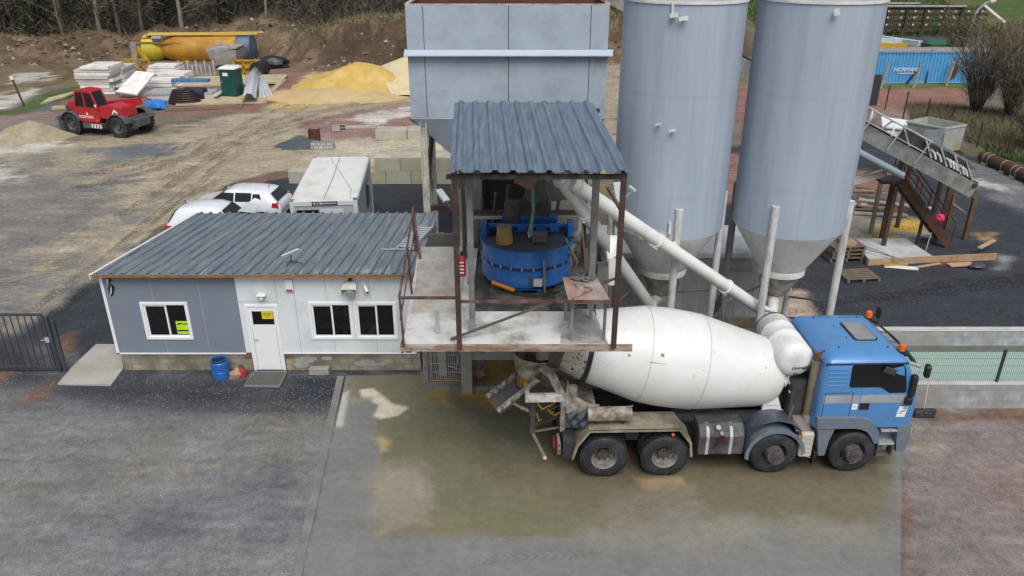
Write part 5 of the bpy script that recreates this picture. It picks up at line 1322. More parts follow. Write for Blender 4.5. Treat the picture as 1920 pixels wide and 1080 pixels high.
# wheels
def make_wheel(dual):
    w = link(bpy.data.objects.new("wheel", None)); w.parent = truck; w.empty_display_size = .1
    ws = [(-.155, .155)] if not dual else [(-.155, .155), (.2, .51)]
    a = MB()
    for y0, y1 in ws:
        p = [(.3, 0), (.36, .02), (.46, .0), (.515, .08), (.54, .17), (.542, .5), (.54, .83), (.515, .92), (.46, 1), (.36, .98), (.3, 1)]
        a.rev(p, (0, y0, 0), (0, y1, 0), 56, caps=False)
        n = 54 if dual else 60
        for k in range(n):
            an = k / n * 6.2832; c, s_ = math.cos(an), math.sin(an)
            rot = Matrix.Rotation(-an, 3, 'Y') @ Matrix.Rotation(.25 if k % 2 else -.25, 3, 'X')
            if dual:
                for yy in (y0 + .06, (y0 + y1) / 2, y1 - .06): a.box((c * .546, yy, s_ * .546), (.022, .075, .034), rot=rot)
    t = a.build("tyre", RUBBER, None); t.parent = w; t.location = (0, 0, 0)
    a = MB()
    if dual:
        a.rev([(.31, 0), (.325, .02), (.3, .06), (.27, .3), (.25, .62), (.16, .66), (.0, .66)], (0, -.15, 0), (0, .2, 0), 40, caps=False)
    else:
        a.rev([(.31, 0), (.325, .05), (.3, .12), (.285, .5), (.24, .62), (.2, .1), (.19, -.35), (.0, -.38)], (0, -.15, 0), (0, .12, 0), 40, caps=False)
    r_ = a.build("rim", mat("wheel_rim_dusty", (.3, .28, .25), .5, .2, var=.2, dirt=(.1, .09, .08), damt=.42, ds=4) if dual else mat("wheel_rim_dark", (.17, .155, .15), .45, .3, var=.25, dirt=(.07, .06, .055), damt=.45, ds=5), None); r_.parent = w
    a = MB()
    if dual:
        a.rev([(.15, 0), (.145, .7), (.12, .95), (0, 1)], (0, .09, 0), (0, -.03, 0), 10)
        for k in range(10): an = k / 10 * 6.283; a.tube((math.cos(an) * .2, .085, math.sin(an) * .2), (math.cos(an) * .2, .04, math.sin(an) * .2), .018, n=6)
    else:
        a.rev([(.13, 0), (.12, .8), (0, 1)], (0, -.24, 0), (0, -.275, 0), 20)
        for k in range(10): an = k / 10 * 6.283; a.tube((math.cos(an) * .165, -.23, math.sin(an) * .165), (math.cos(an) * .165, -.27, math.sin(an) * .165), .016, n=6)
    h = a.build("hub", mat("hub_dark", (.05, .053, .058), .5, .2, var=.3, dirt=(.14, .12, .1), damt=.35, ds=6), None); h.parent = w
    a = MB()
    for k in range(10):
        an = (k + .5) / 10 * 6.283
        if dual: a.rev([(0, 0), (.032, 0)], (math.cos(an) * .21, .076, math.sin(an) * .21), (math.cos(an) * .21, .066, math.sin(an) * .21), 10, caps=False)
        else: a.rev([(0, 0), (.03, 0)], (math.cos(an) * .235, -.04, math.sin(an) * .235), (math.cos(an) * .238, -.1, math.sin(an) * .238), 10, caps=False)
    v = a.build("rim_holes", VOID, None); v.parent = w
    return w
def dup_part(w):
    c = w.copy(); link(c)
    for ch in list(w.children):
        d = ch.copy(); link(d); d.parent = c
    return c
wr = make_wheel(True); wf = make_wheel(False)
wheels = []
for k, (x, s) in enumerate(((0, -1), (1.4, -1), (0, 1), (1.4, 1))):
    w = wr if k == 0 else dup_part(wr); w.location = (x, s * 1.075, .54); w.rotation_euler = (0, R(11 * k), 0 if s < 0 else math.pi)
for k, (x, s) in enumerate(((3.94, -1), (5.77, -1), (3.94, 1), (5.77, 1))):
    w = wf if k == 0 else dup_part(wf); w.location = (x, s * 1.06, .54); w.rotation_euler = (0, R(17 * k), 0 if s < 0 else math.pi)
# rear mudguards
for s in (-1, 1):
    y0, y1 = sorted((s * 1.26, s * .55))
    pts = [(2.03, .56), (1.98, .95), (1.68, 1.33), (-.36, 1.33), (-.66, .92), (-.76, .56)]
    a = MB(); a.strip(pts, .025, y0, y1)
    yl = s * 1.262
    a.strip(pts, .06, *sorted((yl, yl - s * .03)))
    a.build("mudguard", MUD_BEIGE, truck)
a = MB(); a.bx(-.95, -.7, -1.2, -.6, .55, 1.15); a.bx(-.95, -.7, .6, 1.2, .55, 1.15); a.build("mudflap", CHASSIS, truck)
MB().tube((1.52, -1.27, 1.2), (1.52, -1.3, 1.2), .035).build("side_marker", ORANGE, truck)
MB().tube((4.42, -1.27, 1.08), (4.42, -1.3, 1.08), .035).build("side_marker", ORANGE, truck)
# white cylinder above the rear mudguard (spare chute)
a = MB(); a.rev([(.15, 0), (.165, .005), (.165, .495), (.18, .5), (.18, .515), (.165, .52), (.165, .995), (.15, 1)], (-.4, -1.0, 1.6), (.6, -1.0, 1.6), 24); a.beam((.45, -1.0, 1.77), (.62, -1.0, 1.8), .03, .02); a.build("water_cylinder", DIRTYW, truck)
a = MB(); a.bx(-.2, -.15, -1.03, -.97, 1.33, 1.45); a.bx(.4, .45, -1.03, -.97, 1.33, 1.45); a.build("bracket", CHASSIS, truck)
a = MB()
for k, (x, z) in enumerate(((-.75, 1.35), (-.62, 1.5), (-.85, 1.52), (-.55, 1.3))): a.tube((x, -1.05, z), (x + .2, -.85, z + .05), .07)
a.bx(-.95, -.5, -.95, -.7, 1.2, 1.45); a.build("hydraulic_valves", mat("grey_blue_valves", (.09, .11, .13), .5, .3, var=.3), truck)
# fuel tank
a = MB()
pr = [(-.6, .52), (-1.14, .52), (-1.2, .58), (-1.2, 1.05), (-1.1, 1.22), (-.98, 1.28), (-.6, 1.28)]
a.prism([(y, z) for y, z in pr], 2.15, 3.2, 'x'); tank = a.build("fuel_tank", mat("grimy_tank", (.12, .115, .115), .42, .35, var=.2, dirt=(.035, .03, .03), damt=.45, ds=2), truck, bevel=.03)
a = MB()
for x in (2.32, 2.86):
    a.strip([(-.95, 1.283), (-1.1, 1.226), (-1.205, 1.052), (-1.205, .58), (-1.14, .515)], .02, x, x + .07, 'x')
a.build("strap", STEEL_L, tank)
a = MB(); a.tube((2.58, -1.1, 1.2), (2.58, -1.16, 1.29), .06); a.tube((2.66, -1.14, 1.12), (2.66, -1.2, 1.15), .045); a.build("filler_cap", STEEL, tank)
a = MB(); a.tube((2.66, -1.206, .98), (2.66, -1.212, .98), .11); a.build("oil_stain", mat("oil_stain", (.05, .02, .015), .3), tank)
# second axle mudguard (dark, rounded) and front wing
def arc(cx, cz, r, a0, a1, n): return [(cx + r * math.cos(R(a0 + (a1 - a0) * k / n)), cz + r * math.sin(R(a0 + (a1 - a0) * k / n))) for k in range(n + 1)]
for s in (-1, 1):
    a = MB(); y0, y1 = sorted((s * 1.25, s * .72))
    a.strip(arc(3.94, .54, .64, 5, 190, 18), .03, y0, y1)
    o = arc(3.94, .56, .74, 20, 178, 16) + [(3.18, .5), (3.3, .5)]
    a.prism(arc(3.94, .54, .7, 4, 186, 16) + arc(3.94, .54, .61, 190, 0, 16), *sorted((s * 1.255, s * 1.22)))
    a.build("mudguard", CAB_GREY, truck)
    a = MB(); q = arc(3.94, .62, .78, 30, 150, 14); a.strip(q, .02, *sorted((s * 1.12, s * .6))); a.build("mudguard_top", mat("dark_wing_top", (.045, .055, .075), .35, var=.25, dirt=(.12, .14, .16), damt=.4), truck)
a = MB(); a.bx(4.5, 4.8, -1.235, -1.1, .46, 1.12); pan = a.build("side_panel", mat("cream_panel", (.5, .49, .4), .5, var=.06, dirt=(.38, .35, .27), damt=.35), truck, bevel=.05, seg=3)
a = MB()
for k in range(5): a.beam((4.53, -1.238, .54 + k * .12), (4.78, -1.238, .46 + k * .12), .012, .008, up=(0, 1, 0))
a.build("panel_ribs", mat("cream_rib", (.4, .38, .3), .6), pan)
a = MB(); a.bx(4.48, 4.84, -1.1, -.5, .5, 1.1); a.prism([(-1.1, 1.1), (-.5, 1.1), (-.5, 1.35), (-.8, 1.3)], 4.4, 4.75, 'x'); a.build("battery_box", mat("dusty_box", (.17, .14, .12), .7, var=.2), truck)
a = MB(); a.prism([(4.86, .2), (4.98, .6), (4.86, .6)], -1.2, -.8); a.build("mudflap", BLACK, truck)
# cab shell
CZ = [1.24, 1.6, 1.95, 2.2, 2.72, 2.86, 2.95, 3.03, 3.075]
CR = [4.75, 4.74, 4.74, 4.745, 4.77, 4.8, 4.87, 5.0, 5.25]
CF = [6.98, 7.02, 7.0, 6.94, 6.73, 6.68, 6.6, 6.46, 6.2]
CW = [1.2, 1.21, 1.21, 1.2, 1.16, 1.14, 1.07, .93, .66]
def hw(z): return float(np.interp(z, CZ, CW))
def xrear(z): return float(np.interp(z, CZ, CR))
def xfront(z): return float(np.interp(z, CZ, CF))
def rrect(x0, x1, w, z, r, n=6):
    pts = []
    for cx, cy, a0 in ((x1 - r, w - r, 0), (x0 + r, w - r, 90), (x0 + r, -w + r, 180), (x1 - r, -w + r, 270)):
        for k in range(n + 1):
            an = R(a0 + 90 * k / n); pts.append(Vector((cx + r * math.cos(an), cy + r * math.sin(an), z)))
    return pts
a = MB(); a.ring_loft([rrect(CR[i], CF[i], CW[i], CZ[i], .13 if i < 7 else .2) for i in range(9)]); cab = a.build("cab", CAB, truck, sharp=50)
def decal(parent, name, pts, m, th=.004, off=.003, s=-1):
    n = len(pts); vs = [(x, s * (hw(z) + off + th), z) for x, z in pts] + [(x, s * (hw(z) - .01), z) for x, z in pts]
    return MB().add(vs, [list(range(n))] + [(i, (i + 1) % n, n + (i + 1) % n, n + i) for i in range(n)]).build(name, m, parent)
for s in (-1, 1):
    # the dark surround, the pane in two, and the stripe
    decal(cab, "side_window", [(5.4, 2.31), (5.37, 2.36), (5.37, 2.8), (5.42, 2.87), (6.5, 2.87), (6.58, 2.75), (6.68, 2.2), (6.64, 2.16), (6.3, 2.16), (6.1, 2.3), (6.0, 2.31)], GLASS_D, .006, .003, s)
    decal(cab, "stripe", [(4.84, 2.11), (4.84, 1.91), (5.655, 1.91), (5.655, 2.11)], mat("silver_stripe", (.36, .38, .42), .4, .2), .003, .002, s)
    decal(cab, "stripe", [(5.675, 2.11), (5.675, 1.91), (6.82, 1.9), (6.8, 2.11)], MATS["silver_stripe"], .003, .002, s)
    decal(cab, "door_seam", [(5.658, 1.26), (5.658, 2.3), (5.67, 2.3), (5.67, 1.26)], INK, .002, .001, s)
    decal(cab, "door_handle", [(5.69, 1.74), (5.69, 1.9), (5.9, 1.9), (5.9, 1.74)], BLACK, .012, .004, s)
a = MB()
for x0, z0, x1, z1 in ((4.86, 1.34, 4.87, 2.18), (5.48, 1.34, 5.49, 2.18), (4.87, 2.17, 5.48, 2.18), (4.87, 1.34, 5.48, 1.35)):
    a.bx(x0, x1, -hw((z0 + z1) / 2) - .008, -hw((z0 + z1) / 2) + .02, z0, z1)
a.build("locker_seam", mat("seam_navy", (.02, .06, .16), .5), cab)
for k in range(5):
    z = 2.32 + k * .1; a = MB(); a.bx(4.86, 5.3, -hw(z) - .008, -hw(z) + .02, z, z + .05); a.build("pressed_rib", CAB, cab, bevel=.01)
a = MB(); a.bx(4.78, 6.62, -1.158, -1.1, 2.86, 2.885); a.bx(4.78, 6.62, 1.1, 1.158, 2.86, 2.885); a.build("roof_gutter", mat("gutter_navy", (.015, .035, .08), .5), cab)
a = MB(); a.bx(4.725, 4.745, -1.05, 1.05, 2.85, 2.87); a.bx(4.72, 4.74, .2, .95, 2.05, 2.75); a.build("rear_window", GLASS_D, cab)
st = decal(cab, "sticker", [(5.51, 1.74), (5.51, 1.89), (5.64, 1.89), (5.64, 1.74)], UPVC, .004, .004)
sg = decal(cab, "warning_sticker", [(6.57, 1.52), (6.6, 1.8), (6.8, 1.8), (6.77, 1.52)], UPVC, .004, .004)
a = MB(); yy = -hw(1.66) - .0095
a.prism([(6.64, 1.66), (6.74, 1.71), (6.76, 1.695), (6.66, 1.645)], yy - .001, yy); a.prism([(6.7, 1.74), (6.78, 1.75), (6.77, 1.775), (6.7, 1.765)], yy - .001, yy); a.prism([(6.63, 1.6), (6.68, 1.62), (6.67, 1.63), (6.63, 1.615)], yy - .001, yy); a.build("pictogram", INK, sg)
a = MB(); a.bx(5.525, 5.625, -hw(1.8) - .0095, -hw(1.8) - .008, 1.8, 1.81); a.bx(5.525, 5.6, -hw(1.8) - .0095, -hw(1.8) - .008, 1.83, 1.84); a.build("lettering", mat("grey_print", (.35, .36, .38), .6), st)
# roof hatch, roof studs, seams
a = MB(); a.ring_loft([rrect(5.72, 6.2, .42, 3.07, .08), rrect(5.72, 6.2, .42, 3.115, .08), rrect(5.74, 6.18, .4, 3.125, .08)]); ht = a.build("roof_hatch", mat("grey_hatch", (.2, .215, .235), .4, var=.1, dirt=(.3, .3, .28), damt=.4, ds=2.5), cab)
MB().ring_loft([rrect(5.68, 6.24, .45, 3.06, .1), rrect(5.68, 6.24, .45, 3.085, .1)]).build("hatch_seal", BLACK, ht)
a = MB()
for x, y in ((5.2, .75), (6.25, .75), (5.2, -.72), (6.3, -.75), (5.5, .3), (5.55, -.3)): a.tube((x, y, 3.02), (x, y, 3.095), .014, n=8)
a.build("roof_stud", DARK, cab)
# windscreen, visor, beacons, mirrors
a = MB()
a.slab([(xfront(2.1) + .012, -1.0, 2.1), (xfront(2.1) + .012, 1.0, 2.1), (xfront(2.75) + .012, .96, 2.75), (xfront(2.75) + .012, -.96, 2.75)], .01); a.build("windscreen", GLASS_D, cab)
a = MB(); n = 12
vs = []
for k in range(n + 1):
    y = -1.06 + 2.12 * k / n; q = .1 * (1 - (y / 1.06) ** 2)
    vs += [Vector((6.72 + q, y, 2.92)), Vector((6.9 + q, y, 2.78)), Vector((6.88 + q, y, 2.76)), Vector((6.7 + q, y, 2.88))]
fs = []
for k in range(n):
    for j in range(4): fs.append((k * 4 + j, k * 4 + (j + 1) % 4, k * 4 + 4 + (j + 1) % 4, k * 4 + 4 + j))
a.add(vs, fs + [(0, 1, 2, 3), (n * 4 + 3, n * 4 + 2, n * 4 + 1, n * 4)]); a.build("sun_visor", BLACK, cab)
for y in (.55, .15, -.3, -.62):
    a = MB(); a.beam((6.45, y, 3.0), (6.76, y, 2.93), .03, .02); a.build("visor_bracket", mat("olive_bracket", (.12, .1, .06), .6), cab)
for y in (.82, -.82):
    a = MB(); a.rev([(.075, 0), (.075, .3), (.07, .85), (.03, 1)], (6.58, y, 3.03), (6.58, y, 3.19), 20); bcn = a.build("beacon", ORANGE, cab)
    a = MB(); a.tube((6.58, y, 2.93), (6.58, y, 3.03), .09); a.bx(6.45, 6.72, y - .07, y + .07, 2.9, 2.96); a.build("beacon_base", BLACK, bcn)
a = MB(); a.tube((6.72, -1.05, 2.83), (6.86, -1.2, 2.82), .04); a.build("mirror_arm", STEEL_L, cab)
a = MB(); a.box((7.03, -1.22, 2.72), (.13, .2, .3), rz=R(-20)); a.build("mirror", BLACK, cab, bevel=.05, seg=3)
a = MB(); a.box((6.78, -1.24, 2.36), (.13, .16, .54), rz=R(-10)); a.box((6.75, -1.24, 1.98), (.16, .16, .2), rz=R(-10)); a.build("mirror", BLACK, cab, bevel=.04)
a = MB(); a.box((6.8, 1.33, 2.4), (.14, .22, .5), rz=R(10)); a.box((7.02, 1.2, 2.95), (.08, .2, .3)); a.build("mirror", BLACK, cab, bevel=.04)
a = MB(); a.box((6.2, -1.215, 2.73), (.3, .05, .16), rot=Matrix.Rotation(R(20), 3, 'Y')); a.build("kerb_mirror", mat("dark_grey_mirror", (.045, .047, .055), .5), cab, bevel=.03)
# lower wings, steps, bumper
for s in (-1, 1):
    Y = sorted((s * 1.25, s * .75))
    a = MB(); a.prism([(4.76, 1.56), (5.72, 1.55), (5.95, 1.5), (6.14, 1.34), (6.28, 1.05), (6.33, .82), (6.2, .8), (6.1, .98), (5.98, 1.13), (5.82, 1.21), (5.66, 1.235), (4.8, 1.235)], *Y)
    a.prism([(4.84, 1.232), (5.25, 1.232), (5.16, .9), (5.12, .48), (4.96, .48)], *sorted((s * 1.22, s * .8)))
    a.build("wing", CAB_GREY, truck, bevel=.02)
    a = MB(); a.bx(6.34, 6.78, *sorted((s * 1.0, s * .6)), .78, 1.24); a.prism([(6.68, 1.24), (7.0, 1.3), (7.03, .8), (6.95, .55), (6.78, .55), (6.72, .9)], *sorted((s * 1.22, s * .9)))
    a.build("step_well", CAB_GREY, truck)
    for z in (1.16, .8):
        a = MB(); a.prism([(6.32, s * 1.22), (6.7, s * 1.22), (6.76, s * .95), (6.34, s * .95)], z - .05, z, 'z'); a.build("step", mat("step_plate", (.4, .42, .43), .5, .3, var=.25, vs=14), truck, bevel=.008)
    a = MB(); a.bx(6.32, 6.36, *sorted((s * 1.22, s * 1.0)), .42, .77); a.bx(6.66, 6.7, *sorted((s * 1.22, s * 1.0)), .46, .77); a.bx(6.36, 6.66, *sorted((s * 1.2, s * 1.02)), .42, .46); a.bx(6.37, 6.55, *sorted((s * 1.02, s * 1.01)), .55, .77)
    a.build("lower_step", mat("lower_step_dark", (.1, .09, .085), .7, var=.4, vs=12), truck)
    MB().bx(6.97, 7.06, *sorted((s * 1.18, s * .86)), .98, 1.2).build("headlight", mat("lamp_clear", (.7, .72, .72), .15), truck, bevel=.03)
a = MB(); a.bx(6.8, 7.04, -1.05, 1.05, .5, 1.2); a.build("bumper", CAB_GREY, truck, bevel=.05)
a = MB(); a.bx(6.9, 7.06, -.9, .9, 1.25, 1.85); a.build("grille", BLACK, truck, bevel=.02)
a = MB(); a.bx(4.9, 6.6, -.7, .7, .7, 1.235); a.build("engine_block", CHASSIS, truck)
# exhaust stack
a = MB(); a.tube((4.7, -.83, 1.4), (4.7, -.83, 2.78), .092, n=24); a.rev([(.1, 0), (.1, 1)], (4.7, -.83, 2.77), (4.7, -.83, 2.8), 24); ex = a.build("exhaust_stack", mat("tan_heat_shield", (.26, .215, .145), .6, .2, var=.12, dirt=(.17, .14, .1), damt=.4), truck)
MB().tube((4.7, -.83, 2.8), (4.7, -.83, 3.0), .07, n=20).rev([(.068, 0), (.0, 1)], (4.7, -.83, 2.99), (4.7, -.83, 2.95), 20, caps=False).beam((4.75, -.83, 2.99), (4.84, -.85, 3.06), .03, .04).build("tailpipe", mat("rusty_pipe", (.12, .065, .04), .7), ex)
a = MB(); a.tube((4.7, -.83, 1.4), (4.78, -.85, 1.02), .1, n=16)
for k in range(4): a.box((4.71 + k * .016, -.935, 1.34 - k * .08), (.09, .02, .03))
a.build("elbow", STEEL_L, ex)
# space behind the cab
a = MB(); a.bx(4.3, 4.68, -.75, .95, 1.06, 2.2); a.tube((4.5, .3, 2.2), (4.5, .3, 2.7), .12); a.tube((4.25, -.9, 1.2), (4.6, -.5, 1.9), .05); a.build("engine_gear", DARK, truck)
a = MB(); a.tube((4.18, .0, 2.15), (4.34, 0, 2.12), .3); a.tube((4.1, -.5, 2.05), (4.35, -.3, 2.2), .16); a.path([(4.3, -.55, 2.05), (4.42, -.6, 2.1), (4.45, -.65, 1.95), (4.3, -.65, 1.85)], .05); a.build("drum_drive", WHITE, truck)
# water tank across the truck
wt0, wt1 = Vector((4.3, -.78, 2.72)), Vector((4.3, 1.02, 2.72))
a = MB(); a.rev([(0, 0), (.2, .005), (.34, .03), (.4, .07), (.42, .11), (.42, .45), (.425, .455), (.425, .47), (.42, .475), (.42, .7), (.425, .705), (.425, .72), (.42, .725), (.42, .92), (.4, .95), (.34, .98), (0, 1)], wt0, wt1, 48, caps=False)
wtank = a.build("water_tank", WHITE, truck)
MB().rev([(.428, 0), (.428, 1)], (4.3, .86, 2.72), (4.3, .9, 2.72), 48, caps=False).build("strap_band", BLACK, wtank)
def ttext(body, size, loc, rot, m, parent, **k):
    return text(body, size, loc, rot, m, parent, **k)
ttext("LIEBHERR", .095, (4.4, -.765, 2.58), (R(68), 0, 0), INK, wtank, depth=.02)
a = MB(); a.bx(4.2, 4.6, -.755, -.73, 2.52, 2.53); a.build("pinstripe", STEEL, wtank)
a = MB(); a.bx(4.28, 4.38, -.745, -.68, 2.41, 2.425); a.bx(4.28, 4.3, -.745, -.68, 2.37, 2.41); a.bx(4.33, 4.38, -.745, -.68, 2.375, 2.395); a.build("maker_mark", INK, wtank)
a = MB(); a.bx(4.05, 4.5, -.3, -.2, 1.3, 2.32); a.bx(4.05, 4.5, .5, .6, 1.3, 2.32); a.build("bracket", DARK, truck)
# drum
def DC(x): return Vector((x, 0, 2.74 - .187 * (x - .08)))
d0, d1 = DC(-.95), DC(4.28); DL = 4.28 + .95
def du(x): return (x + .95) / DL
prof = [(.62, du(-.95)), (.8, du(-.5)), (.93, du(.08)), (1.1, du(.8)), (1.113, du(.86)), (1.113, du(.88)), (1.118, du(.9)), (1.15, du(1.35)), (1.145, du(1.8)), (1.13, du(2.13)), (1.128, du(2.16)), (1.122, du(2.2)), (.84, du(3.72)), (.79, du(3.9)), (.68, du(4.1)), (.5, du(4.22)), (0, du(4.28))]
def drum_mat():
    m = bpy.data.materials.new("drum_white"); m.use_nodes = True
    n, l = m.node_tree.nodes, m.node_tree.links; b = n["Principled BSDF"]
    tc = n.new("ShaderNodeTexCoord"); sp = n.new("ShaderNodeSeparateXYZ"); l.new(tc.outputs["Object"], sp.inputs[0])
    def noise(sc, det, ro=.6):
        k = n.new("ShaderNodeTexNoise"); k.inputs["Scale"].default_value = sc; k.inputs["Detail"].default_value = det; k.inputs["Roughness"].default_value = ro; l.new(tc.outputs["Object"], k.inputs["Vector"]); return k.outputs["Fac"]
    def rng(x, a, c, d, e):
        k = n.new("ShaderNodeMapRange"); l.new(x, k.inputs[0])
        for i, v in enumerate((a, c, d, e)): k.inputs[i + 1].default_value = v
        return k.outputs[0]
    def mul(a, c):
        k = n.new("ShaderNodeMath"); k.operation = 'MULTIPLY'; l.new(a, k.inputs[0]); l.new(c, k.inputs[1]); return k.outputs[0]
    def mx(f, a, c):
        k = n.new("ShaderNodeMix"); k.data_type = 'RGBA'; l.new(f, k.inputs[0])
        for i, v in ((6, a), (7, c)): (l.new(v, k.inputs[i]) if hasattr(v, "links") else setattr(k.inputs[i], "default_value", (*v, 1)))
        return k.outputs[2]
    tail = rng(sp.outputs[0], 1.4, -.6, 0.0, 1.0); tail2 = rng(sp.outputs[0], -.35, -.5, 0, 1)
    c = mx(rng(noise(.9, 8, .65), .34, .72, 0, .85), (.74, .745, .735), (.6, .59, .55))
    c = mx(mul(tail2, rng(noise(2, 5), .3, .6, .4, 1)), c, (.42, .38, .29))
    def spots(scale, thr, size, w, col, c):
        v = n.new("ShaderNodeTexVoronoi"); v.inputs["Scale"].default_value = scale; l.new(tc.outputs["Object"], v.inputs["Vector"])
        s_ = n.new("ShaderNodeSeparateColor"); l.new(v.outputs["Color"], s_.inputs[0])
        return mx(mul(mul(rng(v.outputs["Distance"], size, size + .06, 1, 0), rng(s_.outputs[0], thr, thr + .03, 0, 1)), w), c, col)
    one = n.new("ShaderNodeValue"); one.outputs[0].default_value = .75
    one0 = one.outputs[0]
    c = spots(9, .82, .12, tail, (.16, .13, .11), c); c = spots(17, .93, .14, one0, (.33, .29, .24), c)
    c = spots(5.5, .93, .12, one.outputs[0], (.4, .36, .31), c)
    c = spots(4.2, .965, .17, one.outputs[0], (.09, .04, .02), c)
    c = spots(17, .4, .3, tail2, (.06, .05, .035), c)
    c = spots(7, .55, .26, tail2, (.11, .05, .02), c)
    l.new(c, b.inputs["Base Color"]); b.inputs["Roughness"].default_value = .38
    return m
DRUM = drum_mat()
drum = MB().rev(prof, d0, d1, 96, caps=False).build("drum", DRUM, truck, sharp=20)
a = MB(); ax = (d1 - d0).normalized()
a.rev([(.84, 0), (.885, .1), (.885, .9), (.84, 1)], DC(-.44), DC(-.33), 72, caps=False); a.build("track_ring", BLACK, drum)
MB().rev([(.6, 0), (.63, 1)], DC(-1.22), DC(-.95), 48, caps=False).rev([(.6, 0), (0, 1)], DC(-1.22), DC(-1.0), 48, caps=False).build("drum_mouth", mat("dark_drum_mouth", (.1, .085, .065), .8, var=.4, vs=6), drum)
a = MB(); seam = MB()
for x in (.87, 2.165): seam.rev([(1.122 if x < 1 else 1.136, 0), (1.122 if x < 1 else 1.136, 1)], DC(x), DC(x + .012), 96, caps=False)
seam.build("weld_seam", mat("rusty_seam", (.5, .45, .37), .7, var=.25, vs=6, dirt=(.35, .22, .13), damt=.3, ds=5), drum)
a = MB()
pts = [DC(.9 + 1.26 * k / 8) + Vector((0, -1.14 * math.cos(R(20)), 1.148 * math.sin(R(20)) - .003 * k)) for k in range(9)]; a.path(pts, .006, n=5); a.build("weld_line", MATS["rusty_seam"], drum)
# front pedestal
a = MB()
for s in (-1, 1):
    a.prism([(3.72, 1.3), (4.22, 1.3), (3.98, 1.95), (3.8, 1.98)], *sorted((s * .62, s * .58))); a.bx(3.62, 4.28, *sorted((s * .7, s * .5)), 1.24, 1.3)
a.prism([(3.78, 1.3), (4.1, 1.3), (4.0, 1.75), (3.88, 1.75)], -.58, .58); a.build("front_pedestal", WHITE, truck, bevel=.008)
a = MB()
for k in range(5): a.tube((3.86 + k * .06, -.615, 1.5), (3.86 + k * .06, -.63, 1.5), .014, n=8)
a.build("bolts", STEEL, truck)
# rear pedestal, box beam, ladders, chutes
a = MB(); a.prism([(-.95, 1.3), (-.1, 1.3), (-.12, 1.55), (-.82, 2.05), (-.95, 2.05)], -.82, -.74); a.prism([(-.95, 1.3), (-.1, 1.3), (-.12, 1.55), (-.82, 2.05), (-.95, 2.05)], .74, .82); a.bx(-.95, -.15, -.74, .74, 1.3, 1.55)
a.bx(-.88, -.12, -.9, -.82, 1.55, 1.75); a.build("rear_pedestal", DIRTYW, truck, bevel=.006)
a = MB(); a.rev([(.09, 0), (.1, 1)], (-.72, -.78, 1.95), (-.72, -.78, 2.2), 16); a.bx(-.86, -.83, -.85, -.7, 2.0, 2.32); a.build("roller_guard", DIRTYW, truck)
a = MB(); a.bx(-1.8, -.96, -.95, -.83, 1.9, 2.08); a.bx(-1.8, -.96, .83, .95, 1.9, 2.08); a.bx(-1.8, -1.7, -.83, .83, 1.92, 2.06); a.build("rear_frame", mat("scuffed_white", (.6, .6, .57), .5, dirt=(.3, .26, .2), damt=.36, ds=4), truck, bevel=.006)
a = MB(); a.bx(-1.0, -.9, -.95, -.6, 1.1, 1.9); a.bx(-1.0, -.9, .6, .95, 1.1, 1.9); a.build("rear_post", DIRTYW, truck)
a = MB(); a.beam((-1.45, -.6, 2.62), (-1.2, -.68, 2.45), .22, .08); a.beam((-1.2, -.68, 2.45), (-.88, -.9, 1.8), .2, .07); a.build("chute_arm", mat("worn_white_arm", (.42, .43, .42), .55, dirt=(.16, .11, .07), damt=.45, ds=4), truck)
# charge funnel and collecting hopper at the drum mouth
a = MB(); a.rev([(.26, 0), (.38, .5), (.44, 1)], (-1.7, -.2, 2.15), (-1.6, -.15, 2.68), 28, caps=False, a0=0, a1=6.2832); a.build("collecting_hopper", mat("stained_white_hopper", (.4, .37, .3), .6, var=.25, dirt=(.12, .085, .05), damt=.5, ds=3), truck)
a = MB(); a.slab([(-1.45, -.6, 3.3), (-.9, -.55, 3.3), (-1.0, -.45, 2.75), (-1.5, -.5, 2.75)], .04); a.slab([(-1.45, .6, 3.3), (-.9, .55, 3.3), (-1.0, .45, 2.75), (-1.5, .5, 2.75)], .04); a.slab([(-1.45, -.6, 3.3), (-1.5, -.5, 2.75), (-1.5, .5, 2.75), (-1.45, .6, 3.3)], .04); a.build("charge_hopper", mat("grey_charge_hopper", (.2, .2, .2), .6, var=.3), truck)
a = MB(); a.rev([(.3, 0), (.22, 1)], (-1.7, -.1, 2.1), (-1.75, -.15, 1.85), 20, caps=False); a.build("rubber_spout", mat("orange_stained_rubber", (.3, .13, .02), .7, var=.3), truck)
def half_pipe(p0, p1, r, th, m, rimm, name, par):
    p0, p1 = Vector(p0), Vector(p1); d = (p1 - p0).normalized(); sd = d.cross(Vector((0, 0, 1))).normalized(); up = sd.cross(d)
    a = MB(); n = 12; vs = []
    for p in (p0, p1):
        for rr in (r, r + th):
            for k in range(n + 1):
                an = R(180 + 180 * k / n); vs.append(p + sd * math.cos(an) * rr + up * math.sin(an) * rr)
    m_ = n + 1; fs = []
    for k in range(n):
        fs += [(k, k + 1, 2 * m_ + k + 1, 2 * m_ + k), (m_ + k + 1, m_ + k, 3 * m_ + k, 3 * m_ + k + 1), (k + 1, k, m_ + k, m_ + k + 1), (2 * m_ + k, 2 * m_ + k + 1, 3 * m_ + k + 1, 3 * m_ + k)]
    fs += [(0, 2 * m_, 3 * m_, m_), (n, m_ + n, 3 * m_ + n, 2 * m_ + n)]
    a.add(vs, fs, False); o = a.build(name, m, par)
    b = MB()
    for s in (-1, 1): b.beam(p0 + sd * s * (r + th / 2), p1 + sd * s * (r + th / 2), .06, .1)
    b.build("chute_rim", rimm, o)
    return o
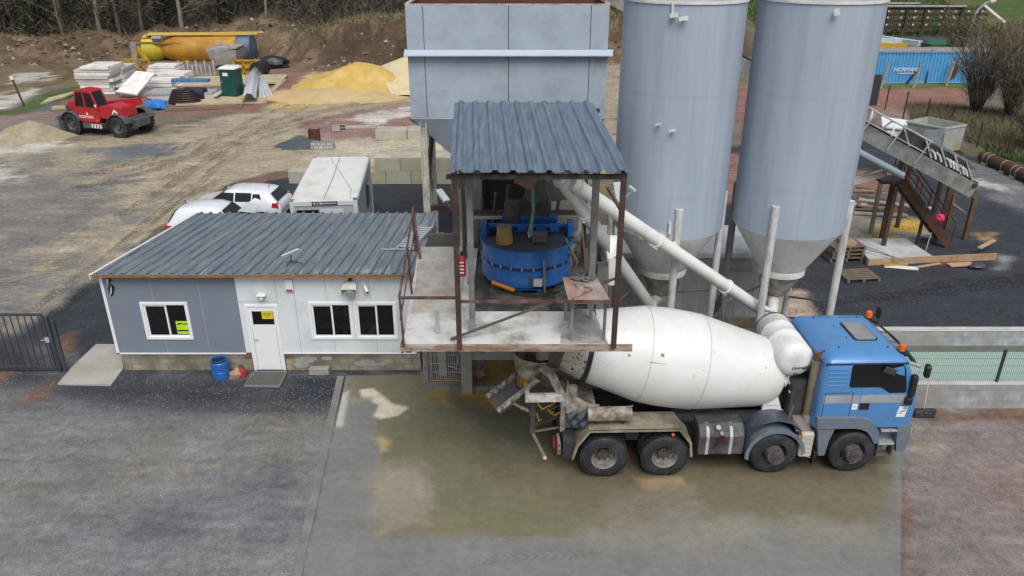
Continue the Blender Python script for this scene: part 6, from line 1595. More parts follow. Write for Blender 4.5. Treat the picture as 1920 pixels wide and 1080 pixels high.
half_pipe((-1.6, -.15, 2.2), (-2.55, -.55, 1.62), .3, .03, mat("dark_chute", (.085, .08, .072), .75, var=.25), mat("flaking_white_rim", (.5, .48, .43), .7, var=.25, vs=9, dirt=(.08, .065, .05), damt=.52, ds=9), "discharge_chute", truck)
a = MB(); a.tube((-2.2, -.6, 1.75), (-1.9, -.7, 1.62), .03); a.tube((-1.9, -.7, 1.62), (-1.65, -.75, 1.52), .045); a.build("chute_ram", mat("mauve_rod", (.22, .16, .15), .6), truck)
a = MB(); a.tube((-1.62, -.75, 1.45), (-1.62, -.75, 1.6), .1); a.bx(-1.68, -1.56, -.8, -.66, .95, 1.9); a.beam((-1.65, -.73, 1.15), (-.95, -.6, 1.35), .07, .12); a.bx(-1.7, -1.6, .6, .7, .95, 1.9); a.build("rear_ladder", DARK, truck)
a = MB(); a.tube((-1.62, -.75, .95), (-1.35, -.95, .42), .045); a.beam((-1.6, -.75, .98), (-1.0, -.8, 1.12), .04, .04); a.build("fold_step", mat("dirty_step", (.16, .14, .11), .7), truck)
MB().tube((-1.36, -.97, .44), (-1.33, -1.0, .38), .05).build("step_end", mat("bone_plug", (.45, .4, .3), .7), truck)
a = MB(); a.bx(-1.06, -1.0, -1.15, -.75, .62, .92); a.build("marker_plate", mat("marker_grey", (.3, .27, .24), .6), truck)
a = MB(); a.bx(-1.07, -1.062, -1.14, -1.04, .64, .9); a.bx(-1.05, -1.01, -1.158, -1.152, .64, .76); a.bx(-1.05, -1.01, -1.158, -1.152, .82, .9); a.build("red_marker", RED, truck)
rnd = random.Random(8); a = MB(); yb = MB()
for k in range(9):
    x, z = rnd.uniform(-1.5, -1.1), rnd.uniform(1.3, 1.75); pts = [(x + rnd.uniform(-.2, .2), -.8 + rnd.uniform(-.12, .05), z + .1), (x, -.85, z - .08), (x + .2, -.8, z), (x + .35, -.75, z + .1)]
    (yb if k % 4 == 0 else a).path(pts, .014, n=6)
a.build("hoses", BLACK, truck); yb.build("yellow_hoses", YELLOW, truck)
a = MB(); a.bx(-1.1, -1.0, -.95, .95, .6, .75); a.build("rear_bumper", DARK, truck)
for s in (-1, 1):
    MB().bx(-1.14, -1.1, *sorted((s * .9, s * .6)), .62, .74).build("tail_light", mat("red_lens", (.5, .03, .03), .3), truck)
# ---------------------------------------------------------------- settling basin on the right
BW = block_mat("grey_block_wall", .5, .2, (.36, .365, .37), (.31, .315, .32), (.24, .24, .235), .008, dirt=(.27, .26, .24), damt=.35)
CAP = mat("wall_cap", (.5, .5, .48), .85, var=.1, dirt=(.35, .33, .29), damt=.35)
wy1, wy2 = 17.45, 20.35
def low_wall(label, x0, x1, y, h):
    t = thing("block_wall", label, "wall", ((x0 + x1) / 2, y, 0))
    MB().bx(x0, x1, y, y + .2, -.3, h).build("blocks", BW, t)
    rnd = random.Random(int(y * 10)); a = MB(); n = 40; vs = []
    for k in range(n + 1):
        x = x0 + (x1 - x0) * k / n
        vs += [(x, y - .005 - rnd.uniform(0, .012), h), (x, y - .005, h + .03), (x, y + .205, h + .03), (x, y + .205, h)]
    a.add(vs, [(k * 4 + j, k * 4 + j + 1, k * 4 + 4 + j + 1, k * 4 + 4 + j) for k in range(n) for j in range(3)]); a.build("mortar_cap", CAP, t)
    return t
low_wall("pale grey block wall on the near side of the water basin", 8.9, 30, wy1, .74)
low_wall("pale grey block wall on the far side of the water basin", 9.6, 32, wy2, .8)
m = bpy.data.materials.new("milky_green_water"); m.use_nodes = True
b = m.node_tree.nodes["Principled BSDF"]; b.inputs["Base Color"].default_value = (.33, .46, .4, 1); b.inputs["Roughness"].default_value = .12
nz = m.node_tree.nodes.new("ShaderNodeTexNoise"); nz.inputs["Scale"].default_value = 2.5; bp = m.node_tree.nodes.new("ShaderNodeBump"); bp.inputs["Strength"].default_value = .06
m.node_tree.links.new(nz.outputs[0], bp.inputs["Height"]); m.node_tree.links.new(bp.outputs[0], b.inputs["Normal"])
tag(MB().add([(9.3, wy1 + .2, .1), (32, wy1 + .2, .1), (32, wy2, .1), (9.3, wy2, .1)], [(0, 1, 2, 3)]).build("water", m), kind="structure")
tag(MB().bx(9.6, 32, wy2 - .012, wy2 - .002, .1, .3).build("water_mark", mat("tide_mark", (.16, .15, .135), .7)), kind="structure")
t = thing("wire_fence", "dark green wire fence standing on the near basin wall", "fence", (12, wy1 + .1, .77))
FG = mat("dark_green_wire", (.04, .06, .055), .5)
for x in (10.05, 12.72, 15.4):
    MB().bx(x - .03, x + .03, wy1 + .08, wy1 + .14, .77, 1.72).build("post", mat("fence_post_dark", (.03, .04, .045), .5), t)
for x0, x1 in ((10.08, 12.69), (12.75, 15.37)):
    a = MB(); wire_panel(a, x0, x1, wy1 + .11, .82, 1.68, .055, .2, .0022); a.build("wire_mesh", FG, t)
# broom against the wall
pb = G(1733, 762); ph = P(1738, 620, 17.3)
t = thing("push_broom", "wide black push broom leaning against the near basin wall", "broom", (pb.x, 17.1, 0))
MB().tube((10.72, 17.08, .12), (10.78, 17.42, 1.62), .014, n=8).build("handle", mat("pale_broom_handle", (.55, .5, .38), .6), t)
a = MB(); a.box((10.72, 17.06, .19), (.56, .14, .1)); a.box((10.72, 17.05, .08), (.54, .12, .14)); a.build("head", mat("black_bristle", (.03, .035, .037), .7, var=.3), t, bevel=.02)
rnd = random.Random(3); a = MB()
for k in range(9): a.box((10.5 + rnd.uniform(0, .42), 16.987, .1 + rnd.uniform(0, .12)), (.06, .01, .014), rot=Matrix.Rotation(rnd.uniform(-1, 1), 3, 'Y'))
a.build("mud_splash", mat("grey_splash", (.16, .17, .17), .8), t)

# ---------------------------------------------------------------- inclined belt conveyor and stair
CYN, CYF = 27.6, 28.6
t = thing("belt_conveyor", "long grey belt conveyor sloping up from the loading hopper to the aggregate hopper", "conveyor", (14, 28, 0))
ta, tb = P(1832, 352, CYN), P(1140, -22, CYN)
ta = Vector((ta.x, 28.1, ta.z)); tb = Vector((tb.x, 28.1, tb.z))
d = (tb - ta).normalized(); nrm = Vector((-d.z, 0, d.x)); L = (tb - ta).length
if nrm.z < 0: nrm = -nrm
Yv = Vector((0, 1, 0))
def cv(u, y, h): return ta + d * u + Yv * y + nrm * h
CG1 = mat("conveyor_grey", (.16, .175, .175), .55, .1, var=.2, dirt=(.34, .32, .27), damt=.4, ds=2)
a = MB(); a.slab([cv(0, -.5, .12), cv(L, -.5, .12), cv(L, -.5, -.42), cv(0, -.5, -.42)], .05); a.build("side_beam", CG1, t)
a = MB(); a.slab([cv(0, .5, .12), cv(L, .5, .12), cv(L, .5, -.32), cv(0, .5, -.32)], .05); a.build("side_beam", CG1, t)
a = MB(); a.slab([cv(0, -.42, .16), cv(L, -.42, .16), cv(L, 0, .08), cv(0, 0, .08)], .02); a.slab([cv(0, 0, .08), cv(L, 0, .08), cv(L, .42, .16), cv(0, .42, .16)], .02); a.build("belt", mat("belt_black", (.022, .022, .024), .7, var=.2), t)
a = MB(); a.beam(cv(.2, .5, .66), cv(3.3, .5, .66), .12, .1); a.build("skirt_beam", CG1, t)
a = MB(); a.slab([cv(.2, .44, .62), cv(3.3, .44, .62), cv(3.3, .4, .17), cv(.2, .4, .17)], .02); a.build("rubber_skirt", RUBBER, t)
a = MB()
for u in (.3, .85, 1.5, 2.2, 3.2): a.beam(cv(u, -.48, .12), cv(u + .06, .46, .6), .06, .07)
a.build("skirt_frame", STEEL, t)
a = MB()
for u in (.55, .7, 1.0, 1.15, 1.3, 1.75, 2.0): a.path([cv(u, -.42, .18), cv(u + .12, -.3, .34), cv(u + .3, -.25, .4)], .035, n=6)
a.build("idler_arm", mat("pale_idler", (.5, .49, .45), .6), t)
a = MB(); a.tube(cv(.15, -.45, .02), cv(.15, .45, .02), .16); a.tube(cv(.15, -.47, .02), cv(.15, -.56, .02), .09); a.build("tail_drum", DARK, t)
a = MB()
for u in (4.0, 5.0, 6.2): a.path([cv(u, -.45 + .9 * k / 10, .15 + .5 * math.sin(math.pi * k / 10)) for k in range(11)], .035, n=6)
a.build("hoop", WHITE, t)
a = MB(); a.tube(cv(2.6, -.62, .62), cv(7.5, -.62, .62), .03); a.tube(cv(2.6, -.6, .2), cv(7.5, -.6, .2), .02)
for u in (2.7, 3.9, 5.1, 6.4): a.tube(cv(u, -.6, -.3), cv(u, -.62, .7), .025)
a.build("handrail", STEEL_L, t)
a = MB(); a.slab([cv(3.3, -1.3, -.95), cv(8, -1.3, -.95), cv(8, -.62, -.95), cv(3.3, -.62, -.95)], .08); a.tube(cv(3.2, -1.25, -.82), cv(8, -1.25, -.82), .13); a.build("walkway", mat("bluish_walkway", (.24, .29, .32), .5, .1, var=.1), t)
TIMB = mat("brown_timber_leg", (.15, .085, .045), .85, var=.25, dirt=(.07, .045, .03), damt=.4, stretch=(6, 6, 1))
for px, py, tx, ty, m_, w in ((1808, 449, 1829, 370, TIMB, .15), (1774, 429, 1790, 364, TIMB, .14), (1632, 437, 1655, 330, mat("tan_leg", (.22, .18, .12), .8), .13), (1712, 390, 1722, 330, TIMB, .13)):
    q = G(px, py); zt3 = P(tx, ty, q.y).z; MB().bx(q.x - w / 2, q.x + w / 2, q.y - w / 2, q.y + w / 2, 0, zt3).build("leg", m_, t)
q, r_ = G(1808, 449), G(1774, 429); a = MB(); a.beam((q.x, q.y, .95), (r_.x, r_.y, 1.1), .05, .1); a.build("brace", mat("pale_timber", (.36, .3, .2), .8), t)
a = MB(); q = P(1598, 342, 27.3); r_ = P(1662, 325, 27.3); a.beam(q, r_, .1, .2); a.beam(P(1598, 322, 27.4), P(1650, 308, 27.4), .06, .08); a.beam(P(1600, 335, 27.35), P(1655, 312, 27.4), .06, .07); a.build("brace", mat("pale_beam", (.5, .46, .37), .7), t)
# stair
S1 = G(1780, 464); S0 = P(1690, 340, S1.y); S1.z = .06
t = thing("steel_stair", "rusty steel stair with thin handrails going up to the conveyor walkway", "stair", (S1.x, S1.y, 0))
sw = Vector((0, .75, 0))
for k, o_ in enumerate((Vector((0, 0, 0)), sw)):
    MB().beam(S0 + o_, S1 + o_, .06, .34, up=(0, 0, 1)).build("stringer", RUST if k == 0 else BROWN_STEEL, t)
a = MB()
for k in range(1, 11):
    p = S0.lerp(S1, k / 11) + Vector((0, .375, .02)); a.box(p, (.24, .7, .03))
a.build("treads", mat("tread_grey", (.12, .11, .1), .7), t)
for k, o_ in enumerate((Vector((0, -.02, 0)), sw)):
    a = MB(); h = Vector((0, 0, 1.0)); a.tube(S0 + o_ + h, S1 + o_ + h, .025, n=8); a.tube(S0 + o_ + h * .5, S1 + o_ + h * .5, .018, n=8)
    for u in (0, .5, 1): p = S0.lerp(S1, u) + o_; a.tube(p, p + h, .022, n=8)
    a.build("handrail", BROWN_STEEL, t)
a = MB(); a.bx(S0.x - .75, S0.x + .02, S0.y - .05, S0.y + .85, S0.z - .1, S0.z); a.build("landing", BROWN_STEEL, t)
for px, py, m_, w in ((1654, 471, BROWN_STEEL, .14), (1651, 452, BROWN_STEEL, .14), (1719, 458, BROWN_STEEL, .1)):
    q = G(px, py); zt3 = S0.z - .1 if px < 1700 else S0.lerp(S1, .5).z - .15
    MB().bx(q.x - w / 2, q.x + w / 2, q.y - w / 2, q.y + w / 2, 0, zt3).build("leg", m_, t)
# loading hopper
LB = P(1775, 285, 31.5)
t = thing("loading_hopper", "pale grey open-topped loading hopper above a rusty skirt beyond the conveyor", "hopper", (LB.x, 31.5, 0))
HGR = mat("pale_green_grey_steel", (.36, .39, .37), .5, .1, var=.1, dirt=(.3, .26, .16), damt=.42, ds=1.2)
def pq(px, py, Y): return P(px, py, Y)
zt2 = P(1768, 241, 31.0).z; zb2 = P(1765, 287, 31.0).z
xa, xb, xc = P(1768, 262, 31.0).x, P(1822, 262, 31.0).x, P(1715, 262, 31.0).x
top = [Vector((xa, 31.0, zt2)), Vector((xb, 31.6, zt2)), Vector((xb - .9, 33.0, zt2)), Vector((xc + .15, 32.2, zt2))]
cen = sum(top, Vector()) / 4
bot = [Vector((cen.x + (p.x - cen.x) * .86 + .05, cen.y + (p.y - cen.y) * .86 - .15, zb2)) for p in top]
a = MB()
for i in range(4):
    k = (i + 1) % 4; a.slab([top[k], top[i], bot[i], bot[k]], .035)
a.ch = [0] * len(a.ch); a.build("bin", HGR, t)
a = MB()
for i in range(4): a.beam(top[i], top[(i + 1) % 4], .07, .07)
a.build("rim", STEEL_L, t)
a = MB(); a.prism([(xa - .02, zt2 - .02), (xc + .4, zt2 - .05), (xc - .15, zt2 - .45), (xc - .2, zt2 - 1.0), (xc + .5, zt2 - 1.3), (xa - .75, zt2 - 1.15), (xa - .4, zt2 - .8)], 30.85, 30.97); a.bx(xa - .95, xa - .88, 30.8, 30.85, zt2 - 1.1, zt2); a.build("transfer_hood", mat("blue_grey_hood", (.19, .22, .25), .5, .1, var=.12, dirt=(.26, .26, .24), damt=.35), t)
a = MB(); a.bx(xa - .7, xa - .2, 30.7, 30.95, zb2 + .1, zb2 + .6); a.bx(xa - .9, xa - .6, 30.6, 30.9, zb2 - .3, zb2 + .3); a.build("drive_box", mat("green_grey_box", (.17, .22, .2), .6), t)
zs_ = P(1822, 326, 31.5).z; a = MB(); a.prism([(xa - .9, zb2 - .01), (xb - .08, zb2 - .01), (xb - .1, zs_), (xb - .5, zs_ + .1), (xa - .6, zb2 - .5)], 31.2, 31.26); a.bx(xb - .14, xb - .08, 31.27, 32.3, zs_, zb2 - .01); a.build("rusty_skirt", RUST, t)
a = MB()
for x, y in ((xa - .9, 31.35), (xb - .2, 31.35), (xa - .9, 32.1), (xb - .2, 32.1)): a.bx(x - .07, x + .07, y - .07, y + .07, 0, zb2 - .1)
a.build("leg", RUST, t)
for (p0, p1, r, m_, lb) in (((1640, 252), (1655, 222), .0, None, None),): pass
a0, a1 = G(1700, 234, .3), G(1742, 250, .3)
t = thing("fabric_roll", "dark blue roll of fabric lying beyond the conveyor", "roll", (a0.x, a0.y, 0))
MB().tube(a0, a1, .32, n=20).build("roll", mat("navy_fabric", (.05, .06, .1), .8, var=.2), t)
MB().tube(a0 + Vector((-.5, .15, 0)), a0 - Vector((.01, 0, 0)), .22, n=16).build("core", WHITE, t)
t0 = G(1690, 262)
a = MB(); a.slab([t0 + Vector((-1.2, .2, .75)), t0 + Vector((1.3, -.5, .6)), t0 + Vector((1.7, 1.2, .8)), t0 + Vector((-.6, 1.9, 1.0))], .08); a.bx(t0.x - .9, t0.x + 1.0, t0.y + .1, t0.y + 1.2, 0, .52); tag(a.build("panel_pile", WHITE, loc=t0), "pile of white panels on the ground just beyond the conveyor hoops", "panels")
# concrete slab in its timber form
f = [G(1627, 498, .0), G(1866, 487, .0), G(1815, 458, 0), G(1598, 458, 0)]
hs_ = .27
t = thing("formwork_slab", "fresh concrete slab cast inside a pale timber form at the stair foot", "slab", (f[0].x, f[0].y, 0))
MB().slab([p + Vector((0, 0, hs_ - .02)) for p in (f[0], f[0].lerp(f[1], .5), f[3].lerp(f[2], .45), f[3])], .24).build("concrete", mat("fresh_concrete", (.5, .5, .48), .8, var=.12, vs=2, dirt=(.3, .3, .3), damt=.4), t)
a = MB(); a.beam(f[0] + Vector((0, 0, hs_ / 2)), f[1] + Vector((0, 0, hs_ / 2)), .05, hs_); a.build("front_board", WOOD_N, t)
a = MB(); a.beam(f[0] + Vector((-.03, .03, hs_ / 2)), f[3] + Vector((0, 0, hs_ / 2)), .04, hs_); a.build("side_board", mat("grey_form_board", (.2, .18, .15), .8), t)
def plank(label, p0, p1, w, h, z, m_=WOOD_N, nm="plank"):
    p0, p1 = Vector((p0.x, p0.y, z)), Vector((p1.x, p1.y, z + .02)); a = MB(); a.beam(p0, p1, w, h)
    return tag(a.build(nm, m_, loc=(p0 + p1) / 2), label, "plank", "planks around the timber form")
plank("short timber plank propped at the far right end of the form", G(1832, 480), G(1860, 466), .16, .05, .33)
plank("ochre plank end stacked against the left of the timber form", G(1662, 493), G(1696, 492), .14, .09, .16, mat("ochre_plank", (.4, .25, .09), .8))
plank("long ochre batten lying under the left of the timber form", G(1656, 500), G(1700, 498), .14, .07, .05, MATS["ochre_plank"])
plank("pale plank lying flat in front of the right half of the form", G(1778, 500), G(1822, 498), .3, .05, .06)
plank("narrow pale board lying before the middle of the form", G(1720, 503), G(1762, 497), .12, .04, .05)
a = MB(); a.slab([G(1658, 501, .03), G(1722, 506, .03), G(1722, 500, .04), G(1660, 497, .04)], .02); tag(a.build("paper_sheet", WHITE, loc=G(1690, 503)), "torn white sheet on the gravel before the timber form", "sheet")
a = MB(); g = G(1831, 503); a.ring_loft(lumpy((g.x, g.y, .1), .3, .18, .1, 6)); tag(a.build("rubbish_sack", mat("dark_blue_sack", (.05, .055, .075), .5), loc=g), "dark blue sack on the gravel at the right end of the form", "sack")
g = G(1760, 497); a = MB(); a.beam(g, g + Vector((.55, .1, .04)), .16, .06); tag(a.build("red_cloth", mat("red_cloth", (.28, .02, .03), .8), loc=g), "strip of red cloth lying before the timber form", "cloth")
a = MB(); p0, p1 = G(1600, 455, .6), G(1690, 488, .3); a.path([p0, p0.lerp(p1, .5) + Vector((0, 0, .05)), p1], .018, n=6); q0 = G(1598, 458, .5); a.path([q0, q0.lerp(p1, .5), p1 + Vector((.1, 0, 0))], .018, n=6); tag(a.build("steel_rods", mat("grey_rod", (.2, .19, .19), .6), loc=p1), "thin grey rods lying across the fresh concrete slab", "rods")
g = G(1756, 434); a = MB(); a.rev([(0, 0), (.15, .12), (.22, .5), (.15, .88), (0, 1)], g + Vector((0, 0, .35)), g + Vector((0, 0, .8)), 20)
t = thing("pink_buoy", "bright pink float hanging by the stair foot", "float", g); a.build("float", mat("hot_pink", (.7, .03, .14), .5), t)
MB().tube(g, g + Vector((0, 0, .36)), .03).tube(g + Vector((0, 0, .79)), g + Vector((.02, 0, 1.3)), .02).build("stake", RUST, t)
a = MB(); g = G(1735, 472); a.tube(g, g + Vector((.05, 0, .8)), .025); tag(a.build("grey_stake", STEEL_L, loc=g), "pale grey stake standing beside the stair on the slab edge", "stake")
# pallets
def pallet(mb, c, rz, z0, w=1.2, l=.8):
    m_ = Matrix.Rotation(rz, 3, 'Z')
    for k in range(6): mb.box(Vector((c[0], c[1], z0 + .135)) + m_ @ Vector((0, -l / 2 + .06 + k * (l - .12) / 5, 0)), (w, .1, .022), rz)
    for x in (-w / 2 + .05, 0, w / 2 - .05):
        mb.box(Vector((c[0], c[1], z0 + .068)) + m_ @ Vector((x, 0, 0)), (.1, l, .108), rz)
        mb.box(Vector((c[0], c[1], z0 + .007)) + m_ @ Vector((x, 0, 0)), (.1, l, .014), rz)
PALW = mat("grey_brown_pallet", (.17, .125, .095), .85, var=.25, vs=6, dirt=(.13, .13, .06), damt=.35)
g = G(1607, 520); a = MB(); pallet(a, (g.x, g.y), R(6), 0, 1.25, .95); tag(a.build("pallet", PALW, loc=g), "single weathered pallet lying flat on the dark gravel", "pallet", "wooden pallets beside the right-hand silo")
g = G(1578, 484)
for k in range(4):
    a = MB(); pallet(a, (g.x + .03 * (k % 2), g.y + .1), R(4 + k * 2), .15 * k, 1.3, .95)
    tag(a.build("pallet", PALW, loc=(g.x, g.y, .15 * k)), ["lowest pallet of the stack behind the silo leg", "second pallet from the ground in the stack behind the silo leg", "third pallet from the ground in the stack behind the silo leg", "topmost pallet of the stack behind the silo leg"][k], "pallet", "wooden pallets beside the right-hand silo")
a = MB(); a.bx(g.x - .2, g.x + .35, g.y - .25, g.y + .25, .602, .75); tag(a.build("wooden_box", mat("pinkish_board", (.36, .24, .17), .8), loc=(g.x, g.y, .6)), "reddish board box on top of the pallet stack", "box")
# debris pile left of the stair
rnd = random.Random(9)
for k, (p0, p1, r, m_, lb) in enumerate((((1610, 375), (1745, 392), .11, STEEL_L, "long grey pipe lying behind the conveyor legs"), ((1600, 400), (1700, 404), .09, CONC, "grey concrete post lying behind the conveyor legs"), ((1596, 366), (1612, 388), .13, mat("mauve_pipe", (.16, .12, .13), .7), "mauve pipe stub leaning by the right-hand silo"), ((1597, 384), (1625, 386), .12, CONC_L, "short pale concrete pipe beside the right-hand silo"))):
    q0, q1 = G(*p0, r), G(*p1, r); a = MB(); a.tube(q0, q1, r, n=12); tag(a.build("pipe", m_, loc=(q0 + q1) / 2), lb, "pipe", "pipes dumped behind the conveyor")
for k in range(7):
    q0 = G(1600 + rnd.uniform(0, 15), 350 + k * 7, .1 + .06 * (k % 3)); q1 = q0 + Vector((rnd.uniform(.5, 1.6), rnd.uniform(-1.2, .2), rnd.uniform(-.04, .1))); a = MB(); a.beam(q0, q1, .14, .05)
    tag(a.build("scrap_board", mat("yellowish_scrap", (.36, .25, .1), .8) if k % 2 else WOOD, loc=(q0 + q1) / 2), "scrap boards heaped on red gravel behind the right-hand silo", "board", "scrap boards behind the silo")
# steel pipes strapped at the far right
for k, (p0, p1) in enumerate((((1843, 293), (1902, 318)), ((1895, 316), (1960, 345)))):
    q0, q1 = G(*p0, .32), G(*p1, .32)
    t = thing("steel_pipe", ["rusty brown steel pipe with rope slings, left of two at the gravel's edge", "rusty brown steel pipe at the right edge of the photo"][k], "pipe", ((q0.x + q1.x) / 2, (q0.y + q1.y) / 2, 0), group="rusty steel pipes by the verge")
    MB().tube(q0, q1, .3, n=24).build("tube", mat("chocolate_rust", (.075, .04, .03), .7, var=.25), t)
    a = MB(); dd = (q1 - q0).normalized()
    for u in (.16, .3, .75): a.rev([(.315, 0), (.315, 1)], q0.lerp(q1, u), q0.lerp(q1, u) + dd * .05, 20, caps=False)
    a.build("rope", mat("cream_rope", (.5, .45, .33), .8), t)
    a = MB()
    for u in (.12, .7): p = q0.lerp(q1, u); a.box((p.x - .1, p.y - .25, .06), (.4, .3, .1), R(10))
    a.build("block", mat("cream_block", (.45, .38, .22), .8), t)

# ---------------------------------------------------------------- yard behind the office
# lego blocks
LEGO = mat("lego_block_concrete", (.42, .4, .34), .85, var=.14, vs=1.6, dirt=(.33, .31, .17), damt=.36, ds=1.3, bump=.15)
LEGO2 = mat("mossy_block_concrete", (.36, .34, .22), .85, var=.16, vs=1.6, dirt=(.42, .4, .34), damt=.4, ds=1.1, bump=.15)
lab = {0: "lower", 1: "upper"}
ORD = ["first", "second", "third", "fourth", "fifth"]
for row in (0, 1):
    x = -6.78 - (.75 if row == 0 else .0); k = 0
    while x < -2.6:
        L_ = 1.25 if not (row == 1 and k == 2) else .62
        a = MB(); a.bx(x + .008, x + L_ - .008, 37.5, 38.1, .0 + row * .66, .654 + row * .66)
        tag(a.build("concrete_block", LEGO if (k + row) % 2 else LEGO2, bevel=.02, loc=(x + L_ / 2, 37.5, row * .66)), f"large concrete block, {ORD[k]} from the cabin in the {lab[row]} course of the wall", "block", "large concrete blocks of the bay wall")
        x += L_; k += 1
a = MB(); rnd = random.Random(2)
vs = []
for k in range(24):
    x = -6.8 + 4.2 * k / 23; vs += [(x, 37.5 + rnd.uniform(0, .03), 1.325 + rnd.uniform(0, .02)), (x, 38.1, 1.36 + rnd.uniform(0, .04)), (x, 39.5, 1.2), (x, 41.2, .4), (x, 43, -.1)]
a.add(vs, [(k * 5 + j, k * 5 + 5 + j, k * 5 + 6 + j, k * 5 + 1 + j) for k in range(23) for j in range(4)], True); tag(a.build("sand_ramp", mat("pale_sand", (.5, .46, .37), .9, var=.12, vs=2, dirt=(.36, .31, .22), damt=.4, bump=.2)), kind="structure")
g = G(572, 340)
a = MB(); a.bx(g.x - .7, g.x + .75, 37.6, 38.4, 0, .62); tag(a.build("concrete_block", LEGO, bevel=.02, loc=(g.x, 38, 0)), "large concrete block lying alone left of the white cabin roof", "block", "large concrete blocks of the bay wall")
g = G(568, 330, .62); a = MB(); a.ring_loft(lumpy((g.x + .2, 38, .8), .22, .2, .2, 4)); tag(a.build("rubble_lump", CONC, loc=(g.x, 38, .62)), "grey rubble lump on the lone concrete block", "lump")
for k, (x0, x1, y0, y1) in enumerate(((704, 764, 263, 245), (764, 800, 262, 246))):
    q0, q1 = G(x0, y0), G(x1, y0); a = MB(); a.bx(q0.x, q1.x - .04, q0.y, q0.y + 1.0, 0, .62)
    tag(a.build("concrete_block", LEGO, bevel=.03, loc=q0), ["cream concrete block lying in the sand left of the hopper", "cream concrete block half hidden by the hopper"][k], "block", "large concrete blocks of the bay wall")
q0 = G(583, 280); a = MB(); a.bx(q0.x, q0.x + 1.3, q0.y, q0.y + .5, 0, .38); tag(a.build("hollow_blocks", block_mat("pale_hollow_blocks", .3, .2, (.45, .45, .43), (.4, .4, .38), (.2, .2, .2), .03), loc=q0), "pale hollow blocks under the rusty beam stub", "blocks")
q0 = G(590, 264); a = MB(); a.bx(q0.x - .3, q0.x + .3, q0.y, q0.y + .06, .0, .7); a.bx(q0.x - .3, q0.x - .24, q0.y - .2, q0.y + .3, 0, .7); a.bx(q0.x + .24, q0.x + .3, q0.y - .2, q0.y + .3, 0, .7); tag(a.build("beam_stub", RUST, loc=q0), "stub of rusty steel beam standing beside the hollow blocks", "beam")
q0 = G(637, 247)
t = thing("hollow_block", "grey hollow block lying tilted on the red gravel", "block", q0)
M_ = Matrix.Translation(q0) @ Matrix.Rotation(R(18), 4, 'Z') @ Matrix.Rotation(R(-15), 4, 'X')
a = MB(M_); a.bx(-.45, .4, 0, .5, .02, .45); a.build("block", CONC, t, bevel=.02)
a = MB(M_)
for i in range(2):
    for j in range(2): a.bx(.05 + i * .17, .18 + i * .17, -.006, -.002, .08 + j * .18, .22 + j * .18)
a.build("hollows", VOID, t)
a = MB(); q0 = G(640, 242); q1 = G(705, 240); a.beam(q0 + Vector((0, 0, .1)), q1 + Vector((0, 0, .1)), .25, .15); tag(a.build("kerb_stone", CONC_L, loc=q0), "long pale kerb stone beside the tilted hollow block", "kerb")

# white site cabin
def cabin():
    t = thing("site_cabin", "white flat-roofed site cabin parked behind the office roof", "cabin", (-6.9, 27.2, 0), R(5.0), local=True)
    w, l, h = 2.45, 6.05, 2.55
    a = MB(); a.bx(-w / 2 + .03, w / 2 - .03, .03, l - .03, .12, h - .2); a.build("wall", mat("cabin_blue_grey", (.38, .41, .44), .5, var=.05), t)
    a = MB(); a.bx(-w / 2, w / 2, 0, l, h - .2, h - .02); a.bx(-w / 2, w / 2, 0, l, 0, .12)
    for x in (-w / 2, w / 2 - .16):
        for y in (0, l - .16): a.bx(x, x + .16, y, y + .16, .12, h - .2)
    a.build("frame", mat("cabin_frame_white", (.55, .58, .58), .45, var=.05), t, bevel=.01)
    rf = MB().bx(-w / 2 + .04, w / 2 - .04, .05, l - .05, h - .02, h + .02).build("roof", mat("cabin_roof_white", (.7, .7, .67), .6, var=.05, dirt=(.5, .5, .36), damt=.28, ds=.8), t)
    a = MB(); a.path([(.0, 0.1, h + .03), (.02, 2.5, h + .03), (-.05, 5.9, h + .03)], .02, n=6); a.build("roof_seam", mat("roof_seam_grey", (.38, .37, .3), .7), rf)
    a = MB(); a.path([(.95, .1, h + .03), (.9, 1.2, h + .03), (.5, 2.6, h + .03), (.1, 4.0, h + .03), (-.3, 5.2, h + .03), (-.4, 5.9, h + .03)], .016, n=6); a.build("roof_cable", mat("roof_cable_grey", (.42, .41, .38), .7), rf)
    a = MB()
    for x in (-w / 2 + .08, w / 2 - .08):
        for y in (.08, l - .08): a.bx(x - .07, x + .07, y - .07, y + .07, h - .02, h + .05)
    a.build("corner_casting", STEEL, t)
    s = MB().bx(-.42, .5, -.02, -.002, h - .17, h - .03).build("name_board", INK, t)
    text("BUNGALOC", .1, (.2, -.025, h - .1), (R(90), 0, 0), UPVC, s, depth=.002)
    a = MB(); a.prism([(-.38, h - .1), (-.3, h - .045), (-.27, h - .045), (-.34, h - .1), (-.27, h - .155), (-.3, h - .155)], -.026, -.021); a.prism([(-.06, h - .1), (-.14, h - .045), (-.17, h - .045), (-.1, h - .1), (-.17, h - .155), (-.14, h - .155)], -.026, -.021); a.build("emblem", UPVC, s)
    a = MB(); a.prism([(-.27, h - .1), (-.22, h - .055), (-.17, h - .1), (-.22, h - .145)], -.026, -.021); a.build("emblem_centre", mat("amber_mark", (.6, .35, .05), .5), s)
    a = MB(); a.bx(-1.0, -.2, -.004, .028, 1.0, 2.2); a.build("window", GLASS_D, t)
    a = MB(); a.bx(-.15, .7, .0, .029, .15, 2.2); a.build("door", mat("cabin_frame_white", (.55, .58, .58)), t)
    a = MB(); a.bx(w / 2 - .028, w / 2 + .004, 3.6, 4.6, 1.0, 2.0); a.build("window", GLASS_D, t)
    a = MB()
    for y in (1.2, 2.4, 3.4, 4.8): a.bx(w / 2 - .031, w / 2 - .026, y, y + .03, .15, h - .22)
    a.build("panel_joint", STEEL, t)
cabin()
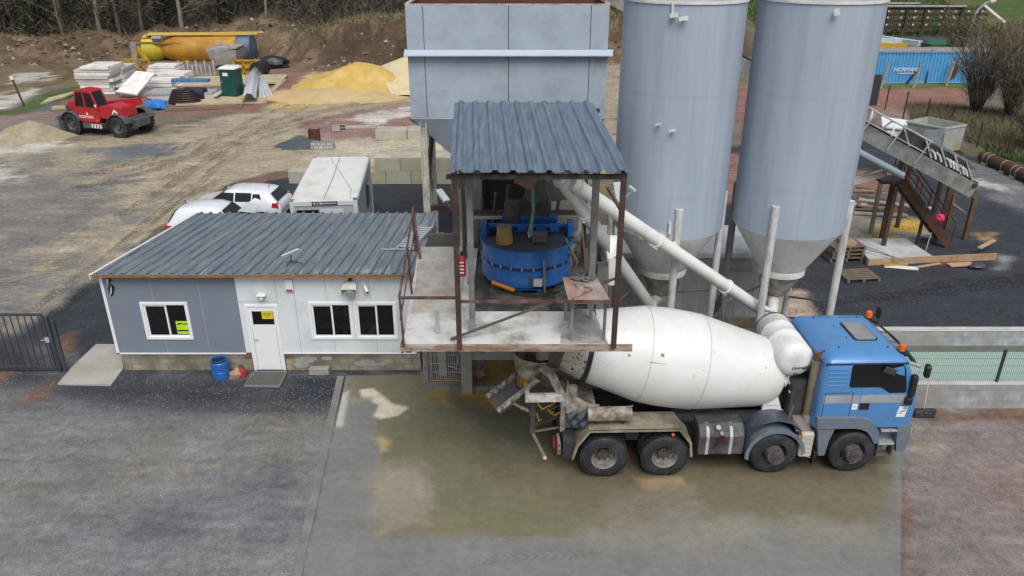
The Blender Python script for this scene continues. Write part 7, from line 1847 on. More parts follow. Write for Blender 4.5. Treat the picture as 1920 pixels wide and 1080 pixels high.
# cars
def hatchback(name, label, loc, rz, zs=1.0, van=False):
    t = thing(name, label, "car", loc, rz, local=True, group="white cars behind the office")
    t.scale = (.9 if van else 1, 1, zs)
    PT = mat("car_white_paint", (.72, .74, .77), .25, var=.02, coat=.5)
    # stations along x (front = +): x, belt half width, sill z, belt z, roof half width, roof z
    st = [(2.1, .5, .4, .62, .45, .64), (2.05, .7, .3, .68, .6, .72), (1.8, .84, .26, .78, .7, .82), (1.2, .88, .24, .9, .74, .97), (.95, .885, .24, .94, .74, 1.03), (.35, .89, .24, .97, .62, 1.4), (0, .89, .24, .98, .63, 1.47), (-.8, .89, .24, 1.0, .63, 1.475), (-1.45, .885, .24, 1.02, .61, 1.42), (-1.6, .88, .26, 1.02, .6, 1.37), (-1.95, .85, .3, .98, .72, 1.0), (-2.08, .78, .36, .85, .7, .88), (-2.1, .7, .4, .6, .6, .65)]
    rings = []
    for x, bw, sz, bz, rw, rz_ in st:
        rings.append([Vector((x, y, z)) for y, z in ((-bw * .9, sz), (-bw, sz + .15), (-bw * 1.0, (sz + bz) / 2), (-bw * .985, bz), (-(bw * .35 + rw * .65), bz + (rz_ - bz) * .6), (-rw, rz_ - .03), (-rw * .6, rz_), (0, rz_ + .015), (rw * .6, rz_), (rw, rz_ - .03), ((bw * .35 + rw * .65), bz + (rz_ - bz) * .6), (bw * .985, bz), (bw, (sz + bz) / 2), (bw, sz + .15), (bw * .9, sz))])
    body = MB().ring_loft(rings).build("body", PT, t, sharp=60)
    def side(x0, x1, z0, z1, s, top0=None, top1=None):
        def yw(z): return .89 * .985 - (z - .98) / .46 * (.885 - .64) + .006
        pts = [(x0, z0), (x1, z0), (top1 if top1 is not None else x1, z1), (top0 if top0 is not None else x0, z1)]
        vs = [(x, s * (yw(z) + .004), z) for x, z in pts] + [(x, s * (yw(z) - .03), z) for x, z in pts]
        return MB().add(vs, [(0, 1, 2, 3), (7, 6, 5, 4), (0, 4, 5, 1), (1, 5, 6, 2), (2, 6, 7, 3), (3, 7, 4, 0)]).build("side_window", GLASS_D, body)
    for s in () if van else (-1, 1):
        side(.95, -.08, 1.02, 1.37, s, .42, -.08); side(-.14, -.85, 1.02, 1.38, s); side(-.9, -1.32, 1.04, 1.34, s, -.9, -1.2)
        a = MB(); a.bx(-1.0, -.84, *sorted((s * .885, s * .915)), .86, .9); a.build("door_handle", BLACK, body)
        a = MB(); a.bx(.75, .9, *sorted((s * .9, s * 1.05)), .98, 1.12); a.build("mirror", PT, body, bevel=.03)
        a = MB(); a.prism([(-1.72, .78), (-2.02, .76), (-2.0, .98), (-1.78, 1.0)], *sorted((s * .68, s * .868))); a.build("tail_light", mat("tail_light_red", (.5, .02, .03), .2), body)
    a = MB(); a.slab([(1.02, -.68, 1.0), (1.02, .68, 1.0), (.42, .56, 1.395), (.42, -.56, 1.395)], .01); a.build("windscreen", GLASS_D, body)
    a = MB(); a.slab([(-1.66, .56, 1.36), (-1.66, -.56, 1.36), (-1.97, -.66, 1.03), (-1.97, .66, 1.03)], -.012); a.build("rear_window", GLASS_D, body)
    if van:
        for s in (-1, 1): MB().bx(-2.02, -1.72, *sorted((s * .7, s * .875)), .72, .98).build('tail_light', mat('tail_light_red', (.5, .02, .03), .2), body)
    MB().tube((-1.35, 0, 1.43), (-1.42, 0, 1.56), .015).build("aerial", BLACK, body)
    for x in (1.3, -1.28):
        for s in (-1, 1):
            w = MB().rev([(.2, 0), (.28, 0), (.31, .2), (.31, .8), (.28, 1), (.2, 1)], (x, s * .68, .31), (x, s * .89, .31), 28, caps=False).build("wheel", RUBBER, t)
            MB().rev([(.2, 0), (.05, .5), (0, .5)], (x, s * .89, .31), (x, s * .84, .31), 20, caps=False).build("rim", STEEL_L, w)
    return t
gp = P(457, 380, 33.0)
hatchback("parked_car", "white hatchback with a red tail light parked beside the site cabin", (-11.95, 32.7, 0), R(180 - 4), .95)
hatchback("parked_car", "windowless white van half hidden behind the left end of the office roof", (-11.5, 29.0, -.06), R(-2), 1.3, True)
# ---------------------------------------------------------------- red telehandler
def telehandler():
    g1, g2 = G(143, 251), G(229, 258)
    rz = math.atan2(g2.y - g1.y, g2.x - g1.x)
    t = thing("telehandler", "red telehandler with a grey bucket parked by the material store", "loader", (g1.x - 1.08 * math.sin(rz), g1.y + 1.08 * math.cos(rz), terrain_z(g1.x, g1.y)), rz, local=True); t.scale = (1.0, 1.0, 1.08)
    # local x runs from the front axle (0) back to the rear axle (3.0); camera side is -y
    wb = (g2 - g1).length; k = wb / 3.0
    W = 1.05
    DGREY = mat("tele_dark_grey", (.07, .072, .078), .6, var=.2, dirt=(.14, .13, .12), damt=.35, ds=3)
    def wheel(x, s, first=None):
        w = link(bpy.data.objects.new("wheel", None)); w.parent = t; w.location = (x, s * W, .64)
        if first is None:
            a = MB(); a.rev([(.36, 0), (.5, .0), (.6, .12), (.6, .88), (.5, 1), (.36, 1)], (0, -.22, 0), (0, .22, 0), 36, caps=False)
            for q in range(20):
                an = q / 20 * 6.283
                for sd in (-1, 1):
                    an2 = an + (.16 if sd > 0 else 0)
                    a.box((math.cos(an2) * .61, sd * .11, math.sin(an2) * .61), (.09, .24, .07), rot=Matrix.Rotation(-an2, 3, 'Y') @ Matrix.Rotation(sd * .5, 3, 'X'))
            o = a.build("tyre", RUBBER); o.parent = w
            a = MB(); a.rev([(.37, 0), (.36, .1), (.3, .3), (.12, .4), (.12, .1), (0, .1)], (0, -.2, 0), (0, .2, 0), 28, caps=False); o = a.build("rim", DGREY); o.parent = w
        else:
            for ch in first.children:
                d = ch.copy(); link(d); d.parent = w
        if s > 0: w.rotation_euler = (0, 0, math.pi)
        return w
    w0 = wheel(0, -1)
    for x, s in ((wb, -1), (0, 1), (wb, 1)): wheel(x, s, w0)
    a = MB(); a.bx(-.3, wb + .9, -.55, .55, .55, 1.0); a.build("chassis", DGREY, t, bevel=.03)
    a = MB(); a.tube((0, -1, .64), (0, 1, .64), .12); a.tube((wb, -1, .64), (wb, 1, .64), .12); a.build("axle", DGREY, t)
    a = MB(); a.prism([(.75, .78), (2.05, .78), (2.15, 1.05), (2.1, 1.55), (.45, 1.6), (.4, 1.1)], -1.15, -.15); a.build("door_panel", RED, t, bevel=.04)
    a = MB(); a.prism([(.42, 1.602), (2.12, 1.555), (1.75, 2.45), (1.55, 2.52), (.85, 2.52), (.6, 2.45)], -1.08, -.2); cab_ = a.build("cab_core", GLASS_D, t)
    a = MB()
    for p, q in (((.42, 1.6), (.62, 2.48)), ((1.2, 1.58), (1.12, 2.5)), ((2.12, 1.56), (1.74, 2.46))):
        a.beam((p[0], -1.12, p[1]), (q[0], -1.06, q[1]), .09, .09); a.beam((p[0], -.2, p[1]), (q[0], -.2, q[1]), .09, .09)
    a.beam((.62, -1.06, 2.48), (1.74, -1.06, 2.46), .09, .09); a.beam((.42, -1.12, 1.6), (2.12, -1.12, 1.57), .08, .08); a.build("cab_frame", RED, t)
    a = MB(); a.prism([(.55, 2.47), (1.8, 2.46), (1.65, 2.58), (.9, 2.6), (.7, 2.56)], -1.12, -.12); a.build("cab_roof", RED, t, bevel=.04)
    a = MB(); a.bx(-.75, .45, -.5, -.05, 1.25, 1.75); a.prism([(2.1, 1.05), (3.75, .95), (3.85, 1.2), (3.75, 1.72), (2.9, 1.85), (2.15, 1.7)], -1.1, .2); a.build("engine_cover", RED, t, bevel=.06)
    a = MB(); a.beam((wb + .55, .35, 1.85), (-.6, .35, 1.25), .42, .42); a.beam((-.55, .35, 1.3), (-.95, .35, .6), .36, .36); a.build("boom", RED, t, bevel=.03)
    a = MB(); a.beam((-.5, .35, .95), (-1.1, .35, .5), .3, .35); a.bx(-1.05, -.85, -.4, 1.0, .3, 1.5); a.build("carriage", DGREY, t)
    a = MB(); pr = [(-1.05, 1.0), (-1.0, .12), (-1.25, .0), (-2.0, .02), (-2.02, .06), (-1.3, .08), (-1.12, .2), (-1.15, 1.0)]
    a.prism(pr, -1.2, 1.35)
    a.prism([(-1.02, 1.0), (-1.0, .1), (-1.98, .04), (-1.6, .6)], -1.23, -1.2); a.prism([(-1.02, 1.0), (-1.0, .1), (-1.98, .04), (-1.6, .6)], 1.35, 1.38); a.build("bucket", mat("worn_bucket", (.3, .32, .34), .45, .4, var=.2, dirt=(.14, .12, .1), damt=.4), t)
    for x in (0, wb):
        a = MB(); a.strip([(x + .74 * math.cos(R(an)), .62 + .74 * math.sin(R(an))) for an in range(20, 170, 12)], .03, -1.34, -.78); a.build("wheel_guard", DGREY, t)
        a = MB(); a.strip([(x + .74 * math.cos(R(an)), .62 + .74 * math.sin(R(an))) for an in range(20, 170, 12)], .03, .78, 1.34); a.build("wheel_guard", DGREY, t)
    a = MB(); a.bx(.8, 2.2, -1.2, -.6, .45, .75); st_ = a.build("step_box", DGREY, t, bevel=.02)
    a = MB()
    for q in range(3): a.prism([(1.5 + q * .22, .5), (1.6 + q * .22, .5), (1.7 + q * .22, .7), (1.6 + q * .22, .7)], -1.212, -1.202)
    a.build("red_stripes", RED, st_)
    a = MB(); a.bx(1.45, 2.2, -1.206, -1.201, .49, .71); a.build("white_plate", UPVC, st_)
    a = MB(); a.bx(3.6, 3.95, -1.1, 1.1, .7, 1.1); a.build("counterweight", DGREY, t, bevel=.06)
    text("NORMAN", .24, (1.15, -1.158, 1.08), (R(90), 0, 0), UPVC, t, depth=.004)
    a = MB(); a.prism([(1.2, 1.2), (1.32, 1.2), (1.3, 1.34), (1.22, 1.34)], -1.16, -1.154); a.prism([(3.05, 1.35), (3.25, 1.6), (3.5, 1.45), (3.45, 1.35), (3.25, 1.48), (3.15, 1.33)], -1.112, -1.104); a.prism([(.22, 1.35), (.3, 1.5), (.36, 1.5), (.28, 1.35)], -.508, -.502); a.build("emblem", UPVC, t)
    a = MB(); a.bx(1.85, 1.98, -1.165, -1.15, .88, .96); a.build("side_marker", ORANGE, t)
    a = MB(); a.tube((2.0, -1.13, 1.75), (2.02, -1.16, 1.75), .08); a.build("speed_disc", UPVC, t)
def terrain_z(x, y): return float(terrain(np.array([[float(x)]]), np.array([[float(y)]]))[0, 0])
telehandler()
def g3(px, py, dz=0.0):
    p = G(px, py)
    for _ in range(6): p = G(px, py, terrain_z(p.x, p.y) + dz)
    return p
# ---------------------------------------------------------------- material store
PANW = mat("white_insulation_panel", (.78, .77, .73), .6, var=.06, dirt=(.45, .42, .36), damt=.32)
PANW2 = mat("cream_insulation_panel", (.55, .52, .46), .6, var=.08)
def stack(label, px0, px1, py, n, th, depth, seed, name="panel_stack", mats=None, jit=.25, rz=0.0, dz=0.0):
    a0, a1 = g3(px0, py, dz), g3(px1, py, dz); y = (a0.y + a1.y) / 2; z = terrain_z((a0.x + a1.x) / 2, y) + dz
    t = thing(name, label, "panels", ((a0.x + a1.x) / 2, y, z), group="stacks of insulation panels in the material store")
    rnd = random.Random(seed)
    cx, w = (a0.x + a1.x) / 2, a1.x - a0.x
    for k in range(n):
        ww = w * (1 - rnd.uniform(0, jit * .6)); dx = rnd.uniform(-.5, .5) * (w - ww) + (k - n / 2) * -.0
        a = MB(); a.box((cx + dx, y + depth / 2 + rnd.uniform(-.1, .1), z + th * (k + .5) + .02), (ww, depth, th * .86), rz + rnd.uniform(-.02, .02)); a.build("panel", (mats or [PANW, PANW2])[k % 2 if rnd.random() < .7 else 0], t)
    return t
stack("tallest stack of white insulation panels left of the red telehandler roof", 148, 216, 178, 9, .235, 2.6, 1, jit=.4)
stack("shorter stack of pale panels behind the tallest stack", 198, 238, 170, 8, .22, 2.4, 2, jit=.4, mats=[PANW2, PANW])
stack("white panels with turned edges, upper left of three by the yellow frame", 276, 334, 141, 3, .26, 1.8, 3, mats=[PANW, PANW])
stack("white panels with orange foam ends, middle of three by the yellow frame", 296, 352, 155, 3, .25, 1.8, 4, mats=[PANW, PANW2])
stack("white panels on a pallet, lowest of three by the yellow frame", 274, 332, 170, 3, .26, 1.8, 5, mats=[PANW, PANW])
stack("long pale panels with blue beam on top, in front of the portable toilet", 270, 410, 189, 4, .14, 1.8, 6, mats=[PANW2, STEEL_L])
q0, q1 = g3(322, 173), g3(395, 170); a = MB(); z = terrain_z(q0.x, q0.y); a.bx(q0.x, q1.x, 62.2, 62.8, z + .72, z + .95); tag(a.build("blue_beam", mat("dull_blue_beam", (.08, .2, .4), .5), loc=q0), "dull blue beam lying on the long pale panels", "beam")
q = [g3(220, 184), g3(258, 186), g3(268, 160), g3(234, 158)]
a = MB(); a.slab([q[0] + Vector((0, 0, .5)), q[1] + Vector((0, 0, .35)), q[1] + Vector((.5, 2.6, 1.5)), q[0] + Vector((.6, 2.6, 1.6))], .12); a.bx(q[0].x + .3, q[1].x, q[0].y + .6, q[0].y + 2.4, 0, .45); tag(a.build("white_panel", PANW, loc=q[0]), "bright white panel propped at a slant behind the telehandler cab", "panel")
a = MB(); p = g3(222, 178); a.slab([p + Vector((-1.6, .5, .6)), p + Vector((.4, .3, .6)), p + Vector((.8, 2.4, .7)), p + Vector((-1.2, 2.6, .7))], .1); tag(a.build("pale_panel", PANW2, loc=p), "pale grey panel lying behind the slanted white panel", "panel")
for k, (pp, lab_) in enumerate((([(340, 165), (470, 160), (470, 144), (352, 147)], "large plywood sheet on the ground left of the portable toilet"), ([(455, 162), (528, 160), (540, 145), (440, 146)], "plywood sheets with a frame right of the portable toilet"), ([(330, 200), (500, 195), (500, 178), (330, 184)], "plywood sheet under the portable toilet and the long panels"), ([(75, 199), (120, 186), (152, 172), (140, 168), (92, 187)], "plywood sheets lying left of the tallest panel stack"))):
    c4 = [g3(*p) + Vector((0, 0, .16 + .1 * (k == 1))) for p in pp]
    c4 = [c4[0], c4[1], c4[2], c4[-1]]
    tag(MB().slab(c4, .12).build("plywood_sheet", PLY, loc=c4[0]), lab_, "plywood", "plywood sheets in the material store")
for k, (p, q, lab_) in enumerate((((310, 205), (455, 200), "long brown plank along the front of the material store"), ((500, 181), (533, 150), "white framed plank on the right end of the plywood"), ((100, 202), (190, 200), "pale plank lying behind the telehandler's front wheel"))):
    a0, a1 = g3(*p, .12), g3(*q, .12); a = MB(); a.beam(a0, a1, .4, .2); tag(a.build("plank", WOOD if k == 0 else PLY, loc=a0), lab_, "plank", "planks in the material store")
# portable toilet
p = g3(432, 184); z = p.z
t = thing("portable_toilet", "dark green portable toilet with a white roof", "toilet", p, R(-8), local=True)
GRN = mat("dark_green_plastic", (.004, .055, .045), .45, var=.1)
a = MB(); a.bx(-.62, .62, 0, 1.15, .1, 2.12); body = a.build("body", GRN, t, bevel=.04)
a = MB(); a.bx(-.6, .6, -.05, 1.1, 0, .12); a.build("skid", DARK, t)
a = MB(); rings = []
for z_, w_, d_ in ((2.1, .66, .62), (2.16, .66, .62), (2.28, .5, .5), (2.32, .3, .3)): rings.append([Vector((x * w_ , .57 + y * d_, z_ + (.0))) for x, y in ((-1, -1), (0, -1.02), (1, -1), (1, 1), (-1, 1))])
a.ring_loft(rings, smooth=False); a.build("roof", mat("milky_roof", (.7, .72, .7), .4), t, bevel=.03)
a = MB(); a.bx(-.5, .5, -.02, -.002, .2, 2.0); dr_ = a.build("door", mat("green_door", (.006, .065, .05), .45), t, bevel=.01)
a = MB(); a.bx(-.34, .06, -.027, -.021, 1.62, 1.85); a.build("notice", UPVC, dr_)
a = MB(); a.bx(-.47, -.42, -.04, -.02, 1.1, 1.25); a.build("handle", STEEL_L, dr_)
a = MB()
for x in (-.35, 0, .35): a.bx(x - .03, x + .03, -.012, -.001, .2, 2.0)
for y in (.3, .6, .9): a.bx(.62, .635, y - .03, y + .03, .2, 2.0)
a.build("ribs", GRN, body)
# corrugated sheets
for k, (pp, lab_) in enumerate((([(454, 198), (482, 196), (492, 152), (472, 150)], "grey corrugated sheet bent over right of the portable toilet"), ([(487, 188), (512, 184), (490, 152), (480, 152)], "narrow grey corrugated sheet leaning beside the bent one"))):
    c4 = [g3(*p) for p in pp]; a = MB()
    top_ = .9; n = 14; vs = []
    for i in range(n + 1):
        u = i / n; h = .08 * abs(math.sin(u * math.pi * 3.5))
        for v, z_ in ((0, .12 if k else .35), (.6, .85), (1, .6)):
            q = c4[0].lerp(c4[1], u).lerp(c4[3].lerp(c4[2], u), v); vs.append((q.x, q.y, q.z + z_ + h + (.45 * math.sin(u * math.pi) if k == 0 else 0)))
    a.add(vs, [(i * 3 + j, i * 3 + j + 1, i * 3 + 3 + j + 1, i * 3 + 3 + j) for i in range(n) for j in range(2)], True)
    o = a.build("corrugated_sheet", mat("pale_corrugated", (.4, .43, .45), .5, .1, var=.12), loc=c4[0]); tag(o, lab_, "sheet"); sm = o.modifiers.new("thick", 'SOLIDIFY'); sm.thickness = .02
# hose coil, blue tarp
p = g3(337, 200); a = MB()
for k in range(6):
    r = 1.25 - k * .09; a.path([p + Vector((r * math.cos(q * .314) * .9, 1.0 + r * .55 * math.sin(q * .314), .2 + k * .15)) for q in range(21)], .08, n=8)
tag(a.build("hose_coil", mat("dark_purple_hose", (.03, .012, .016), .5), loc=p), "coil of dark purple hose stacked in the material store", "coil")
p = g3(288, 208); a = MB(); a.ring_loft(lumpy((p.x, p.y + .5, p.z + .3), .8, .6, .4, 12, 16, 8, .2)); tag(a.build("blue_tarpaulin", mat("sky_blue_tarp", (.03, .2, .55), .4), loc=p), "bright blue tarpaulin bundle at the telehandler's rear", "tarpaulin")
p = g3(368, 190); a = MB(); a.tube(p + Vector((-.9, .6, .5)), p + Vector((.6, .4, .5)), .45, n=16); tag(a.build("dark_roll", mat("navy_roll", (.02, .025, .05), .7), loc=p), "dark blue roll behind the hose coil", "roll")
p = g3(490, 145); a = MB(); a.tube(p + Vector((-.3, -.2, .65)), p + Vector((-.1, 1.4, .65)), .62, n=20); tag(a.build("black_tube", BLACK, loc=p), "short black culvert tube end-on right of the yellow frame", "tube")
p = g3(512, 127); a = MB(); a.ring_loft(lumpy((p.x, p.y, p.z + .4), 1.5, .9, .7, 21)); tag(a.build("black_sack", BLACK, loc=p), "heap of black plastic at the foot of the earth bank", "plastic")
# yellow tank on its side
tk = thing("storage_tank", "long yellow steel tank lying on its side with a blue end and a cone", "tank", (g3(380, 120).x, 78, g3(380, 120).z))
c0, c1 = P(276, 92, 78.5), P(478, 92, 78.5); rr = 1.42
zc = P(380, 91, 78.5).z
A_, B_ = Vector((c0.x, 78.5, zc)), Vector((c1.x, 78.5, zc)); d = (B_ - A_).normalized(); Ltk = (B_ - A_).length
TY = mat("tank_ochre_yellow", (.5, .26, .025), .5, var=.18, vs=.8, dirt=(.25, .12, .02), damt=.42, ds=.6, dstretch=(.5, 2, 2))
MB().rev([(rr * .62, .16), (rr, .3), (rr, .36), (rr + .03, .362), (rr + .03, .366), (rr, .37), (rr, .52), (rr + .03, .522), (rr + .03, .526), (rr, .53), (rr, .68), (rr + .03, .682), (rr, .69), (rr, .86)], A_, B_, 48, caps=False).build("shell", TY, tk)
MB().rev([(rr, .86), (rr, .96), (rr * .9, .985), (0, 1)], A_, B_, 48, caps=False).build("blue_end", mat("scuffed_blue_end", (.08, .17, .28), .5, var=.25, dirt=(.1, .05, .04), damt=.5, ds=1.2), tk)
MB().rev([(0, 0), (rr * .92, .0), (rr * .92, .1), (rr * .6, .165)], A_, B_, 40, caps=False).build("skirt_ring", mat("lemon_yellow", (.52, .42, .04), .5, var=.15), tk)
a = MB()
a.beam(A_ + Vector((-1.0, -1.2, .75)), A_ + d * 4.0 + Vector((0, -1.1, .6)), .16, .14); a.beam(A_ + Vector((-.1, -.8, 1.05)), A_ + d * 2.0 + Vector((0, -.8, 1.0)), .14, .12); a.prism([(A_.x + 2.8, zc + .45), (A_.x + 4.4, zc + .55), (A_.x + 2.8, zc + .8)], 77.2, 77.3)
a.build("leg_bar", mat("dark_ochre", (.3, .16, .02), .6), tk)
a = MB(); a.slab([(A_.x + .4, 77.6, zc + 1.36), (B_.x - 3.8, 77.6, zc + 1.4), (B_.x - 3.2, 78.8, zc + 1.48), (A_.x + .4, 78.8, zc + 1.46)], .05); a.beam((B_.x - 3.8, 77.7, zc + 1.44), (B_.x + .7, 77.7, zc + 1.5), .14, .2); a.beam((B_.x - 3.4, 78.3, zc + 1.48), (B_.x + 1.1, 78.3, zc + 1.56), .14, .14); a.build("top_frame", mat("pale_yellow", (.62, .45, .1), .5, var=.12), tk)
a = MB(); a.rev([(rr + .02, .0), (rr + .02, 1)], A_ + d * 1.7, A_ + d * 2.9, 12, caps=False, a0=2.3, a1=3.4) if False else a.box((A_.x + 1.6, 77.45, zc + 1.0), (.9, .3, .5), rot=Matrix.Rotation(R(40), 3, 'X')); a.build("grey_patch", mat("tank_grey_patch", (.25, .28, .32), .5), tk)
a = MB(); a.prism([(A_.x + 3.4, zc - rr - .2), (A_.x + 5.0, zc - rr - .2), (A_.x + 4.4, zc - rr + .4), (A_.x + 3.6, zc - rr + .4)], 77.0, 79.5); a.prism([(B_.x - 2.4, zc - rr - .25), (B_.x - 1.0, zc - rr - .25), (B_.x - 1.2, zc - rr + .3), (B_.x - 2.2, zc - rr + .3)], 77.2, 79.5); a.build("saddle", YELLOW, tk)
# concrete skip in front of the tank
p = g3(422, 128)
t = thing("concrete_skip", "weathered grey concrete skip standing in front of the yellow tank", "skip", p)
GSK = mat("weathered_skip", (.3, .285, .26), .85, var=.25, vs=3, dirt=(.42, .4, .37), damt=.45, ds=2)
a = MB(); a.ring_loft([[p + Vector((x * w_, 1 + y * w_, z_)) for x, y in ((-1, -1), (1, -1), (1, 1), (-1, 1))] for w_, z_ in ((1.0, .3), (1.2, .9), (1.35, 1.65))], caps=False, smooth=False); a.build("bin", GSK, t)
a = MB(); a.box(p + Vector((0, 1, 1.7)), (2.75, 2.7, .12), rot=Matrix.Rotation(R(-5), 3, 'Y')); a.beam(p + Vector((-1.3, -.3, 1.75)), p + Vector((.2, -.3, 2.15)), .15, .12); a.beam(p + Vector((.2, -.3, 2.15)), p + Vector((1.3, -.3, 1.8)), .15, .12); a.build("cover", GSK, t)
a = MB()
for x in (-1, 1):
    for y in (0, 2): a.bx(p.x + x - .08, p.x + x + .08, p.y + y - .08, p.y + y + .08, p.z, p.z + .6)
a.build("leg", GSK, t)
# galvanised rack and yellow frames
p0, p1 = g3(336, 146), g3(408, 146)
t = thing("steel_rack", "galvanised rack with upright pegs behind the plywood", "rack", p0)
a = MB(); a.bx(p0.x, p1.x, p0.y, p0.y + .2, p0.z, p0.z + .5); a.bx(p0.x, p1.x, p0.y + .05, p0.y + .2, p0.z + .95, p0.z + 1.1); a.build("beam", STEEL, t)
a = MB()
for k in range(9): x = p0.x + (p1.x - p0.x) * (k + .5) / 9; a.bx(x - .06, x + .06, p0.y - .05, p0.y - .001, p0.z + .2, p0.z + 1.45 - .4 * (k % 2))
a.build("post", STEEL_L, t)
for k, (px, py, w_, h_, lab_) in enumerate(((258, 138, 2.4, 1.2, "yellow tubular frame left of the white panel stacks"), (468, 140, 2.4, 1.2, "yellow panel frame right of the portable toilet"))):
    p = g3(px, py); a = MB()
    for z_ in (.1, .6, h_): a.beam(p + Vector((-w_ / 2, 0, z_)), p + Vector((w_ / 2, 0, z_)), .16, .16)
    for x in (-.5, -.17, .17, .5): a.beam(p + Vector((x * w_, 0, 0)), p + Vector((x * w_, 0, h_)), .16, .16)
    if k: a.bx(p.x - w_ / 2, p.x + w_ / 2, p.y + .1, p.y + .15, p.z + .3, p.z + 1.1)
    else:
        a.beam(p + Vector((-.9, .3, .1)), p + Vector((.2, .8, 2.2)), .2, .25); a.beam(p + Vector((.1, .6, 2.2)), p + Vector((1.0, .3, .9)), .3, .25)
    tag(a.build("yellow_frame", YELLOW, loc=p), lab_, "frame", "yellow frames in the material store")
p = g3(257, 122); a = MB(); a.box(p + Vector((0, 0, 1.0)), (.5, .4, 2.0), rot=Matrix.Rotation(R(6), 3, 'Y')); tag(a.build("grey_column", mat("blue_grey_column", (.22, .25, .29), .6), loc=p), "blue-grey metal column standing in the yellow frame", "column")
# path light, sand heaps
p = g3(46, 200)
t = thing("bollard_light", "thin dark bollard light beside the pale path", "lamp", p)
MB().tube(p, p + Vector((-.35, 0, 1.9)), .07).build("post", DARK, t)
MB().tube(p + Vector((-.36, 0, 1.9)), p + Vector((-.4, 0, 2.15)), .12).build("head", UPVC, t)
def heap(name, label, cx, cy, rx, ry, h, m_, seed, cat, pw=1.3, n=46, flat=0.0, sx=0.0):
    xs_ = np.linspace(-1, 1, n); X, Y = np.meshgrid(xs_, xs_)
    wob = (fbm(X * 2 + seed, Y * 2 + seed * 3, seed) - .5)
    r = np.sqrt(X ** 2 + Y ** 2) + wob * .35
    Z = h * np.clip(1 - r, 0, None) ** pw * (1 + .25 * (fbm(X * 4, Y * 4, seed + 5) - .5)) * 1.1
    if flat: Z = np.minimum(Z, flat + .12 * h * wob)
    Z = Z + .03 * (fbm(X * 9, Y * 9, seed + 7) - .5) * (Z > .02)
    X = X + sx * Z / h
    base = np.array([[terrain_z(cx, cy)]])
    vs = [(cx + rx * X[j, i], cy + ry * Y[j, i], float(base[0, 0]) - .12 + Z[j, i]) for j in range(n) for i in range(n)]
    a = MB(); a.add(vs, [(j * n + i, j * n + i + 1, (j + 1) * n + i + 1, (j + 1) * n + i) for j in range(n - 1) for i in range(n - 1)], True)
    return tag(a.build(name, m_, loc=(cx, cy, float(base[0, 0])), sharp=80, recalc=False), label, cat)
p = g3(672, 174); heap("sand_heap", "steep heap of bright yellow sand in front of the earth bank", p.x - .3, p.y + 2.6, 6.0, 4.6, 2.05, mat("bright_sand", (.52, .345, .09), .95, var=.16, vs=1.2, bump=.3, bs=8, dirt=(.62, .47, .2), damt=.35, ds=.5), 3, "sand heap", pw=1.0)
p = g3(750, 178); heap("sand_heap", "broad pale sand heap beside the grey hopper", p.x + .6, p.y + 5.5, 7.5, 6.0, 2.2, mat("pale_yellow_sand", (.6, .47, .24), .95, var=.14, vs=1.2, bump=.3, bs=8, dirt=(.58, .52, .4), damt=.45, ds=.5), 8, "sand heap", pw=.9)
p = g3(600, 190); heap("sand_heap", "low spread of tan sand at the foot of the yellow heap", p.x + .2, p.y + 2.0, 7.5, 3.4, .75, mat("tan_sand", (.5, .37, .18), .95, var=.14, vs=1.2, bump=.3, bs=8), 14, "sand heap", pw=1.0)
p = g3(36, 268); heap("gravel_heap", "low heap of sandy gravel in front of the telehandler bucket", p.x, p.y + 1.4, 2.7, 2.0, 1.1, mat("sandy_gravel", (.3, .25, .16), .95, var=.25, vs=3, bump=.4, bs=12, dirt=(.38, .34, .27), damt=.4, ds=1), 5, "gravel heap", pw=.9)
p = g3(565, 277); heap("gravel_heap", "small heap of dark gravel beside the rusty beam stub", p.x, p.y + .5, 2.0, 1.2, .6, mat("dark_heap", (.07, .08, .095), .95, var=.25, vs=4, bump=.4, bs=14), 6, "gravel heap", pw=.9)

# ---------------------------------------------------------------- right background
cA, cB = g3(1628, 157), g3(1838, 151)
t = thing("shipping_container", "light blue corrugated shipping container with white lettering", "container", (cA.x, cA.y, cA.z))
CB_ = mat("container_blue", (.08, .33, .62), .45, var=.12, dirt=(.14, .37, .6), damt=.35)
y0 = cA.y + .2; x0, x1, z0 = cA.x, cB.x + 1.2, cA.z
a = MB(); n = int((x1 - x0) / .28); pts = []
for k in range(n):
    xx = x0 + (x1 - x0) * k / n; pp = (x1 - x0) / n
    pts += [(xx, y0), (xx + pp * .3, y0), (xx + pp * .5, y0 + .075), (xx + pp * .8, y0 + .075)]
pts += [(x1, y0)]
m_ = len(pts); vs = [(x, y, z0 + .12) for x, y in pts] + [(x, y, z0 + 2.45) for x, y in pts]
a.add(vs, [(i, i + 1, m_ + i + 1, m_ + i) for i in range(m_ - 1)]); a.bx(x0, x1, y0 + .08, y0 + 2.4, z0 + .12, z0 + 2.45); a.build("side_wall", CB_, t)
a = MB(); a.bx(x0, x1, y0 - .03, y0 + .1, z0 + 2.45, z0 + 2.58); a.bx(x0, x1, y0 - .03, y0 + .1, z0, z0 + .12); a.build("rail_frame", mat("container_rail", (.16, .34, .46), .5), t)
MB().bx(x0, x1, y0 + .1, y0 + 2.4, z0 + 2.46, z0 + 2.56).build("roof", mat("container_roof", (.3, .24, .22), .7, var=.2), t)
lp = P(1697, 132, y0 - .04)
text("NORMAN", .44, (lp.x, y0 - .05, lp.z + .05), (R(90), 0, 0), UPVC, t, depth=.01, shear=.2)
a = MB(); a.bx(lp.x - .5, lp.x + .8, y0 - .06, y0 - .04, lp.z - .26, lp.z - .21); a.build("underline", UPVC, t)
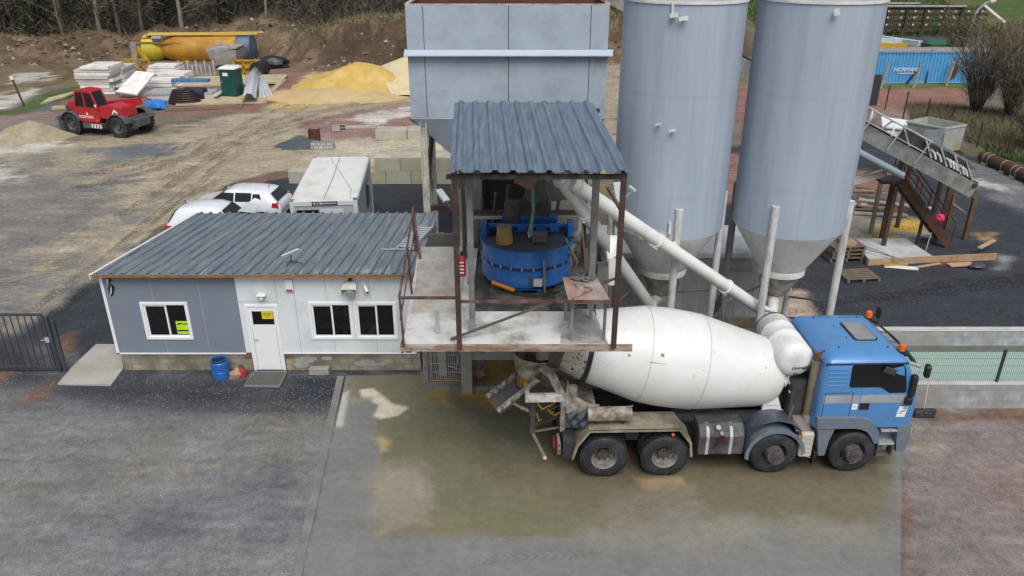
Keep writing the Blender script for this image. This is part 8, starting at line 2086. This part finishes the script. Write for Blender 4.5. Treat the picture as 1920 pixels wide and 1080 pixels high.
# things stored beyond the container
p = P(1645, 90, 71); g_ = g3(1645, 88)
def lie(name, label, pts, w, h, m_, cat, dz=0, grp=None):
    q = [g3(*p) + Vector((0, 0, dz)) for p in pts]; a = MB()
    for i in range(0, len(q), 2): a.beam(q[i] + Vector((0, 0, h / 2)), q[i + 1] + Vector((0, 0, h / 2)), w, h)
    return tag(a.build(name, m_, loc=q[0]), label, cat, grp)
lie("steel_profiles", "bundle of pale blue-white steel profiles beyond the blue container", [(1640, 74), (1725, 86), (1645, 80), (1700, 82), (1640, 86), (1690, 90)], .7, .5, mat("pale_blue_steel", (.5, .58, .64), .5), "profiles")
lie("yellow_beam", "yellow beam lying behind the blue container", [(1640, 92), (1696, 92)], .8, .6, mat("chrome_yellow", (.5, .32, .02), .5), "beam")
lie("green_sheets", "stack of dark green sheets beyond the container's middle", [(1735, 90), (1815, 90), (1738, 86), (1815, 85)], 2.2, .5, mat("forest_green_sheet", (.02, .11, .05), .5), "sheets")
lie("rusty_girders", "rusty girders on the ground behind the container", [(1660, 98), (1800, 96), (1740, 94), (1800, 94)], .7, .35, RUST, "girders")
# rack of brown girders
t0_, t1_ = g3(1640, 68), g3(1835, 66)
t = thing("girder_rack", "long rack of dark brown girders before the grassy slope", "rack", t0_)
a = MB()
for z_ in (.9, 1.6, 2.3, 2.95): a.bx(t0_.x, t1_.x, t0_.y, t0_.y + .5, z_, z_ + .3)
a.build("girder", mat("girder_brown", (.045, .03, .025), .7, var=.2), t)
a = MB()
for k in range(6): x = t0_.x + (t1_.x - t0_.x) * (k + .5) / 6; a.bx(x - .15, x + .15, t0_.y - .3, t0_.y - .01, t0_.z, 3.1); a.beam((x, t0_.y - .2, 1.2), (x - .8, t0_.y - 1.4, t0_.z), .12, .12)
a.build("post", mat("girder_brown", (.045, .03, .025), .7), t)
a = MB(); a.bx(t0_.x, t1_.x - 3, t0_.y - .35, t0_.y - .1, 3.35, 3.5); a.bx(t0_.x, t1_.x - 8, t0_.y + .6, t0_.y + .8, 3.6, 3.75); a.build("top_bar", STEEL_L, t)
a = MB()
for k in range(8):
    for z_ in (1.25, 2.05, 2.75): x = t0_.x + 1 + k * (t1_.x - t0_.x - 2) / 7; a.bx(x - .1, x + .1, t0_.y - .32, t0_.y - .3, z_, z_ + .2)
a.build("end_tags", PANW2, t)
# street lamp
lb_ = g3(1808, 100)
t = thing("street_lamp", "curved grey street lamp with a long white head tilting down to the right", "lamp", lb_)
lp0 = [P(x, y, lb_.y) for x, y in ((1808, 100), (1813, 78), (1820, 52), (1826, 32), (1834, 18), (1848, 6), (1856, 3))]
MB().path([lb_] + lp0[1:], .16, n=8, r1=.1).build("pole", mat("lamp_pole_grey", (.3, .31, .32), .6), t)
a = MB(); a.tube(lp0[-1], lp0[-1] + Vector((.5, 0, .1)), .22); a.build("lamp_head", mat("lamp_head", (.6, .58, .45), .5), t)
pA, pB = P(1846, 10, lb_.y), P(1884, 42, lb_.y); a = MB(); a.beam(pA, pB, .2, .2); a.build("strut", UPVC, t)
# cabin-ish thing and kerb at the top right edge
q = g3(1895, 6); a = MB(); a.bx(q.x - 3, q.x + 8, q.y, q.y + 4, q.z, q.z + 3); tag(a.build("shed", mat("grey_shed", (.4, .4, .4), .6), loc=q), "grey shed cut by the top right corner of the photo", "shed")
q = g3(1880, 50); a = MB(); a.bx(q.x - 8, q.x + 10, q.y - 6.5, q.y - 6.0, 0, 1.6) if False else a.bx(q.x - 9, q.x + 8, 92.0, 92.6, 0, .9); tag(a.build("brick_wall", mat("reddish_wall", (.16, .07, .045), .9, var=.2), loc=(q.x, 92, 0)), "low reddish wall behind the bare shrubs", "wall")
# rusty drum, tripod
q = g3(1757, 157); t = thing("rusty_boiler", "big rusty steel drum in front of the blue container", "drum", q)
MB().rev([(0, 0), (1.15, 0), (1.2, .03), (1.2, .97), (1.15, 1), (0, 1)], q + Vector((.3, .2, 1.15)), q + Vector((1.6, 4.2, 1.15)), 32, caps=False).build("shell", mat("old_rust", (.08, .045, .035), .85, var=.3, vs=1.5), t)
MB().bx(q.x + 1.6, q.x + 5.5, q.y + .3, q.y + 1.2, q.z, q.z + 1.1).build("cradle", RUST, t)
q = g3(1733, 156); a = MB(); apex = q + Vector((.2, .3, 2.6))
for dx, dy in ((-1.6, -.3), (0, -.2), (.9, .2)): a.beam(q + Vector((dx, dy, 0)), apex, .14, .14)
tag(a.build("steel_tripod", mat("blue_black_tripod", (.02, .03, .06), .6), loc=q), "dark steel tripod standing before the blue container", "tripod")
for k, (px, py, h_) in enumerate(((1651, 166, 2.0), (1712, 165, 2.0), (1774, 160, 2.0))):
    q = g3(px, py); a = MB(); a.tube(q, q + Vector((.25, 0, h_)), .12, n=8); tag(a.build("concrete_post", CONC, loc=q), ["pale concrete post nearest the right-hand silo", "pale concrete post beside the steel tripod", "pale concrete post in front of the rusty drum"][k], "post", "old concrete posts by the container")
FP = mat("black_fence_post", (.02, .025, .022), .6)
nm = ["first", "second", "third", "fourth", "fifth", "sixth"]
for k, (px, py, tx, ty) in enumerate(((1659, 206, 1666, 160), (1692, 226, 1701, 171), (1733, 236, 1743, 185), (1783, 228, 1790, 200), (1831, 276, 1842, 230), (1886, 294, 1896, 246))):
    q = g3(px, py); zt3 = P(tx, ty, q.y).z; a = MB(); a.tube(q, (q.x + .02, q.y, zt3), .045, n=6); tag(a.build("fence_post", FP, loc=q), f"thin black fence post, {nm[k]} from the right-hand silo along the verge", "post", "thin black fence posts along the verge")
q = g3(1640, 198); a = MB(); a.bx(q.x - .6, q.x + .15, q.y, q.y + .1, 0, 2.2); tag(a.build("dark_gate_leaf", mat("dark_leaf", (.03, .035, .045), .6), loc=q), "dark mesh leaf standing at the right-hand silo's edge", "gate")

# ---------------------------------------------------------------- shrubs, wood, undergrowth
TW = [mat("twig_brown", (.15, .11, .08), .9, var=.3), mat("twig_olive", (.12, .115, .045), .9, var=.3), mat("twig_grey", (.22, .19, .165), .9, var=.3), mat("leaf_dark_green", (.02, .033, .012), .8, var=.4), mat("leaf_yellow", (.3, .24, .06), .8, var=.3), mat("bark_dark", (.045, .035, .027), .9, var=.3)]
BARK = mat("bark_grey_brown", (.1, .085, .066), .9, var=.35, vs=3, stretch=(3, 3, .6), dirt=(.06, .06, .03), damt=.4, ds=2)
def ribbon(mb, p0, p1, w0, w1, rnd, mi):
    d = p1 - p0; s = d.cross(Vector((rnd.uniform(-1, 1), rnd.uniform(-1, 1), rnd.uniform(-1, 1))))
    if s.length < 1e-5: return
    s.normalize(); mb.add([p0 - s * w0, p0 + s * w0, p1 + s * w1, p1 - s * w1], [(0, 1, 2, 3)], False, mi)
def shrub_meshes(seed, h, spread, stems, twigs, leafy=.0, tips=4):
    rnd = random.Random(seed); st = MB(); tw = MB(); ends = []
    for k in range(stems):
        an = rnd.uniform(0, 6.283); q = rnd.uniform(.2, 1) * spread; b = Vector((math.cos(an) * .35 * rnd.random(), math.sin(an) * .35 * rnd.random(), 0))
        top = Vector((math.cos(an) * q, math.sin(an) * q, h * rnd.uniform(.6, 1)))
        pts = [b + (top - b) * u + Vector((rnd.uniform(-.12, .12) * u * h * .3, rnd.uniform(-.12, .12) * u * h * .3, -.12 * h * math.sin(u * 3.14) * (-1))) for u in (0, .25, .5, .75, 1)]
        st.path(pts, .035 * h / 4, n=5, r1=.012 * h / 4)
        for i in range(1, 5): ends += [(pts[i], (pts[i] - pts[i - 1]).normalized())] * 2
    for k in range(twigs):
        p, d = rnd.choice(ends); p = p + Vector((rnd.gauss(0, .22), rnd.gauss(0, .22), rnd.gauss(0, .3))) * h / 5
        dd = (d + Vector((rnd.gauss(0, .55), rnd.gauss(0, .55), rnd.gauss(.25, .4)))).normalized(); L_ = rnd.uniform(.3, 1.0) * h / 5
        q = p + dd * L_
        ribbon(tw, p, q, .012, .006, rnd, rnd.choice((0, 0, 0, 1, 2)))
        if rnd.random() < leafy: 
            e = Vector((rnd.gauss(0, .05), rnd.gauss(0, .05), rnd.gauss(0, .05))); ribbon(tw, q, q + dd * .12 + e, .05, .03, rnd, rnd.choice((3, 1, tips)))
    return st, tw
def place_shrub(label, px, py, h, spread, seed, stems=26, twigs=5200, leafy=.05, grp="bare shrubs at the right edge", tips=1):
    q = g3(px, py); t = thing("bare_shrub", label, "shrub", q, group=grp, local=True)
    st, tw = shrub_meshes(seed, h, spread, stems, twigs, leafy, tips)
    a = st; a.ch = [0] * len(a.ch); a.build("stems", TW[5], t, recalc=False); tw.build("twigs", TW, t, recalc=False)
place_shrub("tall bare shrub with many thin stems in front of the rusty drum", 1828, 215, 5.2, 2.4, 1, 40, 3200, .05)
place_shrub("dense bare shrub at the photo's right edge behind the fence posts", 1893, 225, 5.4, 2.8, 2, 38, 3400, .1)
place_shrub("low scrubby bush at the right edge below the dense one", 1935, 285, 3.0, 2.0, 3, 22, 2400, .14)
place_shrub("shrub with yellowing tips right of the street lamp", 1862, 120, 3.6, 2.6, 4, 26, 2200, .4, tips=4)
place_shrub("greyish bare shrub cut off by the right edge", 1935, 165, 4.6, 3.0, 5, 26, 2600, .1)
place_shrub("small thin shrub behind the blue container", 1790, 112, 4.2, 2.0, 6, 16, 2600, .25, tips=4)
# verge weeds and grass: one mass
def scatter(name, n, fn, mis, w, l, seed, up=.9):
    rnd = random.Random(seed); a = MB()
    for k in range(n):
        p = fn(rnd)
        if p is None: continue
        d = Vector((rnd.gauss(0, .5), rnd.gauss(0, .5), up)).normalized(); L_ = rnd.uniform(.5, 1) * l
        ribbon(a, p, p + d * L_, w, w * .3, rnd, rnd.choice(mis))
    return a.build(name, TW, None, recalc=False)
def in_px(rnd, quad):
    u, v = rnd.random(), rnd.random()
    x = (quad[0][0] * (1 - u) + quad[1][0] * u) * (1 - v) + (quad[3][0] * (1 - u) + quad[2][0] * u) * v
    y = (quad[0][1] * (1 - u) + quad[1][1] * u) * (1 - v) + (quad[3][1] * (1 - u) + quad[2][1] * u) * v
    return G(x, y)
TW.append(mat("grass_green", (.055, .105, .02), .85, var=.3)); TW.append(mat("dry_grass", (.21, .16, .09), .9, var=.3))
o = scatter("verge_weeds", 15000, lambda r: in_px(r, [(1700, 198), (1990, 215), (2010, 325), (1715, 238)]), [0, 7, 7, 1, 6, 2], .018, .55, 5); tag(o, "brown and green weeds covering the verge right of the conveyor", "weeds", kind="stuff")
o = scatter("verge_grass", 9000, lambda r: in_px(r, [(1836, 246), (1990, 290), (2000, 335), (1850, 288)]), [6, 6, 6, 7, 3], .02, .3, 6); tag(o, "green grass along the gravel's edge by the rusty pipes", "grass", kind="stuff")
def on_ter(rnd, x0, x1, y0, y1):
    x, y = rnd.uniform(x0, x1), rnd.uniform(y0, y1); return Vector((x, y, terrain_z_fast(x, y)))
_tx = np.arange(-75, 60.1, .5); _ty = np.arange(60, 135.1, .5); _TX, _TY = np.meshgrid(_tx, _ty); _TZ = terrain(_TX, _TY)
def terrain_z_fast(x, y):
    i = int(min(max((x + 75) / .5, 0), len(_tx) - 1)); j = int(min(max((y - 60) / .5, 0), len(_ty) - 1)); return float(_TZ[j, i])
def crest(rnd):
    x = rnd.uniform(-22, 23); toe = float(np.interp(x, BX, BT)); y = toe + rnd.uniform(3.5, 10); return Vector((x, y, terrain_z_fast(x, y)))
o = scatter("bank_grass", 9000, crest, [7, 7, 7, 6, 1], .03, .6, 7); tag(o, "dry grass along the top of the earth bank", "grass", kind="stuff")
def slope_(rnd): return on_ter(rnd, 30, 60, 96.5, 122)
o = scatter("hillside_grass", 16000, slope_, [6, 6, 6, 6, 7], .06, .5, 8); tag(o, "green grass on the slope beyond the girder rack", "grass", kind="stuff")
# clods and stones on the bank
rnd = random.Random(77); a = MB()
for k in range(2600):
    x = rnd.uniform(-66, 22); toe = float(np.interp(x, BX, BT)); y = toe + rnd.uniform(-.5, 7.5); z = terrain_z_fast(x, y); r = rnd.uniform(.08, .3) * (1.5 if rnd.random() < .06 else 1)
    vs = [(x + r * rnd.uniform(.6, 1.2) * dx, y + r * rnd.uniform(.6, 1.2) * dy, z + r * rnd.uniform(.4, .9) * dz) for dx, dy, dz in ((1, 0, 0), (0, 1, 0), (-1, 0, 0), (0, -1, 0), (0, 0, 1), (0, 0, -1))]
    a.add(vs, [(0, 1, 4), (1, 2, 4), (2, 3, 4), (3, 0, 4), (1, 0, 5), (2, 1, 5), (3, 2, 5), (0, 3, 5)], False, rnd.choice((0, 0, 0, 1, 2)))
tag(a.build("earth_clods", [mat("clod_brown", (.15, .105, .065), .95, var=.3), mat("clod_dark", (.07, .048, .03), .95, var=.3), mat("clod_pale", (.33, .28, .21), .95, var=.3)], recalc=False), "clods and stones strewn over the earth bank", "rubble", kind="stuff")
# the wood: trunks one can tell apart, with undergrowth between them
def tree_meshes(seed, H, r):
    rnd = random.Random(seed); tr = MB(); cr = MB(); ends = []
    lean = Vector((rnd.uniform(-.12, .12), rnd.uniform(-.08, .08), 1))
    pts = [lean * (H * u) + Vector((rnd.gauss(0, .12) * u * 3, rnd.gauss(0, .12) * u * 3, -.3 if u == 0 else 0)) for u in (0, .12, .3, .5, .75, 1)]
    tr.path(pts, r, n=9, r1=r * .22)
    for k in range(16):
        u = rnd.uniform(.1, .95); p = lean * (H * u); an = rnd.uniform(0, 6.283); L_ = H * rnd.uniform(.12, .3)
        q = p + Vector((math.cos(an), math.sin(an), rnd.uniform(.2, .9))).normalized() * L_; m_ = (p + q) / 2 + Vector((rnd.gauss(0, .2), rnd.gauss(0, .2), -.1))
        tr.path([p, m_, q], r * .24, n=5, r1=r * .06); ends += [(p, q), (m_, q), (m_, q)]
    tr.ch = [0] * len(tr.ch)
    ivy = seed % 3 == 0
    for k in range(900):
        p, q = rnd.choice(ends); b = p.lerp(q, rnd.uniform(.2, 1)) + Vector((rnd.gauss(0, .25), rnd.gauss(0, .25), rnd.gauss(0, .25))); d = ((q - p).normalized() + Vector((rnd.gauss(0, .7), rnd.gauss(0, .7), rnd.gauss(.1, .6)))).normalized()
        ribbon(cr, b, b + d * rnd.uniform(.4, 1.5), .02, .008, rnd, rnd.choice((0, 0, 2, 1)))
    if ivy:
        for k in range(700):
            u = rnd.random() ** 1.3 * .7; an = rnd.uniform(0, 6.283); b = lean * (H * u) + Vector((math.cos(an), math.sin(an), 0)) * (r + rnd.uniform(0, .5)); e = Vector((rnd.gauss(0, 1), rnd.gauss(0, 1), rnd.gauss(0, 1))).normalized() * .22; ribbon(cr, b, b + e, .13, .09, rnd, 3)
    return tr, cr, ivy
protos = []
for s in range(6):
    tr, cr, ivy = tree_meshes(s + 3, 13 + s % 3 * 2, .17 + .035 * (s % 4)); protos.append((tr, cr, ivy))
built = {}
rnd = random.Random(31)
fixed = [(12, 95, 0), (25, 92, 1), (115, 88, 4), (185, 86, 2), (222, 70, 5), (265, 66, 1), (60, 80, 3), (340, 48, 2), (420, 40, 0), (500, 44, 4), (610, 36, 5), (690, 30, 1), (735, 30, 3)]
spots = []
for px, py, k in fixed:
    q = G(px, py, 2.5); y = max(q.y, 84.5); x = (px - 960) / F_PX * (y * cP + (CAM_H - 2.5) * sP); spots.append((x, y, k))
while len(spots) < 60:
    x, y = rnd.uniform(-70, 24), 86 + rnd.random() ** 1.4 * 26
    if all((x - a_) ** 2 + (y - b_) ** 2 > 6 for a_, b_, _ in spots): spots.append((x, y, rnd.randrange(6)))
TL_ = ["bare grey-brown tree with pale trunk in the dark wood", "ivy-clad tree standing in the dark wood behind the bank"]
for x, y, k in spots:
    z = terrain_z_fast(x, y)
    lab_ = "ivy-clad tree in the dark wood above the earth bank" if protos[k][2] else "bare tree with a grey-brown trunk in the dark wood above the earth bank"
    if k not in built:
        t = thing("bare_tree", lab_, "tree", (x, y, z), group="ivy-clad trees of the wood" if protos[k][2] else "bare trees of the wood", local=True)
        protos[k][0].build("trunk", BARK if k % 2 else mat("bark_pale", (.2, .172, .14), .9, var=.3, vs=3), t, recalc=False); protos[k][1].build("crown", TW, t, recalc=False); built[k] = t
    else: copy_thing(built[k], (x, y, z), rnd.uniform(0, 6.28), lab_)
def under(rnd):
    x = rnd.uniform(-72, 26); y = 82 + rnd.random() ** 1.2 * 30; toe = float(np.interp(x, BX, BT))
    if y < toe + 8.5: return None
    return Vector((x, y, terrain_z_fast(x, y) + rnd.random() ** 2 * 4.0))
def undergrowth():
    rnd = random.Random(9); a = MB()
    for k in range(52000):
        p = under(rnd)
        if p is None: continue
        n_ = vnoise(np.array([[p.x * .22]]), np.array([[p.z * .5 + p.y * .2]]), 3)[0, 0]
        if rnd.random() < (.62 if n_ > .58 else .04):
            e = Vector((rnd.gauss(0, 1), rnd.gauss(0, 1), rnd.gauss(0, 1))).normalized() * .25; ribbon(a, p, p + e, .13, .1, rnd, 3)
        else:
            d = Vector((rnd.gauss(0, .7), rnd.gauss(0, .5), rnd.uniform(.1, 1.2))).normalized(); ribbon(a, p, p + d * rnd.uniform(.5, 1.8), .028, .01, rnd, rnd.choice((0, 0, 5, 5, 2, 1, 5)))
    return a.build("undergrowth", TW, None, recalc=False)
tag(undergrowth(), "dark tangled undergrowth between the trees of the wood", "undergrowth", kind="stuff")
